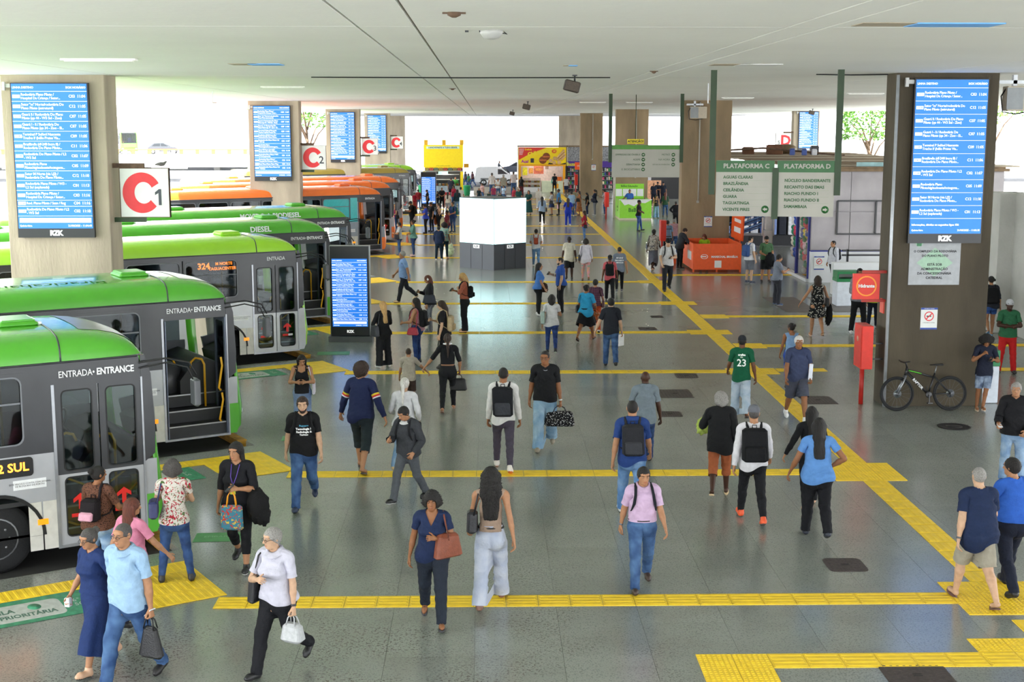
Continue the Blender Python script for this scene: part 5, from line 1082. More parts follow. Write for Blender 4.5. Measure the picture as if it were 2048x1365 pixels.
t = MB(); t.box(-.23, -.10, -.025, .025, .062, .076); t.build('tail', [mat('pigeon dark', '#45423f', .8)], pg); t = MB(); t.tube([(.125, 0, .135), (.15, 0, .128)], [.007, .002], 5); t.build('beak', [mat('pigeon dark', '#45423f', .8)], pg)
for s in (-.015, .015): t = MB(); t.tube([(0, s, .05), (.01, s, .0)], .005, 5); t.build('leg', [mat('pigeon leg', '#b0605a', .7)], pg)
# screen cube
r = empty('screen_cube', (.40, 55.5, 0), 0, 'big white LED screen cube on a dark plinth in mid concourse', 'display'); a, b_, c_ = (0, 0), (-1.42, 1.30), (1.34, 1.05); dd = (-.08, 2.35)
M_LED = screen_mat('lit white screen', (.60, .95, 1.0), 1.15); M_PL = mat('dark plinth panel', '#3a4048', .4, 0, .05, 2); pl = MB(); pl.prism([a, c_, dd, b_], 'z', 0, 1.03); pl.build('plinth', [M_PL], r)
cr = MB(); cr.prism([(p[0] * 1.0, p[1]) for p in (a, c_, dd, b_)], 'z', 1.03, 2.93); co_ = cr.build('casing', [mat('teal casing', '#1d3a3e', .4)], r)
for nm, p, q in (('left', b_, a), ('right', a, c_)):
    d = Vector((q[0] - p[0], q[1] - p[1], 0)); n_ = Vector((d.y, -d.x, 0)).normalized(); u = d.normalized(); p3 = Vector((p[0], p[1], 0)) + n_ * .012; q3 = Vector((q[0], q[1], 0)) + n_ * .012; e_ = u * .02
    s = MB(); s.add([p3 + e_ + Vector((0, 0, 1.06)), q3 - e_ * .2 + Vector((0, 0, 1.06)), q3 - e_ * .2 + Vector((0, 0, 2.90)), p3 + e_ + Vector((0, 0, 2.90))] + [v - n_ * .02 for v in (p3 + e_ + Vector((0, 0, 1.06)), q3 - e_ * .2 + Vector((0, 0, 1.06)), q3 - e_ * .2 + Vector((0, 0, 2.90)), p3 + e_ + Vector((0, 0, 2.90)))], [(0, 1, 2, 3), (7, 6, 5, 4), (0, 4, 5, 1), (1, 5, 6, 2), (2, 6, 7, 3), (3, 7, 4, 0)]); s.build('screen', [M_LED], r)
    m_ = (p3 + q3) / 2 + Vector((0, 0, .93)); an = math.atan2(d.y, d.x); pk = MB(); pk.box(-.17, .17, -.004, .004, -.07, .07, M=Matrix.Translation(m_) @ Matrix.Rotation(an, 4, 'Z')); po = pk.build('logo_plate', [M_LOGO], r); text('RZK', .13, M_PL, po, tuple(m_ + n_ * .008), rot=(R_(90), 0, an), bold=.004, extrude=.001)
    for f_ in (.33, .66):
        v = p3 + d * f_; j = MB(); j.box(-.004, .004, -.003, .003, .02, 1.0, M=Matrix.Translation(v) @ Matrix.Rotation(an, 4, 'Z')); j.build('panel_joint', [M_BLK], r)
# hanging signs
def arrow_disc(par, x, z, d, sz=.12):
    m = MB(); m.cyl((x, -.034, z), sz, .006, 'y', 24); o = m.build('arrow_disc', [M_GREEN], par); a = [(.075, 0), (.0, .065), (.0, .03), (-.07, .03), (-.07, -.03), (.0, -.03), (.0, -.065)]; k = sz / .12; m = MB(); m.prism([(x + d * p[0] * k, z + p[1] * k) for p in a], 'y', -.042, -.034); m.build('arrow', [M_SGN], o)
r = empty('platform_sign', (5.60, 26.6, 4.10), R_(-9), 'hanging double sign listing Plataforma C and Plataforma D destinations', 'sign')
for nm, x0, x1, ttl, lines, ad in (('c', -1.06, .06, 'PLATAFORMA C', ['AGUAS CLARAS', 'BRAZLÂNDIA', 'CEILÂNDIA', 'GUARA', 'TAGUATINGA', 'VICENTE PIRES'], -1), ('d', .10 + .02, 1.21, 'PLATAFORMA D', ['NÚCLEO BANDEIRANTE', 'RECANTO DAS EMAS', 'RIACHO FUNDO I', 'RIACHO FUNDO II', 'SAMAMBAIA'], 1)):
    p = MB(); p.box(x0, x1, -.03, .03, 0, 1.08); po = p.build('panel', [M_SGN], r); h = MB(); h.box(x0 - .002, x1 + .002, -.034, .034, .86, 1.085); h.build('header_band', [M_GREEN], po)
    text(ttl, .122, M_SGN, po, ((x0 + x1) / 2 + .02, -.037, .975), bold=.004, extrude=.001); zz = .76 if ad < 0 else .70
    for i, l in enumerate(lines):
        text(l, .080, M_TXTG, po, (x0 + .14, -.034, zz - i * .126), bold=.0025, align='LEFT', extrude=.001); q = MB(); q.box(x0 + .12, x1 - .1, -.0325, -.03, zz - i * .126 - .066, zz - i * .126 - .062)
        if i < len(lines) - 1: q.build('rule_line', [mat('sign rule', '#8d9a86', .6)], po)
    arrow_disc(po, x1 - .16, .14, ad, .072)
for x, z0, z1 in ((-1.14, .42, 2.82), (.09, -.05, .95), (1.27, .42, 2.82)): p = MB(); p.box(x - .065, x + .055, -.05, .06, z0, z1); p.build('post', [M_GREEN2], r)
r = empty('direction_sign', (5.47, 46.3, 4.13), R_(-3), 'wide hanging sign with arrow discs and green top band', 'sign'); p = MB(); p.box(-1.14, 1.15, -.03, .03, 0, 1.08); p.build('panel', [M_SGN], r); p = MB(); p.box(-1.145, 1.155, -.034, .034, .94, 1.085); p.build('header_band', [mat('light green band', '#4a8430', .45)], r)
for i, l in enumerate(('EMPRESAS DE ÔNIBUS', 'ADEFE', 'SEBASTIANA', 'E. BICICLETÁRIO')): text(l, .085, M_TXTG, r, (-.18, -.033, .76 - i * .165), align='RIGHT', extrude=.001); arrow_disc(r, -.08, .76 - i * .165, 1, .06)
for i, l in enumerate(('METRÔ', 'NA HORA', 'SETOR DE DIVERSÕES')): text(l, .085 if i < 2 else .06, M_TXTG, r, (.82, -.033, .76 - i * .165), align='RIGHT', extrude=.001); arrow_disc(r, .93, .76 - i * .165, 1, .06)
for x in (-1.20, 1.20): p = MB(); p.box(x - .06, x + .06, -.05, .06, .50, 2.79); p.build('post', [M_GREEN2], r)
r = empty('warning_sign', (5.27, 47.6, 5.24), 0, 'small yellow ATENÇÃO sign above the wide hanging sign', 'sign'); p = MB(); p.box(-.29, .29, -.02, .02, 0, .16); p.build('panel', [mat('warning yellow', '#e8d21c', .5)], r); text('ATENÇÃO!', .11, M_INK, r, (0, -.022, .08), bold=.004, extrude=.001)
p = MB(); p.tube([(0, .02, .08), (0, .02, 1.68)], .012, 6); p.build('hanger', [M_GREEN2], r)
# wall plates
def nosmoke(x, y, z, s, label, nz=False):
    r = empty('no_smoking_sign', (x, y, z), 0, label, 'sign', 'no smoking plates'); w, h = .175 * s, .23 * s; p = MB(); p.box(-w, w, -.012, 0, -h, h); p.build('plate', [M_SGNW], r); bl = mat('plate blue', '#2d4a9c', .5)
    for z0, z1 in ((h * .82, h), (-h, -h * .84)): q = MB(); q.box(-w, w, -.015, -.010, z0, z1); q.build('blue_band', [bl], r)
    m = MB(); o = rot_outline(0, h * .22, .10 * s, 0, 360, 28); i_ = rot_outline(0, h * .22, .080 * s, 0, 360, 28); n = len(o); m.add([(p[0], -.015, p[1]) for p in o] + [(p[0], -.015, p[1]) for p in i_], [(k, k + 1, n + k + 1, n + k) for k in range(n - 1)]); a = .707 * .085 * s; m.add([(-a - .008, -.0152, h * .22 - a + .008), (-a + .008, -.0152, h * .22 - a - .008), (a + .008, -.0152, h * .22 + a - .008), (a - .008, -.0152, h * .22 + a + .008)], [(0, 1, 2, 3)]); m.build('ban_ring', [M_RED], r)
    q = MB(); q.box(-.055 * s, .045 * s, -.014, -.012, h * .22 - .012 * s, h * .22 + .012 * s); q.build('cigarette', [M_INK], r); text('É PROIBIDO FUMAR', .028 * s, M_INK, r, (0, -.0125, -h * .38), extrude=.0005); text('PROIBIDO FUMAR', .026 * s, M_SGNW, r, (0, -.0155, h * .91), extrude=.0005)
nosmoke(9.30, 28.0, 1.87, 1, 'no smoking plate on the dark pillar above the bicycle'); nosmoke(9.60, 58.2, 1.80, 1, 'no smoking plate on the pillar behind the orange booth'); nosmoke(9.35, 116.6, 2.35, 1.1, 'small no smoking plate on the far pillar by the churros stand'); nosmoke(12.62, 50.846, .75, 1.1, 'no smoking plate on the low white wall by the toy shop')
r = empty('notice_sign', (9.36, 28.0, 2.58), 0, 'grey notice about the Rodoviária complex below the right departure board', 'sign'); p = MB(); p.rbox(-.535, .535, -.015, 0, 0, 1.01, .004); p.build('plate', [mat('pale grey notice', '#a6a9ad', .5)], r)
ge = mat('notice emblem', '#3f7d55', .5); gp = mat('notice emblem pale', '#9fc0a8', .5)
q = MB(); q.prism([(-.43, .86), (-.34, .78), (-.25, .86), (-.34, .94)], 'y', -.018, -.015); q.build('emblem', [gp], r); q = MB(); q.box(-.39, -.29, -.020, -.016, .81, .91); q.build('emblem_square', [ge], r)
q = MB(); q.prism([(-.38, .46), (0, .18), (.38, .46), (0, .78)], 'y', -.0165, -.015); q.build('watermark_emblem', [gp], r)
for i, (l, sz) in enumerate((('O COMPLEXO DA RODOVIÁRIA', .062), ('DO PLANO PILOTO', .062), ('', .01), ('ESTÁ SOB', .070), ('ADMINISTRAÇÃO', .070), ('DA CONCESSIONÁRIA', .070), ('CATEDRAL', .070))):
    if l: text(l, sz, M_INK, r, (0, -.019, .70 - i * .092), bold=.0018, extrude=.001)
# hydrant sign and boxes
hr_ = mat('hydrant red', '#d9301f', .45, 0, .06); hd_ = mat('dark hydrant red', '#a8281c', .5); oy = mat('hydrant ring orange', '#f0901e', .45)
r = empty('hydrant_sign', (8.0, 28.2, 2.26), 0, 'square red HIDRANTE sign with orange ring on the right pillar', 'sign'); p = MB(); p.box(-.28, .28, -.06, .02, 0, .54); p.build('panel', [hr_], r)
m = MB(); o = rot_outline(0, .28, .215, 0, 360, 36); i_ = rot_outline(0, .28, .185, 0, 360, 36); n = len(o); m.add([(p[0], -.063, p[1]) for p in o] + [(p[0], -.063, p[1]) for p in i_], [(k, k + 1, n + k + 1, n + k) for k in range(n - 1)]); m.build('ring', [oy], r); text('Hidrante', .095, M_SGNW, r, (0, -.064, .28), bold=.004, extrude=.001)
for z0, z1 in ((.545, .605), (-.06, -.005)): p = MB(); p.box(-.08, .42, -.05, .03, z0, z1); p.build('bracket', [hd_], r)
def hyd(x, y, label, flat=False):
    r = empty('hydrant_box', (x, y, 0), 0, label, 'hydrant box', 'red hydrant boxes'); p = MB(); p.rbox(-.12, .12, -.30, .30, .78, 1.70, .012); p.build('box', [hr_], r); p = MB(); p.tube([(-.04, -.1, 0), (-.04, -.1, .80)], .05, 10); p.build('post', [mat('post red', '#b8261c', .5)], r)
    d = MB(); d.box(-.128, -.118, -.26, .26, .82, 1.66); d.build('door', [mat('hydrant door red', '#cf2b1d', .45)], r); e = MB(); e.cyl((-.134, 0, 1.40), .06, .01, 'x', 16); e.build('emblem', [mat('hydrant emblem', '#b9856a', .5)], r)
    b = MB(); b.box(.12, .36, -.2, -.17, 1.30, 1.33); b.build('bracket', [M_BLK], r); b = MB(); b.box(.12, .36, -.2, -.17, .97, 1.0); b.build('bracket', [M_BLK], r)
hyd(8.05, 28.35, 'red hydrant box on a post beside the right pillar'); hyd(7.98, 60.6, 'red hydrant box on a post beside the orange booth'); hyd(7.78, 86.4, 'red hydrant box on a post left of the lime green booth'); hyd(8.0, 118.6, 'red hydrant box on a post in front of the far pillar')
pl_ = MB(); pl_.box(8.39, 8.419, 28.2, 28.45, 1.95, 2.25); tag(pl_.build('small_red_plate', [mat('pale red plate', '#e2604e', .5)]), 'small red and white plate on the pillar side below the hydrant sign', 'sign')
buses = [make_bus(nose_at(0), 'green bus nearest the camera with closed door and amber SUL sign', GRN, led='162 2 SUL'),
 make_bus(nose_at(1), 'green bus second in line with open door and roof lettering', GRN, opened=True, roof_txt='Piracicabana'),
 make_bus(nose_at(2), 'lime green bus with closed door and 324 route sign', LIM, low='#b9bcc0', entr='ENTRADA', sign=('324', 'M NORTE', 'TAGUACENTER'), lowfront='#b9bcc0'),
 make_bus(nose_at(3), 'green bus just beyond the lime one with open door', GRN, opened=True, side_txt='DIESEL'),
 make_bus(nose_at(4), 'green bus half hidden behind the freestanding screen', GRN, opened=True, side_txt='MOVIDO A BIODIESEL'),
 make_bus(nose_at(6), 'orange and teal bus with open door full of yellow rails', ORA, low='#8b95a0', opened=True, teal=True, entr='ENTRADA'),
 make_bus(nose_at(7), 'orange bus directly behind the orange and teal one', ORA, entr=None, detail=False),
 make_bus(nose_at(8), 'farthest of the orange bus roofs', ORA, entr=None, detail=False),
 make_bus(nose_at(10, -.3), 'dark bus with olive gold roof beyond the orange buses', '#a08c3c', low='#d6d4c8', entr='ENTRADA', detail=False),
 make_bus(nose_at(11, -.3), 'lime roofed bus farthest down the platform', LIM, entr='ENTRADA', detail=False)]
# ------------------------------------------------------------------ kiosks, bins, bicycle, ceiling fittings, covers, building on the right, street
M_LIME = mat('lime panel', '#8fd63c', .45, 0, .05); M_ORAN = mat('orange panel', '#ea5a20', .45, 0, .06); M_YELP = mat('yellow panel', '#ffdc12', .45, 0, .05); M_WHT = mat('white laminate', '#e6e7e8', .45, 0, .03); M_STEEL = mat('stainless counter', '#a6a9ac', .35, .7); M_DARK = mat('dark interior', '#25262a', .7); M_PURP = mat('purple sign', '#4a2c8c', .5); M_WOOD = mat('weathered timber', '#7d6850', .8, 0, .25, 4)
# lime booth
r = empty('information_booth', (9.52, 87.0, 0), 0, 'lime green and white booth with a seated attendant', 'booth'); w = MB(); w.box(-1.0, 1.0, -1.5, -1.44, .12, 1.25); w.build('front_panel', [M_LIME], r); w = MB(); w.box(-1.0, -.94, -1.44, 1.4, .12, 1.25); w.build('side_panel', [M_LIME], r); w = MB(); w.box(.94, 1.0, -1.44, 1.4, .12, 1.25); w.build('side_panel', [M_LIME], r)
w = MB(); w.box(-1.02, 1.02, -1.54, -1.2, 1.25, 1.29); w.build('counter_top', [M_WHT], r); w = MB(); w.prism([(-.95, 1.24), (.95, 1.24), (.6, 1.06), (.2, 1.10), (-.1, .86), (-.45, 1.0), (-.7, .92)], 'y', -1.512, -1.50); w.build('white_wave', [M_WHT], r); text('BsBus', .34, mat('booth dark green', '#2f6a22', .5), r, (-.05, -1.505, .62), bold=.006, extrude=.002); text('BsBus\nMais', .22, mat('booth dark green', '#2f6a22', .5), r, (-1.003, 0, .65), rot=(R_(90), 0, R_(-90)), extrude=.002)
w = MB(); w.box(-1.0, 1.0, -1.5, 1.4, .0, .12); w.build('base', [mat('booth pale base', '#c9c2a8', .7)], r); w = MB(); w.box(-1.05, .85, 1.42, 1.48, .5, 2.15); bo = w.build('back_board', [M_LIME], r); text('BsBus Educação', .17, mat('booth dark green', '#2f6a22', .5), bo, (-.1, 1.415, 2.0), bold=.003, extrude=.001)
for k in range(4): q = MB(); q.box(-.97 + k * .46, -.57 + k * .46, 1.405, 1.42, 1.35, 1.82); q.build('poster', [M_WHT], bo)
q = MB(); q.box(-.55, -.15, -1.35, -1.2, 1.29, 1.31); tag(q.build('open_folder', [M_INK], None, (9.52, 87.0, 0)), 'dark open folder lying on the lime booth counter', 'folder')
p = MB(); p.box(7.98 + .32, 7.98 + .47, 87.6, 87.75, 0, 2.9); tag(p.build('booth_post', [mat('pale post', '#b5b0a4', .6)]), 'pale square post standing at the left of the lime booth', 'post')
# orange booth
r = empty('orange_booth', (9.42, 56.0, 0), 0, 'orange open booth with white logo in front of the pillar', 'booth')
for nm, b in (('front_panel', (-.98, .98, -1.34, -1.29, .10, 1.15)), ('side_panel', (-.98, -.93, -1.29, 1.5, .10, 1.15)), ('side_panel', (.93, .98, -1.29, 1.5, .10, 1.15)), ('back_panel', (-.93, .93, 1.45, 1.5, .10, 1.15))): w = MB(); w.box(*b); w.build(nm, [M_ORAN], r)
for x in (-.95, .0, .95): w = MB(); w.box(x - .03, x + .03, -1.33, -1.27, 0, .12); w.build('leg', [M_ORAN], r)
text('MARECHAL BRASÍLIA', .115, M_WHT, r, (.30, -1.343, .62), bold=.004, extrude=.001); m = MB(); o = rot_outline(-.52, .63, .15, 0, 360, 24); i_ = rot_outline(-.52, .63, .125, 0, 360, 24); n = len(o); m.add([(p[0], -1.343, .63 + (p[1] - .63) * .62) for p in o] + [(p[0], -1.343, .63 + (p[1] - .63) * .60) for p in i_], [(k, k + 1, n + k + 1, n + k) for k in range(n - 1)]); m.box(-.66, -.44, -1.345, -1.342, .61, .65); m.build('logo', [M_WHT], r)
q = MB(); q.box(-.10, .18, -1.345, -1.34, .18, .47); q.build('label', [M_WHT], r); q = MB(); q.box(-.985, -.98, -.9, .1, .45, .8); q.build('label', [M_WHT], r)
q = MB(); q.box(-.9, .9, -1.25, -.7, .80, .84); q.build('shelf', [M_ORAN], r)
d = MB(); d.box(-.03, .03, -.62, .62, -.60, .60); do_ = d.build('orange_door_panel', [M_ORAN], None, (10.72, 57.3, 1.72), (R_(5), 0, R_(12))); tag(do_, 'open orange door panel with white stickers right of the orange booth', 'panel')
for z, h in ((.22, .1), (-.15, .16)): q = MB(); q.box(-.038, -.03, -.4, .3, z - h, z + h * .4); q.build('sticker', [M_WHT], do_)
st = MB(); st.box(10.70, 10.76, 56.8, 57.9, 0, 1.12); tag(st.build('door_stand', [M_ORAN]), 'narrow orange stand under the open door panel', 'stand')
bx = MB(); bx.box(-.22, .22, -.2, .2, 0, .42); ob = bx.build('orange_crate', [M_ORAN], None, (8.05, 58.4, 0)); tag(ob, 'orange crate topped with white box behind the leaning man', 'crate'); b2 = MB(); b2.box(-.2, .2, -.18, .18, .425, .80); tag(b2.build('white_box', [M_WHT], None, (8.05, 58.4, 0)), 'white carton stacked on the orange crate', 'box')
# yellow snack bar
r = empty('snack_bar', (-3.22, 109.3, 0), 0, 'yellow snack bar kiosk with tall yellow fascia', 'kiosk'); w = MB(); w.box(-1.57, 1.57, -.06, .06, 2.58, 4.36); w.build('fascia', [M_YELP], r); w = MB(); w.box(-1.5, 1.5, .06, 3.0, 2.50, 4.3); w.build('upper_box', [M_YELP], r)
w = MB(); w.box(-1.35, 1.28, -.072, -.06, 4.05, 4.24); w.build('name_strip', [mat('mint strip', '#cfe8d8', .5)], r); text('LANCHONETE A TUDO BRASIL', .165, M_INK, r, (-.03, -.075, 4.145), bold=.004, extrude=.001); text('ESTRELA ARTÍSTICA E NACIONAL', .075, M_INK, r, (.0, -.065, 2.70), extrude=.001)
for x in (-1.38, .05, 1.46): w = MB(); w.box(x - .15, x + .15, -.05, .2, 4.36, 4.75); w.build('roof_stub', [mat('ochre stub', '#e0a51a', .5)], r)
for k in range(8): w = MB(); w.box(-1.5 + k * .375, -1.18 + k * .375, -.07, -.05, 2.33, 2.55); w.build('picture_menu', [mat('menu photo %d' % (k % 3), ('#8f7a3a', '#a84a34', '#5c6b58')[k % 3], .5, 0, .5, 12)], r)
w = MB(); w.box(-1.55, 1.55, -.2, .1, 2.26, 2.32); w.build('awning_rail', [M_STEEL], r)
for x in (-1.5, 1.45): w = MB(); w.box(x - .11, x + .11, -.1, .12, 0, 2.3); w.build('post', [M_YELP], r)
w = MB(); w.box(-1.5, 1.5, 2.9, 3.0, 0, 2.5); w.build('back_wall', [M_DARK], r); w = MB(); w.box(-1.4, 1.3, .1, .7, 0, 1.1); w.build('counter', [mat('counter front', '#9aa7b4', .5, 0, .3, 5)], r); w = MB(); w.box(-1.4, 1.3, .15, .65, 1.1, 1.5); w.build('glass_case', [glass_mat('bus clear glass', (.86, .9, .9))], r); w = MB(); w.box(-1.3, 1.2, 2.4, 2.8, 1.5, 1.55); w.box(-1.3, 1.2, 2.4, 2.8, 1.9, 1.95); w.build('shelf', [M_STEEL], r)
for k in range(9): w = MB(); w.rbox(-1.25 + k * .28, -1.05 + k * .28, .25, .5, 1.12, 1.28, .03); w.build('snack_tray', [mat('snack %d' % (k % 4), ('#b5722e', '#d9b45a', '#a33b2a', '#c9c3b4')[k % 4], .7, 0, .4, 20)], r)
w = MB(); w.box(-.5, .3, 2.3, 2.4, 1.95, 2.25); w.build('drinks_fridge', [mat('fridge teal', '#5f8a88', .4)], r)
w = MB(); w.box(1.62, 2.02, .3, .9, 2.55, 2.85); w.build('side_lamp_box', [mat('ochre stub', '#e0a51a', .5)], r)
# churros stand
r = empty('churros_stand', (5.2, 122.0, 0), 0, 'churros and açaí stand with yellow and red painted fascia', 'kiosk'); w = MB(); w.box(-2.12, 2.12, -.06, .1, 2.45, 3.98); fa = w.build('fascia', [M_YELP], r)
rd = mat('poster red', '#dd3b2e', .5); w = MB(); w.prism([(-2.1, 3.96), (.4, 3.96), (-1.2, 3.35), (-2.1, 2.85)], 'y', -.068, -.060); w.build('red_field', [rd], fa); w = MB(); w.prism([(2.1, 2.47), (2.1, 2.62), (1.5, 2.47), (.6, 2.62), (.5, 2.47)], 'y', -.068, -.060); w.build('dark_field', [M_DARK], fa)
text('CHURROS', .46, mat('churros yellow', '#ffe32e', .5), fa, (-.25, -.075, 3.50), rot=(R_(90), R_(-9), 0), bold=.02, extrude=.004); text('Delícia', .22, mat('churros yellow', '#ffe32e', .5), fa, (-1.25, -.075, 3.78), bold=.006, extrude=.002); text('Açaí', .36, mat('acai purple', '#b02a9c', .5), fa, (-1.55, -.075, 2.72), bold=.012, extrude=.002)
for k in range(5): q = MB(); q.box(-2.05, -1.6 - k * .04, -.07, -.062, 3.80 - k * .12, 3.84 - k * .12); q.build('text_line', [M_WHT], fa)
for x, z in ((.05, 2.85), (.35, 3.15)): m = MB(); m.lathe([(.01, -.02), (.34, -.01), (.34, .02), (.01, .06)], (x, -.07, z), 'y', 24); m.build('burger', [mat('burger brown', '#8a4a28', .6, 0, .3, 12)], fa); m = MB(); m.box(x - .3, x + .3, -.15, -.06, z - .06, z + .04); m.build('filling', [mat('filling', '#e07a3a', .6, 0, .4, 20)], fa)
for k, (x, z) in enumerate(((.75, 2.8), (1.1, 3.0), (1.05, 2.62), (1.5, 2.65), (1.35, 2.95))): m = MB(); m.lathe([(.08, -.09), (.16, -.09), (.17, -.06), (.17, -.0)], (x, 0, z), 'y', 16); m.build('churro_slice', [mat('churro', '#d9b07a', .7, 0, .2, 14)], fa)
for k in range(3): m = MB(); m.tube([(1.35 + k * .15, -.10, 3.05 - k * .1), (1.95 + k * .05, -.10, 3.75 - k * .25)], .10, 8); m.build('churro', [mat('churro', '#d9b07a', .7, 0, .2, 14)], fa)
m = MB(); pts = []; 
for k in range(20): a = 2 * math.pi * k / 20; q = .26 if k % 2 else .17; pts.append((1.05 + q * math.cos(a), 3.62 + q * .8 * math.sin(a)))
m.prism(pts, 'y', -.078, -.07); m.build('price_burst', [rd], fa); text('10', .22, mat('churros yellow', '#ffe32e', .5), fa, (1.05, -.084, 3.62), bold=.01, extrude=.002)
m = MB(); m.rbox(-1.05, -.75, -.12, -.06, 2.62, 3.0, .03); m.build('cup', [mat('cup', '#3a3340', .5, 0, .5, 14)], fa)
og = mat('orange yellow frame', '#f0a814', .45)
for x in (-2.0, 1.95): w = MB(); w.box(x - .10, x + .10, -.1, .1, 0, 2.45); w.build('post', [og], r)
w = MB(); w.box(-2.1, 2.1, -.12, .1, 2.32, 2.47); w.build('lintel', [og], r); w = MB(); w.box(-2.1, 2.1, 3.0, 3.1, 0, 3.6); bw = w.build('back_wall', [mat('tile wall pink', '#d8c3bd', .6, 0, .15, 6)], r); w = MB(); w.box(-2.16, 2.16, -.15, 3.2, 4.0, 4.1); w.build('roof', [M_WOOD], r); w = MB(); w.box(-2.16, -2.10, .0, 3.1, 0, 4.0); w.build('side_wall', [mat('side pale', '#cfcac2', .7)], r); w = MB(); w.box(2.12, 2.18, .0, 3.1, 0, 4.0); w.build('side_wall', [M_DARK], r)
for k, (x, z, wd, h, c) in enumerate(((-1.45, 1.75, .42, .7, '#efe02a'), (-.9, 1.8, .4, .5, '#d9953a'), (-.2, 1.9, .9, .75, '#b8502c'), (.55, 2.1, .3, .3, '#8a6a56'))): q = MB(); q.box(x - wd / 2, x + wd / 2, 2.97, 3.0, z - h / 2, z + h / 2); q.build('menu_poster', [mat('menu poster %d' % k, c, .5, 0, .35, 9)], bw)
m = MB(); m.ell((-.2, 2.93, 1.95), (.38, .05, .16), 16, 8); m.build('hot_dog_picture', [mat('hot dog', '#c8803a', .5, 0, .3, 10)], bw)
w = MB(); w.box(-1.85, -.15, -.1, .6, 0, .45); w.build('case_base', [M_WHT], r); w = MB(); w.box(-1.85, -.15, -.1, .6, .45, 1.25); w.build('display_case', [glass_mat('bus clear glass', (.86, .9, .9))], r)
for z in (.48, .85): 
    for k in range(6): m = MB(); m.rbox(-1.75 + k * .26, -1.53 + k * .26, .0, .4, z, z + .16, .04); m.build('pastry_tray', [mat('snack %d' % ((k + int(z * 10)) % 4), ('#b5722e', '#d9b45a', '#a33b2a', '#c9c3b4')[(k + int(z * 10)) % 4], .7, 0, .4, 20)], r)
w = MB(); w.box(-.05, 1.85, -.15, .5, 0, 1.0); w.build('counter', [mat('counter lime white', '#dfe6c8', .5, 0, .1, 3)], r); q = MB(); q.box(1.0, 1.45, -.165, -.15, .35, .75); q.build('counter_poster', [mat('poster orange', '#f0a020', .5, 0, .3, 8)], r); q = MB(); q.rbox(1.2, 1.75, .0, .4, 1.0, 1.35, .04); q.build('juice_machine', [mat('juice', '#e8742a', .4, 0, .3, 10)], r)
# neighbouring shops either side of the far pillar
r = empty('bag_shop', (8.2, 122.0, 0), 0, 'small shop with purple sign half hidden by the far pillar', 'shop'); w = MB(); w.box(-.72, 3.6, -.05, .1, 2.2, 2.75); w.build('sign', [M_PURP], r); text('Bazar', .42, mat('shop yellow', '#e6e03a', .5), r, (-.38, -.06, 2.47), bold=.01, extrude=.002); w = MB(); w.box(-.1, .5, -.12, -.05, 2.0, 2.65); w.build('orange_plate', [M_ORAN], r); text('OI', .2, M_WHT, r, (.2, -.125, 2.33), extrude=.002)
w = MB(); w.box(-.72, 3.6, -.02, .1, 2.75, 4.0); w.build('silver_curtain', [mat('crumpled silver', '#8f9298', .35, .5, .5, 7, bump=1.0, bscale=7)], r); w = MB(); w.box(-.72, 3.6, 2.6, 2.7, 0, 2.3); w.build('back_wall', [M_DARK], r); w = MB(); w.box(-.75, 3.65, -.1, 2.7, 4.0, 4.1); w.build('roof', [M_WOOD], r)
for sx in (-.5, 2.6):
    for k in range(5):
        w = MB(); w.box(sx - .2, sx + .7, .2, .6, .3 + k * .38, .33 + k * .38); sh = w.build('shelf', [M_STEEL], r)
        for q in range(5): b = MB(); b.rbox(sx - .17 + q * .17, sx - .04 + q * .17, .25, .5, .33 + k * .38, .55 + k * .38 + .05 * (q % 2), .02); b.build('goods', [mat('goods %d' % ((q * 3 + k * 5) % 7), ('#2a2c30', '#3a8f4a', '#b0b4ba', '#c23a6a', '#35508f', '#d9c8a8', '#16171a')[(q * 3 + k * 5) % 7], .5)], sh)
# shop row behind the centre pillars
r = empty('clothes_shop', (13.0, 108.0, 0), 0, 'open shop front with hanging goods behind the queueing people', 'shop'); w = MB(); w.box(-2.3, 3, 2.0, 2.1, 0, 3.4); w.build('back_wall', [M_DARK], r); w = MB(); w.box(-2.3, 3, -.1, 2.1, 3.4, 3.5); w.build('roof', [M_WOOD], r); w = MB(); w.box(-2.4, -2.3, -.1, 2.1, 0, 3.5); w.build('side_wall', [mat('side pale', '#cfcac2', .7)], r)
for k in range(14): w = MB(); x = -1.9 + (k % 7) * .34; z = 2.1 if k < 7 else 1.1; w.rbox(x - .13, x + .13, .3, .38, z, z + .75, .03); w.build('hanging_garment', [mat('garment %d' % (k % 5), ('#dfe3ea', '#3a4f8c', '#1d2230', '#c9ccd4', '#7a8fc0')[k % 5], .8, 0, .2, 8)], r)
w = MB(); w.box(-.2, 1.0, -.2, .1, .1, 1.6); w.build('poster_stand', [mat('poster salmon', '#dba07c', .6, 0, .35, 5)], r)
for x, y in ((11.0, 86), (11.2, 80)): pass
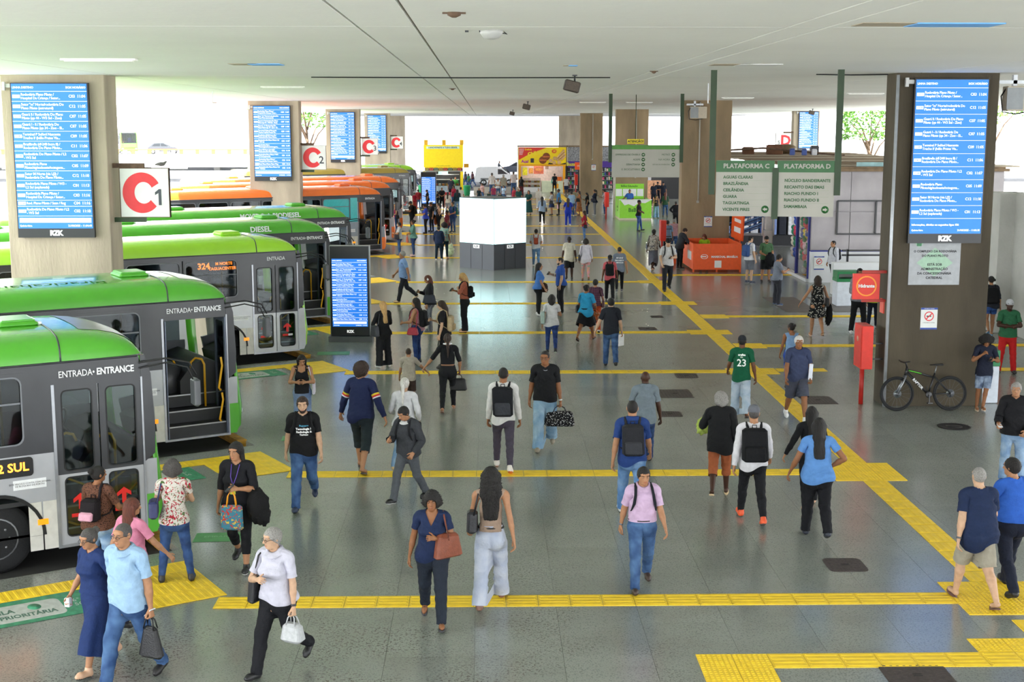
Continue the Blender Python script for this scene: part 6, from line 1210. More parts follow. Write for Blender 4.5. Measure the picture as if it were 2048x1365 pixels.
# right-hand building: shop corner, metal clad end wall, roof clutter
M_CLAD = mat('dented metal sheet', '#9d989b', .5, .25, .14, 1.2, .5, 3); M_WALLW = mat('white rendered wall', '#d3d5d8', .75, 0, .07, 1.5); M_NAVY = mat('navy frame', '#39408f', .5)
w = MB(); w.box(12.3, 19.5, 50.85, 51.1, 0, 1.17); tag(w.build('wall_right', [M_WALLW]), kind='structure')
r = empty('clad_wall', (12.3, 50.9, 1.22), 0, 'wall of dented grey metal sheets above the white wall, right', 'wall cladding'); k = 0
for j, (z0, z1) in enumerate(((0, 1.45), (1.47, 2.95))):
    for i in range(5): p = MB(); p.box(i * 1.44 + .01, i * 1.44 + 1.43, -.012 * ((i + j) % 2), .05, z0 + .01, z1 - .01); p.build('metal_panel', [M_CLAD], r)
p = MB(); p.box(0, 7.2, .05, .12, 0, 2.96); p.build('backing', [M_CLAD], r); p = MB(); p.box(0, 7.2, -.03, .06, -.06, 0); p.build('blue_rail', [M_NAVY], r)
for x0, x1 in ((.95, 6.3),):
    for z in (.62, 1.86): p = MB(); p.box(x0, x1, -.07, -.015, z - .03, z + .03); p.build('frame_bar', [M_BLK], r)
    for x in (.95, 2.4, 6.27): p = MB(); p.box(x - .03, x + .03, -.07, -.015, .62, 1.86); p.build('frame_bar', [M_BLK], r)
p = MB(); p.box(-.1, 7.3, -.25, .4, 2.96, 3.06); p.box(-.2, 7.2, -.1, 2.6, 3.06, 3.12); p.build('eaves_board', [M_WOOD], r)
r = empty('roof_boards', (12.0, 52.0, 4.30), 0, 'flat roof of weathered boards over the shops on the right', 'roof')
for k in range(14): p = MB(); p.box(-.3 + .1 * (k % 3), 8.5 - .2 * (k % 2), k * 2.0, k * 2.0 + 1.9, .012 * (k % 4), .05 + .012 * (k % 4)); p.build('board', [M_WOOD if k % 3 else M_CONC], r)
def clutter(x, y, z, sx, sy, sz, m, nm, lab, cat): b = MB(); b.rbox(-sx / 2, sx / 2, -sy / 2, sy / 2, 0, sz, .04); b.box(-sx * .4, sx * .4, -sy * .4, sy * .4, sz, sz + .03); tag(b.build(nm, [m], None, (x, y, z)), lab, cat)
clutter(15.3, 72, 4.36, .85, .3, .50, mat('rusty board', '#6e4a35', .8, 0, .2, 3), 'rusty_board', 'upright brown board standing on the shop roof', 'board'); clutter(14.1, 73, 4.36, .6, .4, .36, mat('rusty board', '#6e4a35', .8), 'brown_crate', 'brown crate left of the upright board on the shop roof', 'crate'); clutter(15.9, 70.5, 4.36, .26, .2, .32, mat('tin blue', '#38539c', .4), 'blue_tin', 'blue and white tin on the shop roof by the D sign', 'tin'); clutter(16.5, 70.4, 4.36, .26, .2, .30, mat('tin blue', '#38539c', .4), 'blue_tin', 'second blue tin further right on the shop roof', 'tin'); clutter(17.3, 71.5, 4.36, .42, .3, .45, M_BLK, 'black_box', 'black box below the far blue departure board', 'box'); clutter(17.0, 70.3, 4.36, .26, .2, .30, mat('tin white', '#cfd2d8', .4), 'white_tin', 'white tin in front of the black box on the roof', 'tin'); clutter(16.3, 54.5, 4.36, .35, .3, .55, mat('grey block', '#9c9690', .8), 'grey_block', 'small grey block on the roof near the right pillar', 'block')
tk = MB(); tk.lathe([(.05, 0), (.46, .03), (.52, .16), (.5, .38), (.3, .50), (.05, .52)], (0, 0, 0), 'z', 20); tag(tk.build('water_tank', [mat('tank brown', '#6b5a3e', .5)], None, (16.4, 74, 4.36)), 'round brown water tank on the shop roof under the D sign', 'tank')
p = MB(); p.tube([(10.6, 74, 4.4), (14.5, 71, 4.72), (18.5, 70, 4.36)], .05, 6); tag(p.build('roof_pipe', [M_RUST]), 'long sloping rusty pipe lying across the shop roof', 'pipe')
p = MB(); p.box(-.9, 1.3, -.02, .02, 0, .5); tag(p.build('shop_sign_strip', [mat('pale teal strip', '#9cc4c8', .5, 0, .2, 3)], None, (15.0, 51.6, 4.0)), 'pale teal sign strip along the roof edge', 'sign')
# stair parapet and seat rails
p = MB(); p.rbox(12.2, 15.2, 47.1, 47.45, 0, 1.13, .02); tag(p.build('parapet', [M_WALLW]), 'low white parapet beside the green topped bin', 'parapet'); p = MB(); p.tube([(12.45, 47.02, .78), (15.1, 47.02, .78)], .022, 6); p.tube([(12.45, 47.02, .78), (12.45, 47.12, .78)], .018, 6); p.tube([(15.05, 47.02, .78), (15.05, 47.12, .78)], .018, 6); tag(p.build('handrail', [M_STEEL]), 'thin steel handrail along the front of the low white parapet', 'handrail')
r = empty('bench', (14.3, 49.4, 0), 0, 'black slatted bench behind the low white parapet', 'bench')
for z in (.42, 1.15, 1.32): p = MB(); p.box(-1.2, 1.2, -.05 if z > 1 else -.4, .05, z, z + .06); p.build('slat', [M_BLK], r)
for x in (-1.0, 1.0): p = MB(); p.box(x - .03, x + .03, -.05, .05, 0, 1.4); p.build('leg', [M_BLK], r)
w = MB(); w.box(15.0, 15.3, 26, 38.6, 0, 4.0); tag(w.build('wall_right', [mat('pale concrete wall', '#b9b9b4', .8, 0, .12, 1.0, .4, 10)]), kind='structure'); w = MB(); w.rbox(14.55, 15.2, 38.2, 38.9, 0, 4.0, .02); tag(w.build('pillar', [mat('pale concrete wall', '#b9b9b4', .8)]), kind='structure')
# toy shop with glass corner and clothes stall along the side
r = empty('toy_shop', (12.3, 51.1, 0), 0, 'shop with navy framed glass corner full of colourful toys', 'shop')
for y in (.0, 2.0): p = MB(); p.box(-.06, .06, y, y + .09, .12, 2.75); p.build('frame_post', [M_NAVY], r)
p = MB(); p.box(-.06, .06, 0, 2.09, 2.7, 2.82); p.build('frame_head', [M_NAVY], r); p = MB(); p.box(-.10, .12, 0, 9, 0, .12); p.build('sill', [M_WALLW], r)
p = MB(); p.box(-.01, .01, .09, 2.0, .12, 2.7); p.build('pane', [glass_mat('shop glass', (.94, .95, .95), .35)], r)
p = MB(); p.box(.0, 6, .0, 9, 2.85, 3.1); p.build('ceiling_board', [M_DARK], r); p = MB(); p.box(2.2, 2.3, .05, 9, 0, 2.85); p.build('back_wall', [mat('shop back', '#8a5a30', .7, 0, .4, 2)], r)
hg = MB(); hg.lathe([(.02, 0), (.35, .0), (.36, .04), (.02, .05)], (2.1, 3.6, 2.35), 'x', 20); hg.build('orange_disc', [M_ORAN], r); q = MB(); q.box(-.3, .2, .5, .54, 2.45, 2.68); q.build('price_board', [mat('lime lit sign', '#e6e85a', .5, emit=.8)], r)
tc = ('#e04a6a', '#f0e6d8', '#3a5fc0', '#d82a2a', '#f2c8d8', '#2f8f6a', '#e8d24a', '#ffffff', '#6a4a34')
for k in range(60):
    col = k % 6; row = k // 6; y = .25 + col * .32 + .05 * (row % 2); z = .25 + row * .24; x = .25 + .22 * ((k * 7) % 5) / 5
    m = MB(); rr = .10 + .03 * ((k * 3) % 4) / 4; m.ell((x, y, z), (rr * .8, rr, rr * .95), 8, 6); m.ell((x - .03, y, z + rr * 1.1), (rr * .5, rr * .55, rr * .5), 8, 5)
    tag(m.build('toy', [mat('toy %d' % (k % 9), tc[(k * 5 + row) % 9], .6, 0, .2, 20)], None, (12.3, 51.1, 0)), 'small colourful toy on display behind the navy framed shop glass', 'toy', 'toys in the shop window')
for k in range(24):
    col = k % 6; row = k // 6; y = 3.4 + col * .42; z = .6 + row * .45; m = MB(); m.ell((.7, y, z), (.17, .19, .17), 10, 7); m.ell((.62, y, z + .18), (.10, .11, .10), 8, 6); m.ell((.62, y - .12, z + .02), (.06, .06, .06), 6, 5)
    tag(m.build('toy', [mat('toy %d' % (k % 9), tc[(k * 5 + row) % 9], .6, 0, .2, 20)], None, (12.3, 51.1, 0)), 'plush toy stacked on the shelves of the open shop front', 'toy', 'plush toys on the open shelves')
r = empty('clothes_stall', (12.6, 63.0, 0), 0, 'clothes stall with folded jeans and hanging shirts by the toy shop', 'stall'); p = MB(); p.box(-1.6, .6, -.5, .5, .85, .90); p.build('table_top', [M_STEEL], r)
for x in (-1.5, .5):
    for y in (-.4, .4): p = MB(); p.box(x - .03, x + .03, y - .03, y + .03, 0, .85); p.build('leg', [M_STEEL], r)
for k in range(9): m = MB(); m.rbox(-.75, .75, -.05, .05, -.03, .03, .02); o = m.build('folded_jeans', [mat('jeans %d' % (k % 3), ('#3c5a8c', '#2b3f66', '#56749f')[k % 3], .85, 0, .2, 10)], None, (12.1 + .10 * (k % 3), 62.75 + .03 * k, 1.0 + .105 * k), (0, R_(-18), R_(8 * (k % 3)))); tag(o, 'blue jeans draped in a pile on the clothes stall', 'jeans', 'jeans piled on the clothes stall')
p = MB(); p.tube([(-1.9, .3, 0), (-1.9, .3, 2.0), (.6, .3, 2.0), (.6, .3, 0)], .025, 6); p.build('clothes_rail', [M_STEEL], r)
for k in range(8): m = MB(); x = -1.75 + k * .3; m.rbox(x - .05, x + .05, .12, .5, 1.25, 1.95, .03); m.build('hanging_shirt', [mat('garment %d' % (k % 5), ('#dfe3ea', '#3a4f8c', '#1d2230', '#c9ccd4', '#7a8fc0')[k % 5], .8, 0, .2, 8)], r)
q = MB(); q.box(-1.3, -.85, -.1, -.08, 2.0, 2.3); qo = q.build('price_card', [M_YELP], r); text('29', .22, M_INK, qo, (-1.07, -.105, 2.15), bold=.006, extrude=.001)
m = MB(); m.rbox(-.17, .17, -.1, .1, 1.45, 2.05, .06); m.rbox(-.20, .20, -.12, .12, .75, 1.46, .06); m.rbox(-.27, -.19, -.05, .07, 1.2, 2.0, .03); m.rbox(.19, .27, -.05, .07, 1.2, 2.0, .03); m.ell((0, 0, 2.14), (.08, .09, .11), 10, 8); m.tube([(0, 0, 0), (0, 0, .8)], .03, 6); tag(m.build('mannequin', [M_WHT], None, (12.15, 58.0, 0)), 'white shop mannequin in a long white robe', 'mannequin')
r = empty('garment_wall', (13.6, 66.8, 0), 0, 'dark stall back wall hung with rows of garments beyond the jeans', 'stall'); p = MB(); p.box(-2.9, 4.5, 0, .1, 0, 3.6); p.build('back_wall', [M_DARK], r)
for k in range(22): m = MB(); x = -2.6 + (k % 11) * .46; z = 1.75 if k < 11 else .55; m.rbox(x - .18, x + .18, -.14, -.04, z, z + .95, .04); m.build('hanging_garment', [mat('garment %d' % ((k * 3) % 5), ('#dfe3ea', '#3a4f8c', '#1d2230', '#c9ccd4', '#7a8fc0')[(k * 3) % 5], .8, 0, .2, 8)], r)
# bins
def bin_(x, y, label, w=.38, d=.3):
    r = empty('litter_bin', (x, y, 0), 0, label, 'bin', 'white bins with green hoods'); b = MB(); b.rbox(-w, w, -d, d, 0, .80, .02); b.build('body', [mat('bin white', '#d4dbe6', .45)], r); g_ = mat('bin green', '#177a45', .4); h = MB()
    h.rbox(-w - .01, w + .01, -d - .01, d + .01, .80, .90, .01); h.box(-w, w, -d, d, 1.06, 1.14); h.box(-w, -w + .05, -d, d, .9, 1.06); h.box(w - .05, w, -d, d, .9, 1.06); h.build('hood', [g_], r); i_ = MB(); i_.box(-w + .05, w - .05, d - .04, d, .9, 1.06); i_.build('flap', [mat('bin inside', '#c9ccc8', .5)], r)
bin_(11.95, 44.4, 'white bin with green hood standing by the low white parapet'); bin_(10.66, 28.55, 'white bin with dark green hood behind the leaning boy', .30, .28)
for x, y, c, lab in ((-1.45, 116.5, '#2f9c62', 'round green bin near the yellow snack bar post'), (-2.9, 104, '#c2313a', 'round red bin among the crowd at the snack bar'), (-5.3, 117, '#2f9c62', 'round green bin left of the far departure screen')): m = MB(); m.lathe([(.20, 0), (.26, .05), (.30, .75), (.33, .78), (.32, .85), (.27, .85), (.22, .1)], (0, 0, 0), 'z', 18); tag(m.build('round_bin', [mat('bin ' + c, c, .5)], None, (x, y, 0)), lab, 'bin')
# bicycle leaning on the right pillar
r = empty('bicycle', (9.12, 27.52, 0), 0, 'black mountain bicycle leaning against the dark right pillar', 'bicycle'); r.rotation_euler = (R_(-7), 0, R_(2)); bk_ = mat('bicycle black', '#17181b', .35); M_AL = mat('spoke steel', '#8d9196', .35, .8)
for x, s in ((-.56, -1), (.56, 1)):
    m = MB(); m.tube([(x + .335 * math.cos(a), 0, .36 + .335 * math.sin(a)) for a in np.linspace(0, 2 * math.pi, 41)], .026, 8, caps=False); wh = m.build('wheel', [M_BLK and mat('tyre rubber', '#17181a', .8)], r); m = MB(); m.tube([(x + .300 * math.cos(a), 0, .36 + .300 * math.sin(a)) for a in np.linspace(0, 2 * math.pi, 41)], .010, 6, caps=False); m.build('rim', [mat('bicycle rim', '#2a2b2e', .4, .5)], wh); m = MB()
    for k in range(16): a = 2 * math.pi * k / 16; m.tube([(x, .012 * (-1) ** k, .36), (x + .30 * math.cos(a), 0, .36 + .30 * math.sin(a))], .0016, 4, caps=False)
    m.build('spokes', [M_AL], wh)['kind'] = 'stuff'; m = MB(); m.lathe([(.02, -.05), (.025, -.04), (.025, .04), (.02, .05)], (x, 0, .36), 'y', 10); m.lathe([(.085, -.032), (.085, -.028), (.06, -.028), (.06, -.032)], (x, 0, .36), 'y', 20); m.build('hub_disc', [M_AL], wh)
for nm, pth, rr, mm in (('down_tube', [(-.34, 0, .80), (.10, 0, .34)], .028, bk_), ('top_tube', [(-.36, 0, .86), (.20, 0, .70)], .020, bk_), ('seat_tube', [(.10, 0, .34), (.24, 0, .78)], .020, bk_), ('seat_stay', [(.22, .03, .72), (.56, .05, .36)], .012, bk_), ('seat_stay', [(.22, -.03, .72), (.56, -.05, .36)], .012, bk_), ('chain_stay', [(.10, .03, .34), (.56, .05, .36)], .012, bk_), ('chain_stay', [(.10, -.03, .34), (.56, -.05, .36)], .012, bk_), ('fork_leg', [(-.38, .05, .74), (-.56, .05, .36)], .020, M_AL), ('fork_leg', [(-.38, -.05, .74), (-.56, -.05, .36)], .020, M_AL), ('head_tube', [(-.345, 0, .90), (-.385, 0, .74)], .028, bk_), ('seat_post', [(.24, 0, .78), (.275, 0, .93)], .013, M_AL), ('stem', [(-.345, 0, .90), (-.37, 0, 1.0), (-.44, 0, 1.02)], .018, bk_), ('handlebar', [(-.40, -.32, 1.04), (-.44, -.1, 1.02), (-.44, .1, 1.02), (-.40, .32, 1.04)], .014, bk_)): m = MB(); m.tube(pth, rr, 8); m.build(nm, [mm], r)
m = MB(); m.tube([(-.32, -.031, .845), (-.05, -.021, .775)], .012, 6); m.build('green_decal', [mat('green decal', '#5fbf3a', .4)], r); m = MB(); m.tube([(.14, 0, .955), (.22, 0, .955), (.40, 0, .965)], [.022, .045, .072], 10); m.v = [(p[0], p[1], .955 + (p[2] - .955) * .35) for p in m.v]; m.build('saddle', [M_BLK], r)
m = MB(); m.lathe([(.06, -.05), (.07, -.045), (.06, -.04), (.03, -.04)], (.10, 0, .34), 'y', 20); m.box(.09, .11, -.08, -.06, .17, .34); m.box(.05, .15, -.14, -.06, .155, .18); m.box(.09, .11, .06, .08, .34, .51); m.build('crank', [bk_], r)
text('RAPTOR', .075, M_WHT, r, (-.13, -.032, .565), rot=(R_(90), R_(46), 0), bold=.002, extrude=.001)
# ceiling fittings
def speaker(x, y, lab, s=1.0): r = empty('loudspeaker', (x, y, ZC), 0, lab, 'loudspeaker', 'loudspeakers under the ceiling'); m = MB(); m.tube([(0, 0, 0), (0, 0, -.14)], .02, 6); m.box(-.05, .05, -.03, .03, -.03, 0); m.build('bracket', [M_BLK], r); m = MB(); m.rbox(-.17, .17, -.12, .12, -.36, -.13, .03, M=Matrix.Rotation(R_(14), 4, 'Y')); m.build('cabinet', [mat('speaker brown', '#3a322d', .6)], r); m = MB(); m.box(-.14, .14, -.125, -.12, -.34, -.15, M=Matrix.Rotation(R_(14), 4, 'Y')); m.build('grille', [mat('speaker grille', '#544a42', .8, 0, .3, 60)], r)
speaker(1.93, 29.3, 'nearest dark loudspeaker hanging under the ceiling centre'); speaker(1.95, 61, 'second dark loudspeaker hanging along the ceiling centre'); speaker(1.97, 93, 'third and smaller loudspeaker hanging along the ceiling centre'); speaker(20.6, 86, 'loudspeaker hanging beside the far D platform pillar')
r = empty('dome_camera', (.09, 15.8, ZC), 0, 'pale domed unit fixed under the near ceiling', 'camera'); m = MB(); m.lathe([(.02, 0), (.13, 0), (.13, -.03), (.115, -.05), (.09, -.085), (.03, -.10), (.005, -.10)], (0, 0, 0), 'z', 20); m.build('dome', [mat('dome grey', '#b5b6b4', .5)], r); m = MB(); m.box(-.14, -.08, -.02, .02, -.02, .0); m.box(-.30, -.26, -.02, .02, -.02, 0); m.tube([(.12, 0, -.03), (.18, 0, -.04), (.14, 0, -.015)], .006, 5); m.build('cable', [M_BLK], r)
for x, y, s, lab in ((-.28, 13.3, .07, 'rusty ceiling fixing nearest the camera'), (3.35, 27.2, .05, 'small rusty fixing in the ceiling near the right'), (-.9, 40, .06, 'small dark fixing in the ceiling past the loudspeaker')): m = MB(); m.lathe([(s * .2, 0), (s, 0), (s * .9, -.03), (s * .3, -.05)], (0, 0, 0), 'z', 10); m.box(-s * 1.6, s * 1.6, -.015, .015, -.015, 0); tag(m.build('ceiling_fixing', [M_RUST], None, (x, y, ZC)), lab, 'fixing')
for x, y, L_, lab in ((5.7, 35, .5, 'short thin drop rod under the ceiling near the green posts'), (-8.6, 44, .35, 'small white bracket hanging under the ceiling edge, left'), (3.9, 110, 1.0, 'thin rod with a small camera far down the ceiling')): m = MB(); m.tube([(0, 0, 0), (0, 0, -L_)], .012, 5); m.tube([(0, 0, -L_), (.12, 0, -L_)], .012, 5); tag(m.build('drop_rod', [M_STEEL], None, (x, y, ZC)), lab, 'rod')
for x, y, lb in ((-6.2, 22.5, 'nearest one, upper left above the buses'), (4.9, 62, 'beside the green post of the far sign'), (7.0, 62, 'left of the middle pillar top'), (9.6, 52, 'right of the middle pillar'), (12.5, 45, 'left of the dark right pillar'), (-5.5, 38, 'past the first left pillar')): m = MB(); m.box(-.6, .6, -.09, .09, -.035, 0); m.box(-.55, .55, -.05, .05, -.05, -.035); tag(m.build('light_fitting', [mat('pale light fitting', '#e8e8e4', .5)], None, (x, y, ZC)), 'thin pale light fitting under the ceiling, ' + lb, 'light fitting', 'thin light fittings under the ceiling')
def ac(x, y, z, lab): r = empty('air_conditioner', (x, y, z), 0, lab, 'air conditioner'); m = MB(); m.rbox(-.34, .34, -.16, .16, 0, .50, .015); m.build('case', [mat('beige case', '#b9ae9c', .5)], r); m = MB(); m.box(-.36, -.02, -.17, -.155, .03, .47); m.build('grey_cover', [mat('grey cover', '#8f9396', .5)], r); m = MB(); m.tube([(-.3, 0, .5), (-.42, 0, .3), (-.38, 0, -.02), (-.1, 0, -.06), (.2, 0, 0)], .014, 5); m.build('cable', [M_BLK], r); m = MB(); m.box(-.5, .2, -.05, .05, .55, .62); m.box(-.2, -.12, -.05, .05, .5, .73); m.build('bracket', [M_STEEL], r)
ac(11.06, 28.2, 6.16, 'beige outdoor unit hanging beside the top of the right pillar'); ac(9.05, 58.0, 6.16, 'pale louvred unit on the pillar behind the hanging sign')
for x0, x1, y, lab in ((-3.8, 2.8, 30.6, 'thin dark cable run across the ceiling above the screen cube'), (6.9, 8.4, 28.6, 'thin dark cable under the ceiling beside the right pillar')): m = MB(); m.tube([(x0, y, ZC - .012), ((x0 + x1) / 2, y + .05, ZC - .02), (x1, y, ZC - .012)], .014, 5); tag(m.build('ceiling_cable', [M_BLK]), lab, 'cable')
# floor covers, stickers
M_IRON = mat('cast iron cover', '#4c4340', .6, .3, .25, 14); M_IRON2 = mat('dark iron cover', '#2e2b2b', .6, .4, .2, 14)
def cover(px, py, w, d, kind, lab):
    p = G(px, py); r = empty('manhole_cover', (p.x, p.y, 0), 0, lab, 'manhole cover', 'iron covers in the floor'); m = MB()
    if kind == 'round': m.lathe([(.01, .003), (w, .003), (w, .008), (w * .9, .008), (w * .86, .005), (.01, .005)], (0, 0, 0), 'z', 28); m.lathe([(w * .2, .006), (w * .5, .006), (w * .5, .010), (w * .2, .010)], (0, 0, 0), 'z', 20)
    else: m.rbox(-w, w, -d, d, .001, .007, .0012 if kind == 'plate' else .02, seg=1) if kind == 'plate' else m.prism([(q[0], q[1]) for q in rrect(-w, w, -d, d, min(w, d) * .35)], 'z', .001, .007)
    m.build('lid', [M_IRON2 if kind == 'round' else M_IRON], r); m = MB()
    if kind != 'round':
        n = 9
        for i in range(n):
            for j in range(n): x, y = -w * .8 + 1.6 * w * i / (n - 1), -d * .8 + 1.6 * d * j / (n - 1); m.box(x - .014, x + .014, y - .010, y + .010, .007, .010)
        tag(m.build('tread', [M_IRON], r), kind='stuff')
        m = MB(); m.box(-.05, .05, -.03, -.015, .008, .012); m.box(-.05, .05, .015, .03, .008, .012); m.build('lift_slot', [M_IRON2], r)
cover(1690, 1131, .26, .28, 'r', 'rounded iron cover in the floor right of the woman in black trousers'); cover(1835, 1352, .36, .32, 'r', 'rounded iron cover at the bottom edge on the yellow strip'); cover(1340, 829, .24, .26, 'r', 'rounded iron grate beside the man in the grey polo'); cover(1350, 788, .36, .46, 'plate', 'square grey plate with two slots in the floor centre'); cover(1373, 752, .26, .30, 'r', 'rounded cover just below the yellow strip in the middle'); cover(1295, 658, .26, .30, 'r', 'rounded cover above the yellow strip by the man in black polo'); cover(1314, 634, .2, .22, 'r', 'small far cover in the floor near the long yellow strip'); cover(1636, 801, .34, .42, 'plate', 'square grey plate near the red hydrant post'); cover(1908, 854, .32, .32, 'round', 'round dark manhole cover in front of the bicycle')
M_PATCH = mat('brown floor patch', '#5e5552', .45, 0, .15, 3)
for x, y, w in ((10.15, 44.6, .55), (11.7, 44.6, .55)): m = MB(); m.box(-w, w, -1.9, 1.9, .0005, .004); m.build('floor_patch', [M_PATCH], floor, (x, y, 0))
def floor_text(bay, white=True):
    dt = (BAY_Y[bay] - 16.22) * .515; o = -16.58 - (BAY_Y[bay] - 16.22) * .857; c = dv * (3.62 + dt) + nv * (o); tg = mat('worn green floor paint', '#3f8a68', .5, 0, .25, 9); tw = mat('worn white floor paint', '#b4b9b4', .5, 0, .15, 8)
    r = link('priority_queue_marking', None, floor, (c.x, c.y, .001), (0, 0, R_(31))); r.scale = (.66, .95, 1); m = MB(); m.box(-1.0, .95, -.46, .46, 0, .002); m.build('green_paint', [tg], r); m = MB(); m.prism(rrect(-.92, .38, -.34, .30, .12), 'z', .002, .0035); m.build('white_paint', [tw], r); tgd = mat('grey green lettering', '#4a6e60', .5)
    text('FILA', .20, tgd, r, (-.66, .06, .004), (0, 0, 0), bold=.006, extrude=.0006); text('PRIORITÁRIA', .175, tgd, r, (-.28, -.16, .004), (0, 0, 0), bold=.006, extrude=.0006); m = MB(); m.cyl((-.1, .1, .0035), .12, .001, 'z', 20); m.build('emblem', [tg], r); text('6°\n50', .17, tw, r, (.66, 0, .0025), (0, 0, 0), extrude=.0006)
for b in range(5): floor_text(b)
for px, py, s in ((440, 1075, .36), (600, 877, .34), (667, 707, .42)): p = G(px, py); m = MB(); m.box(-s, s, -s * .6, s * .6, .0005, .002); mo = m.build('green_floor_square', [mat('faded green paint', '#4f9058', .5, 0, .15, 6)], floor, (p.x, p.y, 0), (0, 0, R_(3))); text('EMBARQUE', .11, mat('faded green letters', '#7fae84', .5), mo, (.05, .02, .0025), (0, 0, 0), extrude=.0004)
for x, y, z, w_, lab in ((5.2, 123.3, 2.25, 85, 'churros'), (-3.2, 110.4, 2.2, 110, 'snack'), (9.8, 122.8, 1.9, 70, 'bags'), (13.0, 108.6, 3.0, 110, 'clothes'), (13.4, 53.2, 2.6, 45, 'toys')):   # lamps and fittings added to brighten the stall interiors
    ld = bpy.data.lights.new('stall_fill_light', 'POINT'); ld.energy = w_; ld.shadow_soft_size = .12; ld.color = (1.0, .95, .86); m = MB(); m.lathe([(.02, .22), (.05, .20), (.20, .10), (.21, .09), (.05, .16)], (0, 0, 0), 'z', 16); lo_ = tag(m.build('added_lamp', [M_STEEL], None, (x, y, z)), 'added pendant lamp inside the ' + {'churros': 'churros stand', 'snack': 'yellow snack bar', 'bags': 'purple signed shop', 'clothes': 'far clothes shop', 'toys': 'toy shop', 'jeans': 'jeans stall'}[lab], 'lamp'); link('fill_light', ld, lo_)
# low walls, street, cars, trees
w = MB(); w.rbox(-.9, 3.0, 119.6, 120.0, 0, .55, .02); tag(w.build('low_wall', [mat('beige low wall', '#b3aba0', .8)]), 'low beige wall used as a seat beyond the screen cube', 'wall'); w = MB(); w.rbox(-8.3, -5.4, 112, 112.3, 0, .95, .02); tag(w.build('low_wall', [M_WALLW]), 'low white wall left of the far departure screen', 'wall')
def car(x, y, z, rz, col, label, kind='car', group=None):
    r = empty('van' if kind == 'van' else 'car', (x, y, z), rz, label, 'van' if kind == 'van' else 'car', group); m = mat('car paint ' + col, col, .25, 0, .03, coat=.6); W = .85
    if kind == 'van': body = [(-2.1, .35), (-2.15, 1.0), (-2.05, 1.75), (-1.7, 1.88), (.1, 1.9), (.5, 1.8), (1.35, 1.12), (2.05, .92), (2.15, .6), (2.1, .32)]; wins = [[(.15, 1.12), (.15, 1.65), (.5, 1.62), (1.15, 1.15)]]
    else: body = [(-1.95, .35), (-2.0, .85), (-1.75, 1.02), (-1.35, 1.38), (-.9, 1.5), (.1, 1.5), (.95, 1.02), (1.75, .88), (2.0, .65), (1.98, .32)]; wins = [[(-1.45, 1.03), (-1.1, 1.36), (-.35, 1.42), (-.35, 1.03)], [(-.25, 1.03), (-.25, 1.42), (.08, 1.42), (.72, 1.03)]]
    b = MB(); b.prism(body, 'y', -W, W); b.build('body', [m], r)
    for q in wins: g_ = MB(); g_.prism(q, 'y', -W - .01, W + .01); g_.build('side_window', [mat('car glass', '#20262c', .1)], r)
    ws = MB(); a, c = (body[5], body[6]) if kind != 'van' else (body[5], body[6]); ws.add([(a[0] + .03, -W * .85, a[1] - .06), (c[0] + .03, -W * .9, c[1] + .06), (c[0] + .03, W * .9, c[1] + .06), (a[0] + .03, W * .85, a[1] - .06), (a[0] + .05, -W * .85, a[1] - .05), (c[0] + .05, -W * .9, c[1] + .07), (c[0] + .05, W * .9, c[1] + .07), (a[0] + .05, W * .85, a[1] - .05)], [(0, 1, 2, 3), (7, 6, 5, 4), (0, 4, 5, 1), (1, 5, 6, 2), (2, 6, 7, 3), (3, 7, 4, 0)]); ws.build('windscreen', [mat('car glass', '#20262c', .1)], r)
    for wx in (-1.3, 1.3):
        for s in (-1, 1): t = MB(); t.lathe([(.12, -.09), (.30, -.09), (.32, -.06), (.32, .06), (.30, .09), (.12, .09)], (wx, s * (W - .06), .31), 'y', 18); wo = t.build('wheel', [mat('tyre rubber', '#17181a', .8)], r); t = MB(); t.lathe([(.01, -.095), (.20, -.095), (.20, .095), (.01, .095)], (wx, s * (W - .06), .31), 'y', 12); t.build('hub', [M_STEEL], wo)
    if kind == 'van': t = MB(); t.box(-1.6, .9, -W - .015, -W, .55, .75); t.build('side_trim', [mat('grey trim', '#85888b', .4)], r)
car(1.2, 139, -.1, R_(4), '#e9eaec', 'white delivery van on the street beyond the concourse', 'van'); car(3.9, 160, .22, R_(176), '#4a4f5c', 'dark grey hatchback on the street behind the churros stand')
r = empty('motorcycle', (2.0, 154, .22), R_(180), 'motorcycle with a helmeted rider on the far street', 'motorcycle'); m = MB()
for x in (-.65, .65): m = MB(); m.tube([(x + .27 * math.cos(a), 0, .31 + .27 * math.sin(a)) for a in np.linspace(0, 2 * math.pi, 20)], .05, 6, caps=False); m.build('wheel', [mat('tyre rubber', '#17181a', .8)], r)
m = MB(); m.rbox(-.5, .35, -.12, .12, .45, .85, .06); m.build('body', [M_BLK], r); m = MB(); m.tube([(.65, 0, .31), (.42, 0, .95), (.35, -.3, 1.02)], .025, 6); m.build('fork', [M_STEEL], r)
# elevated road on the left with orange and white railing
ov = empty('overpass', (-40, 182, -1.1), R_(4), 'pale elevated road with orange and white railing far left', 'overpass'); m = MB(); m.box(-30, 24, -1.5, 14, 2.5, 3.1); m.build('deck', [M_ROAD], ov); m = MB(); m.box(-30, 24, -1.6, -1.4, 1.6, 3.25); m.build('fascia_beam', [M_WHITE], ov)
for k in range(52): m = MB(); m.box(-29.8 + k * 1.03, -29.3 + k * 1.03, -1.6, -1.45, 3.25, 3.8); m.build('rail_block', [mat('rail orange', '#e28a3a', .6) if k % 2 else M_WHITE], ov)
m = MB(); m.box(-30, 24, -1.62, -1.42, 3.8, 3.95); m.build('top_rail', [mat('rail orange', '#e28a3a', .6)], ov)
for k in range(5): m = MB(); m.rbox(-26 + k * 10, -25.2 + k * 10, 2, 8, -.2, 2.5, .05); m.build('pier', [M_WHITE], ov)
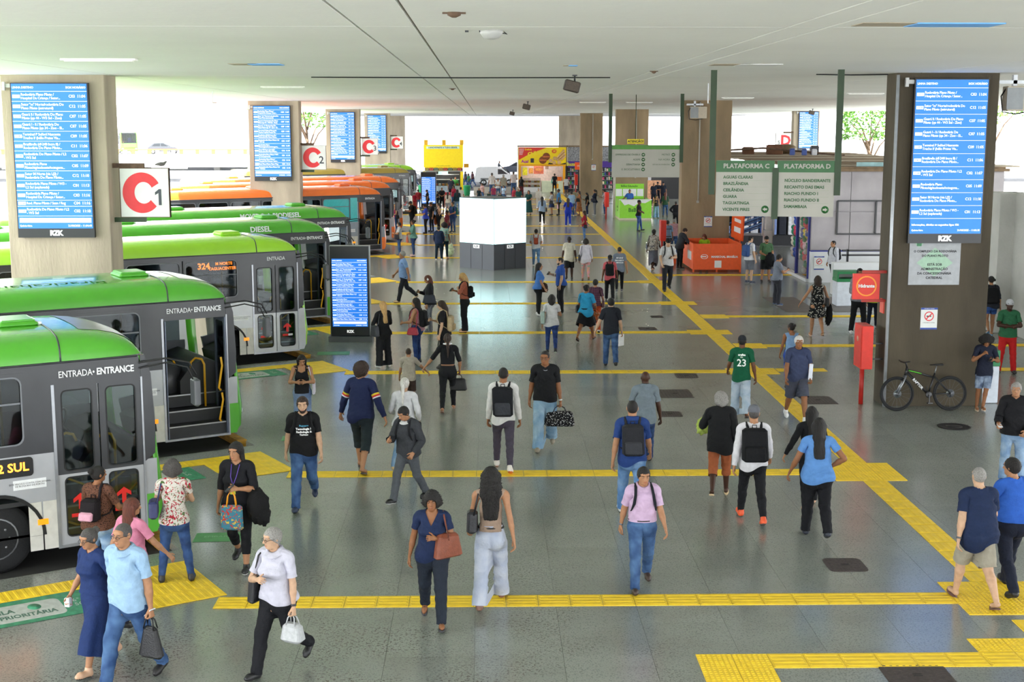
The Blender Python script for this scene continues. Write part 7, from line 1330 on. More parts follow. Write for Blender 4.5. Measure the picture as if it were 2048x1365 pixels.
for k, (x, c) in enumerate(((-43.0, '#3a4048'), (-26.2, '#6a7078'), (-21.8, '#2b2e34'))): car(x, 185.5 + k * 1.4, 2.1, R_(4), c, ('dark car crossing the pale elevated road on its left part', 'grey car near the right end of the elevated road', 'black car last on the right of the elevated road')[k])
far_bus = make_bus(Vector((-50.0, 190, 2.15)), 'green bus driving along the pale elevated road far left', GRN, entr=None, detail=False, L=9.0); far_bus.rotation_euler = (0, 0, R_(-60))
def tree(x, y, h, s, label, kind='a'):
    rr = random.Random(int(x * 31 + y)); r = empty('tree', (x, y, -.1), 0, label, 'tree', 'trees beyond the station'); t = MB(); t.tube([(0, 0, 0), (.1, 0, h * .3), (-.1, .1, h * .6)], [.22, .17, .10], 8)
    for k in range(7): a = k * .9; t.tube([(0, 0, h * (.35 + .04 * k)), (s * .3 * math.cos(a), s * .3 * math.sin(a), h * (.55 + .04 * k)), (s * .65 * math.cos(a), s * .65 * math.sin(a), h * (.68 + .04 * k))], [.09, .06, .02], 6)
    t.build('trunk', [mat('bark', '#6a5646', .9)], r); lf = MB()
    for k in range(1500):
        a, b_, q = rr.uniform(0, 6.28), rr.uniform(-.5, 1), rr.uniform(.55, 1) ** .5; c = Vector((s * q * math.cos(a) * (1 - .3 * abs(b_)), s * q * math.sin(a) * (1 - .3 * abs(b_)), h * .74 + h * .26 * b_)); u = Vector((rr.uniform(-1, 1), rr.uniform(-1, 1), rr.uniform(-.6, .6))).normalized() * .20; v = u.cross(Vector((rr.uniform(-1, 1), rr.uniform(-1, 1), 1))).normalized() * .10; lf.add([c - u, c + v, c + u, c - v], [(0, 1, 2, 3)])
    lf.build('foliage', [mat('leaf green', '#5d8a38', .7, 0, .3, .5)], r)['kind'] = 'stuff'
tree(-15.6, 122, 9.5, 3.2, 'tree with sunlit leaves between the C2 and C3 pillars'); tree(-18.5, 128, 10.5, 3.5, 'taller tree behind the C2 pillar'); tree(33, 96, 9, 3.2, 'sunlit tree right of the far blue board'); tree(38.5, 104, 11, 3.6, 'larger tree further right behind the green post'); tree(30.5, 108, 8, 2.6, 'slender tree close beside the far right pillar')
m = MB(); m.ell((0, 0, .22), (.20, .18, .24), 14, 10); m.ell((.05, 0, .46), (.10, .10, .08), 10, 6); m.v = [(p[0] + .02 * math.sin(p[2] * 50), p[1] + .02 * math.cos(p[2] * 44), p[2]) for p in m.v]; pp = G(900, 511); tag(m.build('shopping_sack', [mat('translucent sack', '#b9c8a0', .4, 0, .4, 8)], None, (pp.x, pp.y, 0)), 'bulging pale plastic sack on the floor by the couple in line', 'bag')
# ------------------------------------------------------------------ the people in the concourse, nearest first
J1 = ('straight', 'denim', ['#2c4876', '#5577a6']); J2 = ('straight', 'denim', ['#6f93bf', '#a9c4e2']); J3 = ('slim', 'denim', ['#27406e', '#456a9e']); BK = ('straight', 'plain', ['#16171c']); BKS = ('slim', 'plain', ['#17181c']); LEG = ('legging', 'plain', ['#121317'])
def TT(c, k='tee'): return (k, 'plain', [c])
S = lambda c, s='#2b2b2b': ('shoe', c, s)
WS = S('#d8d8d8', '#e8e8e8'); SD = ('sandal', '#2a2320')
W = 'wear'
def arm(a=78, b=0, t=8, e=12, f=0, c=25): return (a, b, t, e, f, c)
P_ = person
c1 = P_(262, 1368, 1043, -24, 'm', 'man in light blue polo and jeans walking at bottom left with a black bag', 'b', TT('#9fc4ea', 'polo'), J1, S('#1c1a1a'), ('buzz', 's'), pose('walkR', head=(-10, 4, 0), armL=arm(80, -4, 8, 10, 0, 60)), .10, glasses=True, collar='fold')
hand_bag(c1, 'black drawstring bag held by the man in the light blue polo', 1, '#121215', .15, .34, .12, .12, taper=.55)
held(c1, 'pale phone held with the black bag by the man in the light blue polo', 1, size=(.035, .006, .07), c='#cfd2d6', up=.05)
c2_ = P_(196, 1338, 1052, -34, 'f', 'woman in long navy dress half hidden behind the man in the light blue polo', 'b', ('teedress', 'plain', ['#1e3263']), ('dresslong', 'plain', ['#1e3263']), S('#c9a184'), ('bun', 's'), pose('walkL', head=(0, 14, 0), armR=arm(78, 6, 10, 30, 0, 55)), .08, glasses=True)
held(c2_, 'small white and red cup held by the woman in the navy dress', -1, 'cup', 'cup', (.035, .035, .055), '#d8d8d8', '#b8202a', 0)
P_(272, 1242, 995, 155, 'f', 'woman in pink t-shirt with long auburn hair walking away at lower left', 'b', TT('#e88aa8'), ('straight', 'plain', ['#1d1f2b']), S('#222222'), ('long', 'a'), pose('walkL', head=(-25, 5, 0), armR=arm(62, 22, 0, 12, 0, 20)), .12)
c4 = P_(208, 1172, 936, 165, 'f', 'woman in brown speckled top waiting at the bus door', 'c', ('tee', 'spots', ['#16100d', '#6b4534'], 1.6), J2, S('#3a2f2a'), ('bun', 'k'), pose(head=(-30, 6, 0), armR=arm(72, 20, 25, 60, 0, 40), armL=arm(72, 20, 25, 60, 0, 40)), .14)
backpack(c4, 'black and pink backpack hung on the shoulder of the woman in the brown top', '#1a1418', '#e9a7bd', .12, 1.02, 1.34, -1)
c5 = P_(354, 1162, 923, 190, 'f', 'woman in red and green flowered blouse with short grey curls by the first bus', 'a', ('blouse', 'floral', ['#ece4d8', '#b52236', '#4c6a34'], 1.3), ('slim', 'denim', ['#28406e', '#3f6096']), S('#16161a'), ('curly', 's'), pose(head=(0, 4, 0), armL=arm(76, 26, 25, 70, 0, 30), armR=arm(76, 22, 20, 60, 0, 30), legL=(0, 7, 1, 0), legR=(0, 7, 1, 0)), .02)
shoulder_bag(c5, 'navy shoulder bag of the woman in the flowered blouse', 1, '#262c58', .19, .24, .98, .08, .27, .13)
c6 = P_(482, 1138, 885, -4, 'f', 'woman in black top and leggings looking up from her phone near the second bus', 'b', TT('#17181d', 'elbow'), ('capri', 'plain', ['#131418']), S('#18181b', '#e8e8e8'), ('long', 'k'), pose('stepL', head=(-14, 6, 0), armL=arm(74, 26, 42, 92, 0, 50), armR=arm(78, -4, 8, 12, 0, 30)), .16, extra=[(W, lanyard, '#5a3fa0', '#d9d24a', 1.16, -.185)])
held(c6, 'dark phone in the raised hand of the woman in black leggings', 1)
cloth_bundle(c6, 'black jacket and bag draped over the arm of the woman in leggings', 1, '#141416', (.15, .11, .24), (.16, .03, -.24), el=True)
hand_bag(c6, 'tote bag printed with coloured letters carried by the woman in leggings', 1, '#f0a020', .15, .34, .08, .20, 'tote_bag', 'tote bag', 'floral', ['#3d7f96', '#c43a34', '#e0c24a'], turn=.4, taper=.05)
c7 = P_(561, 1345, 1050, -28, 'f', 'elderly woman in white shirt with short grey hair and two bags at the bottom', 'a', TT('#d2d0e2', 'shirt'), BK, S('#141416'), ('short', 'g'), pose('walkR', head=(-28, 6, 0), armL=arm(80, 4, 8, 10, 0, 65), armR=arm(72, 20, 45, 105, 0, 55), legL=(-12, 1, 44, 18)), .10, glasses=True, collar='fold', hem=.90, extra=[(W, watch, 1)])
hand_bag(c7, 'silver lunch bag hanging from the hand of the woman in the white shirt', 1, '#a9abad', .14, .22, .18, .11, 'lunch_bag', 'bag', round_=.05); shoulder_bag(c7, 'black shoulder bag of the elderly woman in the white shirt', -1, '#131316', .19, .30, .86, .02, .25, .12)
c8 = P_(866, 1247, 983, 0, 'f', 'woman in navy v-neck top with dark curly hair and brown leather bag', 'c', TT('#1c2a4c', 'blouse'), ('straight', 'plain', ['#232a36']), ('sandal', '#2b2a2e'), ('curly', 'k'), pose('walkL', armL=arm(72, 14, 50, 110, 0, 50), armR=arm(76, -8, 8, 14, 0, 25)), .14, collar='v')
shoulder_bag(c8, 'brown leather tote under the arm of the woman in the navy v-neck', 1, '#7a3f2a', .20, .34, .92, -.10, .20, .11, rot=-62)
c9 = P_(982, 1208, 934, 176, 'f', 'woman seen from behind with very long dark curls and pale wide jeans', 'b', TT('#a98f7c', 'tank'), ('wide', 'denim', ['#b5bfd8', '#cfd6e6']), S('#7a5648', '#8a6a5a'), ('longcurly', 'k'), pose('walkR'), -.06, hem=1.0, extra=[(W, belt, '#17171b', 1.03)])
shoulder_bag(c9, 'black shoulder bag of the woman with long dark curls', 1, '#15161c', .14, .26, .98, .06, .23, .12)
c10 = P_(1283, 1176, 931, 0, 'm', 'man in pale pink shirt with backpack straps and blue jeans', 'b', TT('#dcb9de', 'shirt'), J1, S('#3a2a22'), ('short', 'k'), pose('walkR', head=(4, 8, 0)), .06, collar='fold', hem=1.0, extra=[(W, watch, -1, '#5a6068'), (W, belt)])
backpack(c10, 'dark backpack worn by the man in the pale pink shirt', '#1c2027')
P_(1944, 1207, 934, 186, 'm', 'balding man in navy t-shirt and beige shorts walking away at lower right', 'a', TT('#1c2a4a'), ('shorts', 'plain', ['#a39c8b']), ('sandal', '#5a3a34'), ('buzz', 'g'), pose('walkL'), .22, hem=.80, extra=[(W, watch, 1, '#4a4d52')])
P_(2012, 1182, 914, 188, 'm', 'man in bright blue shirt and dark trousers at the right edge', 'b', TT('#2f62c8', 'long'), ('straight', 'plain', ['#161c2e']), S('#141416'), ('short', 'k'), pose('walkR', head=(25, 4, 0), armL=arm(74, 16, 20, 70, 0, 30)), .12, hem=.98)
c13 = P_(2022, 968, 770, -14, 'm', 'man in black jacket and jeans holding a phone at the right edge', 'b', TT('#17171b', 'jacket'), J2, S('#2a2a2a'), ('short', 'g'), pose(head=(-8, 6, 0), armR=arm(72, 14, 0, 60, 0, 50), armL=arm(76, 6, 40, 50, 0, 40)), .10)
held(c13, 'white phone in the hand of the man in the black jacket', -1, c='#dfe2e8', tilt=-80)
c14 = P_(611, 1016, 792, 2, 'm', 'bearded man in black printed t-shirt and jeans walking toward the camera', 'a', TT('#141416'), J1, S('#1b2740'), ('short', 'b'), pose('stepR', legR=(18, 1, 4, -6), legL=(-12, 1, 40, 22)), .10, beard=True, extra=[(W, printed, [('Pequenas', .034, 1.345, '#3a86a8'), ('Tecnologia &', .042, 1.298, '#e8e8e8'), ('Radiologia &', .042, 1.250, '#e8e8e8'), ('Turismo', .034, 1.206, '#e8e8e8')], 0, 0, '#e8e8e8', False, .002, .015)])
backpack(c14, 'black backpack worn by the bearded man in the printed t-shirt', '#131316')
c15 = P_(815, 1004, 808, -34, 'm', 'man in charcoal jacket looking at his hand with one hand in his pocket', 'b', TT('#3b3d42', 'jacket'), ('straight', 'plain', ['#565a60']), S('#151517', '#d8d8d8'), ('short', 'k'), pose('walkR', head=(-14, 28, 0), armR=arm(74, 20, 22, 88, 0, 45), armL=arm(70, -6, 36, 58, 0, 30)), .02, collar='white')
backpack(c15, 'black backpack on the man in the charcoal jacket', '#1b1c20')
P_(810, 944, 758, 168, 'f', 'woman in white sweater with grey ponytail partly hidden by the man in charcoal', 'a', TT('#e9e9ee', 'long'), J2, S('#b79a72', '#c9b08a'), ('tail', 'w'), pose('stepR', armR=arm(72, -10, 16, 60, 0, 30), armL=arm(72, 10, 16, 60, 0, 30)), .10)
P_(726, 942, 721, 168, 'm', 'person with curly afro in navy sweater with striped sleeves and dark shorts', 'b', ('long', 'bands', ['#1b2448', '#e8c832', '#c8302c', '#e6e6f0']), ('knee', 'plain', ['#222c30']), ('sandal', '#3a2d26'), ('curly', 'b'), pose('walkL', head=(-38, 4, 0), armL=arm(66, 8, 8, 14, 0, 25), armR=arm(66, -8, 8, 14, 0, 25)), .06)
c18 = P_(607, 868, 712, 4, 'f', 'woman with long black hair in a black strappy top looking down at her hands', 'b', TT('#17181c', 'tank'), ('slim', 'denim', ['#6f86b0', '#93a8cc']), S('#222222'), ('long', 'k'), pose('phone2', head=(8, 26, 0)), .06)
shoulder_bag(c18, 'pale tote bag at the side of the woman with long black hair', 1, '#c9c3d2', .17, .34, .86, .04, .25, .07)
P_(818, 818, 698, 180, 'm', 'small boy in beige t-shirt holding a woman by the hand', 'b', TT('#b9afa0'), ('shorts', 'plain', ['#4a3a34']), S('#555555'), ('buzz', 'b'), pose('stepR', armR=arm(48, 14, 0, 14, 0, 30)), .06)
c20 = P_(896, 822, 667, 180, 'f', 'woman in black cropped top with long ponytail leading the small boy', 'b', TT('#15161a', 'crop'), ('slim', 'plain', ['#18191d']), ('sandal', '#8a6a58'), ('tail', 'b'), pose('walkR', armL=arm(54, 12, 0, 10, 0, 30), armR=arm(72, -6, 20, 40, 0, 50)), .04, extra=[(W, neckband)])
hand_bag(c20, 'black leather bag on the arm of the woman leading the boy', -1, '#141417', .20, .28, .15, .10)
c21 = P_(1007, 940, 733, 178, 'm', 'man in white long sleeves with a black backpack walking away', 'c', TT('#e6e4e0', 'long'), ('slim', 'plain', ['#4a4452']), S('#d8d0c8', '#d8732a'), ('buzz', 'k'), pose('walkL', armL=arm(80, 4, 8, 12), armR=arm(80, 4, 8, 12)), -.02)
backpack(c21, 'black and grey backpack on the man in white long sleeves', '#15171c', '#3a3c42', .17, .98, 1.46)
c22 = P_(1090, 900, 702, -4, 'm', 'man in black t-shirt and light jeans carrying a dotted duffel bag', 'c', TT('#16171a'), ('wide', 'denim', ['#7fa6c8', '#a9c8e0']), S('#8f8472', '#b0a48f'), ('buzz', 'k'), pose('stepR', head=(-14, 6, 0), armL=arm(80, 2, 8, 8, 0, 65)), .06, glasses=True, extra=[(W, necklace), (W, watch, 1, '#d0d0d0')])
hand_bag(c22, 'black duffel bag with white dots held by the man in the black t-shirt', 1, '#17171c', .27, .26, .20, .10, 'duffel_bag', 'bag', 'spots', ['#d8d8d8', '#141418'], turn=.2, taper=.2)
c23 = P_(1103, 709, 591, 178, 'f', 'woman in white t-shirt with a sage backpack on one shoulder and skinny jeans', 'b', TT('#e9e9ec', 'blouse'), ('legging', 'denim', ['#25396c', '#3a549a']), S('#1d1d20', '#e0e0e0'), ('bob', 'k'), pose('stepL', armR=arm(74, 24, 30, 80, 0, 40)), .10)
shoulder_bag(c23, 'sage green backpack slung on the left of the woman in the white t-shirt', 1, '#8fa39c', .15, .36, .92, .10, .25, .14, 'backpack')
c24 = P_(1080, 632, 528, 95, 'f', 'woman in blue shirt with long black hair talking to a bearded colleague', 'b', TT('#4a7fd0', 'shirt'), BKS, WS, ('long', 'k'), pose(head=(0, 2, 0), armR=arm(80, 10, 8, 18, 0, 40)), .08, extra=[(W, lanyard, '#2a4aa0', '#e8e8e8', 1.12, -.16)])
cloth_bundle(c24, 'brown jacket tied at the waist of the woman in the blue shirt', -1, '#3f2a26', (.20, .15, .15), (.18, .06, .12)); held(c24, 'pale papers in the hand of the woman in the blue shirt', -1, 'papers', 'papers', (.05, .004, .08), '#d8d8dc', '#e8e8ec')
c25 = P_(1118, 626, 517, -85, 'm', 'bearded man in blue polo holding a phone beside the woman in blue', 'a', TT('#2f55a8', 'polo'), BK, S('#18181a'), ('buzz', 'k'), pose('phone', head=(-5, 8, 0)), .06, beard=True, collar='fold', extra=[(W, lanyard, '#2a4aa0', '#e8e8e8', 1.2, -.165)])
held(c25, 'dark phone held by the bearded man in the blue polo', -1)
c26 = P_(1172, 682, 568, 158, 'f', 'woman in turquoise top and black skirt striding with a carrier bag', 'c', TT('#2f9fd6'), ('skirt', 'plain', ['#16171b']), SD, ('bun', 'k'), pose('walkR', head=(-20, 0, 0), legR=(30, 2, 10, -8), legL=(-24, 1, 20, 14), armR=arm(72, 10, 20, 60, 0, 50)), .16)
hand_bag(c26, 'orange printed carrier bag held by the woman in turquoise', -1, '#e0602a', .18, .30, .10, .06, 'carrier_bag', 'bag', 'floral', ['#e0602a', '#e8d8c8', '#2f8f5a'], taper=.0); shoulder_bag(c26, 'black bag behind the woman in turquoise', 1, '#17171b', .12, .24, .90, .04, .25, .1)
c27 = P_(1190, 664, 558, 176, 'f', 'woman in plaid shirt and rust trousers beside the woman in turquoise', 'b', ('tee', 'plaid', ['#3a2a48', '#7a4a56']), ('straight', 'plain', ['#c2502c']), S('#cfcfcf'), ('short', 'k'), pose('walkL'), .06)
shoulder_bag(c27, 'maroon handbag of the woman in the plaid shirt', -1, '#4a2226', .14, .24, .84, .02, .25, .1)
c28 = P_(1221, 734, 598, 178, 'm', 'man in black polo and blue jeans carrying white papers', 'a', TT('#20232b', 'polo'), J1, S('#15161a'), ('short', 'k'), pose('stepL', head=(18, 2, 0), armL=arm(66, -4, 8, 14, 0, 30), armR=arm(78, 0, 8, 14, 0, 50)), .06, collar='fold')
held(c28, 'white paper folder held by the man in the black polo', -1, 'paper_folder', 'papers', (.11, .005, .15), '#e6e8ee', '#eef0f4', 0, up=-.10)
P_(1288, 928, 741, 178, 'm', 'tall bald man in grey polo walking away in the centre right', 'e', TT('#76838c', 'polo'), ('straight', 'denim', ['#22355c', '#34507e']), S('#1a1a1c'), ('none', 'k'), pose('walkR', armR=arm(76, 2, 8, 14), armL=arm(72, 10, 20, 50)), .04, collar='fold')
c30 = P_(1262, 1034, 799, 180, 'm', 'man in navy polo and pale jeans with a dark leather backpack', 'b', TT('#24407e', 'polo'), ('straight', 'denim', ['#5580b8', '#86aad6']), S('#d8d8d8', '#2a2a2a'), ('buzz', 'k'), pose('walkL'), .06, collar='fold')
backpack(c30, 'dark leather backpack on the man in the navy polo', '#26272c', '#3a3b40', .15, 1.0, 1.44)
c31 = P_(1438, 993, 789, 170, 'm', 'person with grey curls in a black leather jacket and rolled orange trousers', 'e', TT('#1a1b1d', 'jacket'), ('knee', 'plain', ['#b0603a']), ('sandal', '#c9b088'), ('curly', 'g'), pose('stepR', head=(35, 8, 0), armL=arm(66, 30, 20, 70, 0, 50), spine=(6, 0, 0)), .08, hem=.78)
cloth_bundle(c31, 'lime green cloth bundle held by the person in the leather jacket', 1, '#b3c95a', (.13, .11, .15), (.05, -.04, -.05), 'cloth_bundle', 'cloth')
c32 = P_(1502, 1042, 810, 178, 'm', 'man in white shirt and grey cap with a big black backpack', 'b', TT('#eceaf0', 'long'), BKS, S('#e0562a', '#4a4a4a'), ('buzz', 's'), pose('walkL'), .06, cap=('cap_back', '#6a6c74'))
backpack(c32, 'big black backpack on the man in the grey cap', '#131417', None, .18, .98, 1.46)
P_(1631, 1076, 840, 176, 'f', 'woman in light blue blouse with long black hair and hand on her hip', 'c', TT('#5f93dc', 'blouse'), ('straight', 'plain', ['#14151a']), S('#1d2230'), ('long', 'k'), pose('stepL', armR=arm(52, -12, 60, 92, 0, 40), armL=arm(66, 6, 8, 20)), .20)
P_(1617, 1014, 812, 176, 'f', 'woman in black with long black hair half hidden behind the blue blouse', 'b', TT('#15161a', 'long'), ('straight', 'plain', ['#15161a']), S('#c9a184'), ('long', 'k'), pose('walkR', armL=arm(64, 4, 8, 14)), .04)
P_(1480, 838, 675, 172, 'm', 'man in green football jersey number 23 with dark cap', 'd', ('tee', 'plain', ['#0f5a3c']), ('wide', 'denim', ['#b5cbe2', '#d2e0ee']), ('sandal', '#3a2d26'), ('buzz', 'k'), pose('stepL', armR=arm(76, -8, 8, 16), armL=arm(74, 14, 8, 40)), -.04, hem=.84, cap=('cap_back', '#26292e'), extra=[(W, printed, [('23', .21, 1.20, '#e8eee8'), ('crefisa', .060, 1.375, '#e8eee8'), ('F.A.', .035, 1.325, '#c9d8cc')], 0, 0, '#e8e8e8', True, .003)])
c36 = P_(1592, 842, 670, 2, 'm', 'white haired man in slate polo and grey shorts walking toward the camera', 'c', TT('#3c4564', 'polo'), ('shorts', 'plain', ['#4b4f5e']), WS, ('short', 'w'), pose('walkL', armL=arm(76, 6, 20, 40, 0, 40)), .16, collar='fold', extra=[(W, watch, 1, '#a0a4aa')])
held(c36, 'folded white papers under the arm of the white haired man', 1, 'papers', 'papers', (.04, .01, .16), '#d8dcea', '#e2e6f0', -10, up=.16, fwd=-.05)
c37 = P_(1580, 778, 648, 172, 'f', 'woman in sleeveless light blue top with ponytail behind the white haired man', 'c', TT('#7fa4d2', 'tank'), ('slim', 'denim', ['#2a4aa0', '#3f66c0']), S('#222222'), ('bun', 'k'), pose('stepR', head=(40, 6, 0)), .08, extra=[(W, hair_tie)])
c38 = P_(1632, 674, 554, 178, 'f', 'woman in short black and white patterned dress walking away', 'b', ('dress', 'spots', ['#d8d4c8', '#15161a'], .7), ('dressshort', 'spots', ['#d8d4c8', '#15161a'], .7), ('sandal', '#c9a184'), ('bob', 'b'), pose('stepL', armL=arm(56, -4, 0, 14), armR=arm(68, 0, 8, 24)), .12)
shoulder_bag(c38, 'black leather bag of the woman in the patterned dress', -1, '#15161a', .15, .26, .88, .02, .26, .12); cloth_bundle(c38, 'black jacket trailing from the arm of the woman in the patterned dress', -1, '#111114', (.10, .07, .30), (0, .03, -.18))
c39 = P_(1556, 611, 511, 100, 'm', 'man in grey t-shirt studying a phone in front of the toy shop', 'b', TT('#7d8596'), ('straight', 'plain', ['#34363e']), S('#4a5a78', '#d8d8d8'), ('short', 'k'), pose('phone', head=(0, 20, 0)), .08)
held(c39, 'dark phone held by the man in the grey t-shirt', -1, c='#2a2320')
c40 = P_(1531, 566, 475, 0, 'm', 'bearded man in green t-shirt and black cap by the toy shop', 'b', TT('#4a6e4c'), ('shorts', 'plain', ['#232629']), S('#1a1a1c'), ('buzz', 'k'), pose('front'), .10, cap=('cap', '#17191c'), beard=True)
cloth_bundle(c40, 'black rucksack dangling from the arms of the man in the green t-shirt', 1, '#17181c', (.18, .12, .26), (.10, -.03, -.12), 'rucksack', 'bag')
c41 = P_(1500, 567, 474, 118, 'm', 'man in white t-shirt with a blue backpack and grey shorts', 'a', TT('#e6e8ee'), ('shorts', 'plain', ['#6a6e78']), S('#2a3348', '#d8d8d8'), ('buzz', 'k'), pose(armL=arm(74, 16, 30, 70)), .02)
backpack(c41, 'blue backpack on the man in the white t-shirt', '#39568c')
c42 = P_(1667, 573, 483, -60, 'm', 'man in white shirt and dark tie leaning on the low white parapet', 'b', TT('#e2e4f0', 'long'), BKS, S('#15161a'), ('buzz', 'k'), pose(head=(-20, 6, 0), legR=(-14, 2, 4, 0), armR=arm(76, -8, 8, 20)), .02, collar='fold')
backpack(c42, 'dark backpack on the man leaning by the parapet', '#191b22')
P_(1716, 668, 540, 0, 'm', 'person in grey hoodie and black trousers behind the hydrant sign', 'c', TT('#8f929c', 'long'), BK, WS, ('short', 'k'), pose('front', legL=(4, 5, 2, 0), legR=(0, 5, 2, 0)), .06)
P_(1745, 655, 558, 0, 'm', 'person in fluorescent vest almost hidden by the right pillar', 'c', TT('#b5e02a', 'long'), ('straight', 'plain', ['#1a1f2e']), S('#1a1a1c'), ('short', 'k'), pose(), .04)
c45 = P_(1978, 673, 555, 172, 'f', 'woman in dark top and blue shorts with headphones by the pale wall', 'b', TT('#2c2f38', 'elbow'), ('tightshorts', 'denim', ['#2f4f94', '#4468b0']), ('sandal', '#6a9ac0'), ('buzz', 'k'), pose('stepR', legL=(-6, 0, 44, 20)), .22, extra=[(W, headphones, '#17181c')])
backpack(c45, 'black backpack on the woman in the blue shorts', '#131417')
P_(2012, 748, 603, -10, 'm', 'man in red trousers and green jersey with crossed arms and white cap', 'e', TT('#2f6b48'), ('straight', 'plain', ['#d62424']), S('#2b2b2e'), ('buzz', 'k'), pose('crossed'), .06, cap=('cap', '#d8dae0'))
c47 = P_(1960, 823, 674, -6, 'm', 'boy with afro in navy t-shirt and faded shorts looking at his phone by the pillar', 'c', TT('#1d2234'), ('shorts', 'denim', ['#3a4a66', '#a9bcd8']), ('sandal', '#c9b9a4'), ('afro', 'k'), pose('phone', head=(-6, 30, 0), armL=arm(74, 26, 36, 90, 0, 45), armR=arm(66, 24, 40, 130, 0, 50), legL=(8, -8, 2, 0), legR=(0, 2, 2, 0)), -.04, hem=.80)
held(c47, 'phone held low by the boy with the afro', 1)
# middle distance, left of the screen cube and under it
P_(811, 605, 502, -72, 'm', 'grey haired man in light blue shirt striding left near the freestanding screen', 'b', TT('#86a8e2', 'shirt'), ('straight', 'plain', ['#22242e']), S('#c9b49a'), ('short', 'g'), pose('walkL', legL=(20, 1, 6, -6), legR=(-20, 1, 28, 14)), .10, hem=.84)
c49 = P_(857, 665, 553, -92, 'f', 'woman with white headphones and leather jacket waiting with a big blue bag', 'b', TT('#26282e', 'jacket'), ('straight', 'vstripes', ['#5a5e6a', '#8a8e9a']), S('#5a5e68', '#c9c9c9'), ('bob', 'a'), pose('phone'), .02, extra=[(W, headphones)])
shoulder_bag(c49, 'big navy handbag on the woman with white headphones', 1, '#262c3c', .22, .27, .92, .02, .26, .13); held(c49, 'dark phone held by the woman with white headphones', -1)
c50 = P_(926, 665, 548, -92, 'f', 'blond woman in rust blouse and wide black trousers looking at her phone', 'b', TT('#b0604a', 'elbow'), ('wide', 'plain', ['#17181c']), S('#c9a184'), ('long', 'y'), pose('phone', armL=arm(60, 30, 60, 130, 0, 40)), .02, hem=1.0)
backpack(c50, 'black backpack worn by the blond woman in the rust blouse', '#17181c', None, .12, 1.02, 1.36); held(c50, 'dark phone held by the blond woman in rust', -1)
c51 = P_(766, 735, 605, -145, 'f', 'woman all in black with ombre hair standing beside the freestanding screen', 'b', TT('#17181b', 'long'), ('wide', 'plain', ['#1b1c21']), S('#d8d8d8', '#eeeeee'), ('straightlong', 'y'), pose(armL=arm(72, 16, 40, 90, 0, 40), armR=arm(72, 16, 40, 90, 0, 40)), .04)
shoulder_bag(c51, 'dark grey shoulder bag of the woman all in black', 1, '#2a2d36', .17, .30, .84, .02, .26, .13)
c52 = P_(831, 728, 599, -105, 'f', 'woman in pink sleeveless top carrying a black backpack and a red bag', 'b', TT('#d89aa6', 'tank'), ('legging', 'denim', ['#1f3260', '#33508c']), S('#2a2a2a'), ('long', 'k'), pose(armL=arm(74, 18, 30, 70, 0, 40)), .06)
backpack(c52, 'black backpack on the woman in the pink top', '#15161a'); shoulder_bag(c52, 'dark red bag at the hip of the woman in the pink top', 1, '#a3283c', .16, .20, .80, -.02, .25, .13)
c53 = P_(884, 737, 603, -98, 'f', 'woman in black t-shirt with a khaki canvas backpack using her phone', 'a', TT('#17181b'), BKS, S('#222222'), ('straightlong', 'b'), pose('phone'), .02)
backpack(c53, 'khaki canvas backpack on the woman in the black t-shirt', '#c2ab84', '#b59c72', .15, .96, 1.36); hand_bag(c53, 'small black bag hanging from the woman with the khaki backpack', 1, '#15161a', .12, .22, .10, .14, turn=.4)
c54 = P_(1219, 601, 510, 176, 'm', 'man in coral shirt and dark cap with a black backpack', 'd', TT('#d8606a'), BK, S('#222222'), ('buzz', 'k'), pose('walkL'), .06, cap=('cap_back', '#22242a'))
backpack(c54, 'black backpack on the man in the coral shirt', '#17181c')
c55 = P_(1238, 585, 493, 178, 'm', 'man in grey t-shirt with white printed back and crossbody strap', 'b', TT('#7a8494'), BKS, S('#5a5a5e', '#d0d0d0'), ('buzz', 'k'), pose('walkR'), .04, extra=[(W, printed, [('PIT STOP', .07, 1.34, '#dfe2e6'), ('FERRAMENTAS', .05, 1.25, '#dfe2e6'), ('SERVIÇOS', .06, 1.17, '#dfe2e6')], 0, 0, '#e8e8e8', True, .003)])
c56 = P_(1334, 583, 478, 2, 'm', 'man in white t-shirt and black cap walking with backpack straps', 'a', TT('#dcdde0'), ('straight', 'plain', ['#23252c']), S('#1a1a1c'), ('buzz', 'k'), pose('stepR', armL=arm(74, 18, 40, 90, 0, 50), armR=arm(76, 6, 20, 40), head=(-6, 10, 0)), .04, cap=('cap', '#17181c'))
backpack(c56, 'black backpack on the man in the white t-shirt and cap', '#1a1b20'); held(c56, 'black phone held by the man in the black cap', 1)
c57 = P_(1306, 541, 460, 150, 'f', 'woman in patterned blouse and long grey skirt with dark head wrap', 'e', ('elbow', 'floral', ['#a39a90', '#2c2a2c', '#d8d2c8']), ('longskirt', 'plain', ['#5a5c68']), ('sandal', '#c9a184'), ('short', 'k'), pose('stepL'), .14)
shoulder_bag(c57, 'grey bag of the woman in the long grey skirt', 1, '#5a6070', .14, .24, .9, .0, .27, .1)
P_(1334, 513, 442, 178, 'm', 'man in light blue shirt standing behind the red hydrant box', 'b', TT('#8fbae6', 'shirt'), BK, S('#222222'), ('short', 'k'), pose(), .10)
P_(1347, 506, 439, 176, 'm', 'bald man in pink shirt half hidden by the red hydrant box', 'b', TT('#d8a0a8'), J1, S('#2a3a6a'), ('buzz', 'g'), pose(), .06)
P_(1361, 538, 456, 108, 'm', 'man in dark jacket bending over the side of the orange booth', 'a', TT('#34373d', 'jacket'), BKS, S('#2a2a2a', '#d8d8d8'), ('short', 'b'), pose(armR=arm(72, 42, 10, 30), armL=arm(72, 42, 10, 30), spine=(16, 0, 0), head=(0, 22, 0)), .02)
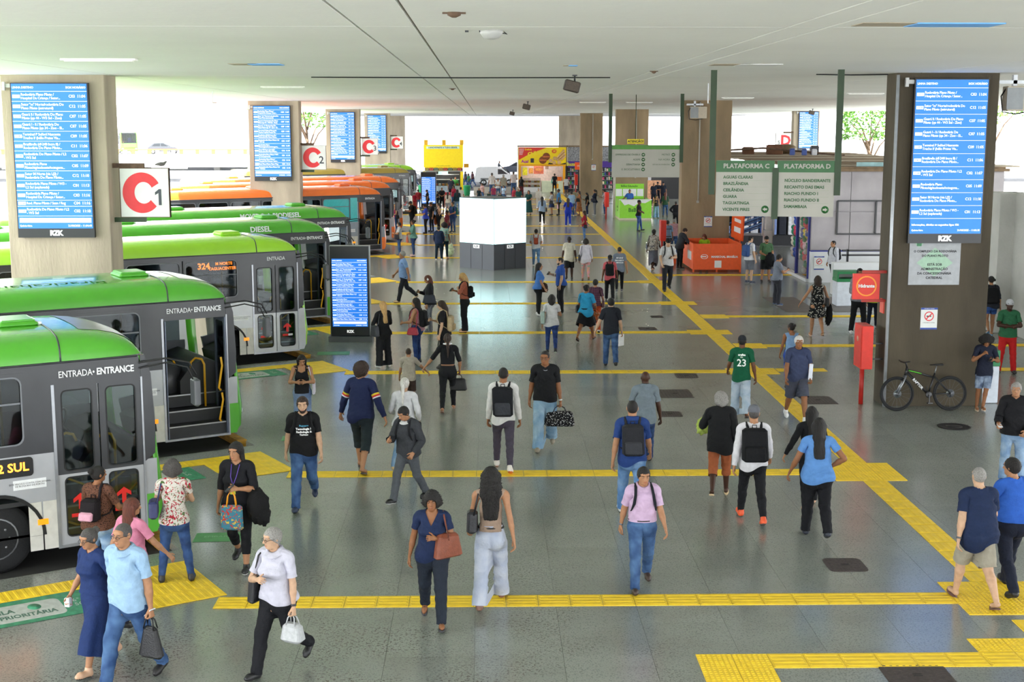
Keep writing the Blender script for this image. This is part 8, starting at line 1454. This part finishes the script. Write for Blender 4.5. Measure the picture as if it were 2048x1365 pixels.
P_(0, 0, 0, -10, 'f', 'red haired attendant in orange and lime vest seated inside the orange booth', 'b', TT('#b5e02a'), BK, S('#222222'), ('bob', 'a'), pose('sit', head=(-20, 24, 0)), .06, at=(9.15, 56.3, .12), hgt=1.62, lod=1)
P_(0, 0, 0, -14, 'm', 'man in blue polo standing inside the lime green booth', 'c', TT('#3f74d6', 'polo'), BK, S('#222222'), ('buzz', 'k'), pose('front', armR=arm(60, 30, 0, 40)), .08, at=(9.25, 86.6, .12), hgt=1.72, lod=1, collar='fold')
c63 = P_(1281, 463, 402, 70, 'm', 'man in black and orange vest standing before the lime green booth', 'd', ('tee', 'plain', ['#1f2024']), ('slim', 'denim', ['#2f4a86', '#4a6ab0']), S('#2a2f3a'), ('buzz', 'k'), pose('front', legL=(12, 2, 2, 0)), .0, cap=('cap', '#22242a'))
P_(1312, 437, 391, 2, 'f', 'woman in dark top and pale wide jeans right of the lime booth', 'b', TT('#3a3438', 'tank'), ('wide', 'denim', ['#6f95c4', '#9ab8dc']), S('#222222'), ('long', 'k'), pose('phone'), .0)
P_(1330, 434, 386, 178, 'f', 'woman in dark green top and jeans with reddish hair, seen from behind', 'b', TT('#33523e', 'elbow'), J3, S('#2a2a2a'), ('long', 'a'), pose(), .04)
P_(1351, 456, 404, 176, 'm', 'man in black jacket beside the white edge of the middle pillar', 'd', TT('#1b1c21', 'jacket'), BKS, S('#222222'), ('buzz', 'k'), pose('hip'), .06)
for k, (x, y, t) in enumerate(((1307, 410, 367), (1315, 408, 365), (1326, 409, 365))): P_(x, y, t, 0, 'm', ('leftmost officer in dark uniform by the far shop', 'middle officer in dark uniform by the far shop', 'rightmost officer in dark uniform by the far shop')[k], 'c', TT('#1a2030'), ('straight', 'plain', ['#161b2a']), S('#15161a'), ('buzz', 'k'), pose('crossed' if k == 1 else 'stand'), .10, cap=('cap', '#161b2a') if k else None, group='officers by the far shop')
c70 = P_(1208, 431, 379, -90, 'f', 'woman in grey t-shirt and jeans at the end of the far queue', 'b', TT('#c9c9cc'), J3, WS, ('long', 'k'), pose('phone'), .0); shoulder_bag(c70, 'red bag of the last woman in the far queue', 1, '#b03a4a', .1, .18, .85, .0, .25, .08)
c71 = P_(1072, 534, 459, 178, 'm', 'man in white t-shirt and pale jeans with small rust backpack', 'b', TT('#e6e7ea'), ('slim', 'denim', ['#5f8cc0', '#86aede']), S('#d0d0d0'), ('short', 'k'), pose('stepL', armL=arm(72, 10, 25, 70), armR=arm(72, 10, 25, 70)), .04); backpack(c71, 'small rust leather backpack on the man in pale jeans', '#a3452c', None, .10, 1.06, 1.36)
P_(1138, 561, 474, 178, 'm', 'man in cream t-shirt and black shorts walking away', 'e', TT('#e2dcc8'), ('shorts', 'plain', ['#23252a']), S('#2a2a2c'), ('buzz', 'k'), pose('stepR'), .08, hem=.80)
c73 = P_(1171, 562, 479, 178, 'f', 'woman in white long top and bright patterned leggings', 'c', TT('#e4e0f0', 'long'), ('legging', 'floral', ['#e8a0a8', '#58c0a8', '#f0b040'], .7), ('sandal', '#5a4a40'), ('curly', 'k'), pose('stepL'), .12, hem=.78); shoulder_bag(c73, 'black bag of the woman in bright leggings', 1, '#1c1d22', .14, .26, .84, .04, .27, .1)
c74 = P_(1167, 485, 423, -96, 'f', 'woman in red t-shirt and jeans with long brown hair standing alone', 'b', TT('#b0283a'), ('slim', 'denim', ['#4a74b0', '#6f98cc']), WS, ('long', 'b'), pose(armL=arm(74, 6, 30, 50)), .06); shoulder_bag(c74, 'black bag of the woman in the red t-shirt', 1, '#17181c', .13, .2, .80, .08, .25, .1)
P_(1136, 453, 397, 178, 'f', 'woman in bright blue scrubs walking away with brown hair', 'b', TT('#2440c0'), ('straight', 'plain', ['#2440c0']), WS, ('long', 'b'), pose('stepL', armL=arm(66, 16, 20, 60), armR=arm(66, 16, 20, 60)), .10)
c76 = P_(1084, 451, 394, 178, 'f', 'woman in pale blue shirt and black trousers walking away', 'b', TT('#a9c6e8', 'elbow'), BKS, S('#d8cfc4'), ('straightlong', 'k'), pose('stepR'), .06); shoulder_bag(c76, 'black bag of the woman in the pale blue shirt', -1, '#17181c', .13, .24, .84, .04, .26, .1)
c77 = P_(1102, 431, 384, -104, 'f', 'woman in white top and navy skirt in the far queue', 'b', TT('#e6e6ea'), ('dressshort', 'plain', ['#2a3a60']), S('#222222'), ('bun', 'k'), pose('front'), .08); shoulder_bag(c77, 'black bag of the woman in the navy skirt', 1, '#17181c', .16, .26, .84, .02, .26, .1)
c78 = P_(1116, 431, 379, -92, 'm', 'man in blue t-shirt in the far queue with a pink shopping bag', 'd', TT('#3f7fb8'), BKS, S('#222222'), ('buzz', 'k'), pose(), .06); hand_bag(c78, 'pink paper shopping bag held in the far queue', 1, '#e0b0c4', .26, .26, .1, .08, 'shopping_bag', 'bag', taper=.0)
P_(1143, 432, 384, 180, 'm', 'man in loose light blue shirt behind the woman in scrubs', 'b', TT('#9cc2ea', 'shirt'), J1, WS, ('short', 'k'), pose(), .22)
c80 = P_(1157, 431, 383, -90, 'f', 'woman in long orange print dress in the far queue', 'b', ('teedress', 'floral', ['#c8703a', '#e8c0a0', '#8a3a24']), ('dresslong', 'floral', ['#c8703a', '#e8c0a0', '#8a3a24']), S('#8a5a48'), ('long', 'b'), pose('front'), .06); shoulder_bag(c80, 'black bag of the woman in the orange dress', 1, '#15161a', .16, .26, .98, -.1, .25, .1)
P_(1173, 431, 386, -88, 'f', 'woman in black top with long black hair in the far queue', 'b', TT('#15161a'), ('slim', 'denim', ['#1f2c50', '#2c3f6c']), WS, ('straightlong', 'k'), pose('phone'), .0)
c82 = P_(1188, 431, 380, -92, 'f', 'woman in navy jacket and grey trousers in the far queue', 'b', TT('#1f2840', 'jacket'), ('straight', 'plain', ['#868c98']), WS, ('tail', 'k'), pose('front'), .0); shoulder_bag(c82, 'navy bag held by the woman in the navy jacket', 1, '#22283e', .17, .24, .92, -.1, .25, .12)
P_(1077, 416, 377, -10, 'm', 'person in long white robe facing the camera beyond the cube', 'a', TT('#e4dccf', 'long'), ('wide', 'plain', ['#e0d8cb']), WS, ('short', 'g'), pose(), .10)
P_(1057, 431, 382, -20, 'f', 'woman in dark teal dress at the right edge of the cube', 'b', ('teedress', 'plain', ['#1f4a48']), ('longskirt', 'plain', ['#1f4a48']), S('#222222'), ('long', 'k'), pose('front'), .04)
P_(1132, 390, 354, 178, 'm', 'man in white t-shirt and navy shorts at the churros stand', 'd', TT('#e8e9ec'), ('shorts', 'plain', ['#1f2c50']), S('#b0a090'), ('buzz', 'k'), pose(), .06)
c86 = P_(1109, 386, 348, 178, 'f', 'woman in black with teal bag ordering at the churros stand', 'b', TT('#1a1b20'), LEG, S('#1a1a1c'), ('short', 'k'), pose(), .0); shoulder_bag(c86, 'teal bag of the woman ordering churros', 1, '#3f9a8c', .16, .42, .86, .02, .25, .1)
P_(1043, 392, 354, 150, 'f', 'woman with long black hair and red patterned trousers by the churros stand', 'b', TT('#17181c'), ('wide', 'floral', ['#17181c', '#d84a4a', '#8a2a2a']), S('#222222'), ('long', 'k'), pose(), .08)
P_(1027, 388, 344, 178, 'm', 'man in pale pink t-shirt and jeans facing the street', 'c', TT('#e0cfcc'), J1, S('#222222'), ('short', 'b'), pose(armR=arm(70, 16, 30, 80)), .08)
P_(1148, 424, 379, 170, 'm', 'man in olive shirt partly hidden in the far queue', 'b', TT('#8a8468'), J1, S('#222222'), ('short', 's'), pose(), .08)
# crowd at the orange buses and around the snack bar
c90 = P_(789, 463, 410, -50, 'f', 'blond woman in magenta top at the orange bus door', 'a', TT('#b83a78', 'tank'), J3, S('#222222'), ('long', 'y'), pose('front'), .06); shoulder_bag(c90, 'black bag of the blond woman in magenta', 1, '#17181c', .15, .24, .82, .04, .26, .1)
c91 = P_(797, 511, 446, -82, 'm', 'man with face mask and pale vest waiting by the orange bus', 'b', TT('#dfe6ea'), J3, S('#5a6070'), ('short', 'k'), pose('front', armL=arm(74, 20, 40, 90), head=(0, -6, 0)), .10, extra=[(W, mask)]); shoulder_bag(c91, 'dark backpack held in front by the man with the face mask', 1, '#22202c', .14, .26, .86, -.12, .25, .12, 'backpack')
c92 = P_(825, 513, 441, -84, 'f', 'woman in green plaid shirt with rust handbag waiting by the orange bus', 'c', ('elbow', 'plaid', ['#4a7f70', '#7aa898']), ('slim', 'denim', ['#22335c', '#34507e']), S('#c9a9a4'), ('bun', 'k'), pose('front', head=(-10, 0, 0)), .06); hand_bag(c92, 'rust handbag of the woman in the green plaid shirt', 1, '#b0583c', .17, .28, .13, .10, turn=.2)
c93 = P_(822, 463, 403, -84, 'm', 'man in black t-shirt with large black backpack in the left queue', 'c', TT('#1a1b1f'), ('wide', 'plain', ['#1c1d20']), S('#1a1a1c'), ('short', 'k'), pose('phone2'), .04); backpack(c93, 'large black backpack in the left queue', '#1b1d18', None, .17, .98, 1.46)
P_(800, 431, 386, 176, 'f', 'woman in white blouse and black trousers walking to the gold bus', 'b', TT('#e8e8ea', 'long'), BKS, WS, ('bun', 'k'), pose('stepR'), .08)
P_(830, 422, 386, 150, 'f', 'woman in crimson top and coral skirt near the gold bus', 'b', TT('#c0203c'), ('longskirt', 'plain', ['#d8524a']), S('#222222'), ('short', 's'), pose(), .10)
P_(837, 420, 380, 170, 'm', 'man in dark red shirt and jeans near the far departure screen', 'b', TT('#a02a34'), ('slim', 'denim', ['#4a74b0', '#6f98cc']), S('#222222'), ('short', 'k'), pose(), .04)
c97 = P_(850, 468, 409, -82, 'f', 'woman in bright blue top and black trousers checking her phone', 'b', TT('#3a50c8'), ('straight', 'plain', ['#1b1c20']), S('#15161a'), ('tail', 'k'), pose('phone2'), .10)
P_(862, 464, 405, -60, 'f', 'woman in black t-shirt and leggings behind the one in bright blue', 'b', TT('#17181c'), LEG, S('#15161a'), ('bun', 'k'), pose('phone'), .04)
c99 = P_(876, 464, 407, -76, 'f', 'woman in dark vest with one hand on her hip in the left queue', 'a', TT('#22252e', 'tank'), BKS, S('#15161a'), ('bun', 'k'), pose('hip'), .12); cloth_bundle(c99, 'rust coloured jacket hanging beside the woman in the dark vest', -1, '#b0582c', (.10, .10, .28), (0, 0, -.1))
c100 = P_(905, 466, 405, -40, 'f', 'woman in navy t-shirt and jeans with a teal backpack', 'b', TT('#2f4878'), J3, S('#1a2a34'), ('bun', 'k'), pose('front', legL=(8, 8, 2, 0), legR=(-6, 6, 2, 0)), .08); backpack(c100, 'teal backpack on the woman in the navy t-shirt', '#1f6a60')
c101 = P_(893, 482, 422, -70, 'm', 'man in maroon shirt standing behind the couple', 'd', TT('#6e2430'), ('slim', 'denim', ['#22335c', '#34507e']), S('#222222'), ('short', 'k'), pose(), .06)
P_(878, 520, 454, 178, 'm', 'person in navy hoodie and dark jeans standing close to a companion', 'b', TT('#22304c', 'jacket'), ('straight', 'plain', ['#182a38']), WS, ('short', 'k'), pose(armL=arm(76, 8, 24, 40), armR=arm(76, 8, 24, 40)), .08)
P_(890, 518, 447, 160, 'f', 'person with rounded afro and teal flowered top beside the navy hoodie', 'd', ('tee', 'floral', ['#8fcfc0', '#d8503a', '#4a8f7a']), ('slim', 'plain', ['#1a3038']), S('#d8a070'), ('afro', 'k'), pose(), .04)
P_(854, 421, 380, -84, 'm', 'man in black with phone in front of the far departure screen', 'b', TT('#1a1b1f'), BK, S('#15161a'), ('short', 'k'), pose('phone'), .04)
P_(884, 418, 376, 0, 'm', 'man in black t-shirt facing the camera near the snack bar', 'b', TT('#1f2228'), ('straight', 'plain', ['#1f2228']), S('#15161a'), ('buzz', 'k'), pose('front'), .08)
P_(875, 416, 383, -70, 'f', 'woman in black with long hair and black bag near the far screen', 'b', TT('#17181c'), BKS, S('#15161a'), ('long', 'k'), pose('front'), .06)
P_(896, 427, 385, 170, 'f', 'woman in cream top and grey trousers with long dark hair', 'b', TT('#d8cdbc'), ('straight', 'plain', ['#9a9a9c']), S('#222222'), ('straightlong', 'k'), pose(), .06)
P_(915, 426, 380, 172, 'f', 'woman in dark teal jacket and pale jeans near the cube edge', 'b', TT('#1f3a44', 'jacket'), ('slim', 'denim', ['#6f95c4', '#9ab8dc']), S('#222222'), ('long', 'k'), pose(), .06)
P_(907, 416, 372, -40, 'f', 'woman in red blouse by the snack bar counter', 'c', TT('#b82a48'), J3, S('#222222'), ('long', 'k'), pose(), .06)
P_(922, 419, 375, 170, 'm', 'man in white t-shirt beside the green bin', 'b', TT('#e4e2dc'), J1, S('#222222'), ('short', 'k'), pose(), .08)
for x, y, t, c, hc, lab, hd in ((958, 408, 377, '#1d2f38', 'k', 'woman in dark green top behind the cube, leftmost of the group', 0), (964, 402, 367, '#d8a8a4', 'k', 'woman in pink blouse standing behind the cube', -40), (987, 408, 372, '#a03a5a', 'g', 'person in wine coloured shirt seated behind the cube', 0), (996, 396, 358, '#e6e8ec', 'k', 'man in white t-shirt with crossed arms behind the cube', 0), (1007, 405, 372, '#b9d0ec', 'k', 'woman in light blue shirt behind the cube', -30), (978, 412, 384, '#3a4a44', 'k', 'person with dark hair just showing over the cube', 0), (984, 392, 345, '#ece4e4', 's', 'man in white shirt facing the street behind the cube', 178), (1007, 396, 350, '#9a9488', 'g', 'man in grey brown shirt facing the street behind the cube', 178), (1000, 418, 386, '#2f4a40', 'k', 'person in dark green at the right behind the cube', 0), (1027, 420, 375, '#b03044', 'k', 'person in red shirt behind the right part of the cube', -60), (1037, 424, 377, '#1f4a48', 'w', 'grey haired person in teal behind the right part of the cube', -20)):
    P_(x, y, t, hd, 'f' if 'woman' in lab else 'm', lab, 'b', TT(c), J1, S('#222222'), ('long' if 'woman' in lab else 'short', hc), pose('crossed' if 'crossed' in lab else 'stand'), .06)
P_(0, 0, 0, 0, 'm', 'cook in green t-shirt behind the snack bar counter', 'c', TT('#3f9a4a'), BK, S('#222222'), ('short', 'k'), pose(), .06, at=(-2.3, 110.6, .02), hgt=1.75, lod=1)
P_(0, 0, 0, 170, 'm', 'customer in dark shirt at the snack bar counter', 'b', TT('#2a2c38'), BK, S('#222222'), ('buzz', 'k'), pose(), .06, at=(-2.6, 108.7, 0), hgt=1.78, lod=1)
for x, y, t, c, lab in ((937, 378, 347, '#2f7a58', 'person in green walking along the street by the van'), (931, 374, 343, '#2a3346', 'person in dark blue beside the van on the street'), (945, 372, 343, '#4a2430', 'person in dark maroon beside the van on the street'), (830, 373, 340, '#2f343e', 'man in dark shirt and jeans walking on the far street, left')): P_(x, y, t, -60, 'm', lab, 'd', TT(c), J1, S('#222222'), ('short', 'k'), pose('walkR'), .06)
P_(0, 0, 0, 90, 'm', 'motorcycle rider in dark shirt and white helmet', 'b', TT('#4a5058', 'long'), J1, S('#222222'), ('none', 'k'), pose('sit', legL=(70, 14, 80, 0), legR=(70, 14, 80, 0), armL=arm(74, 40, 0, 20), armR=arm(74, 40, 0, 20)), .06, cap=('helmet', '#e0e2e6'), at=(2.0, 154, .50), hgt=1.72, lod=1)
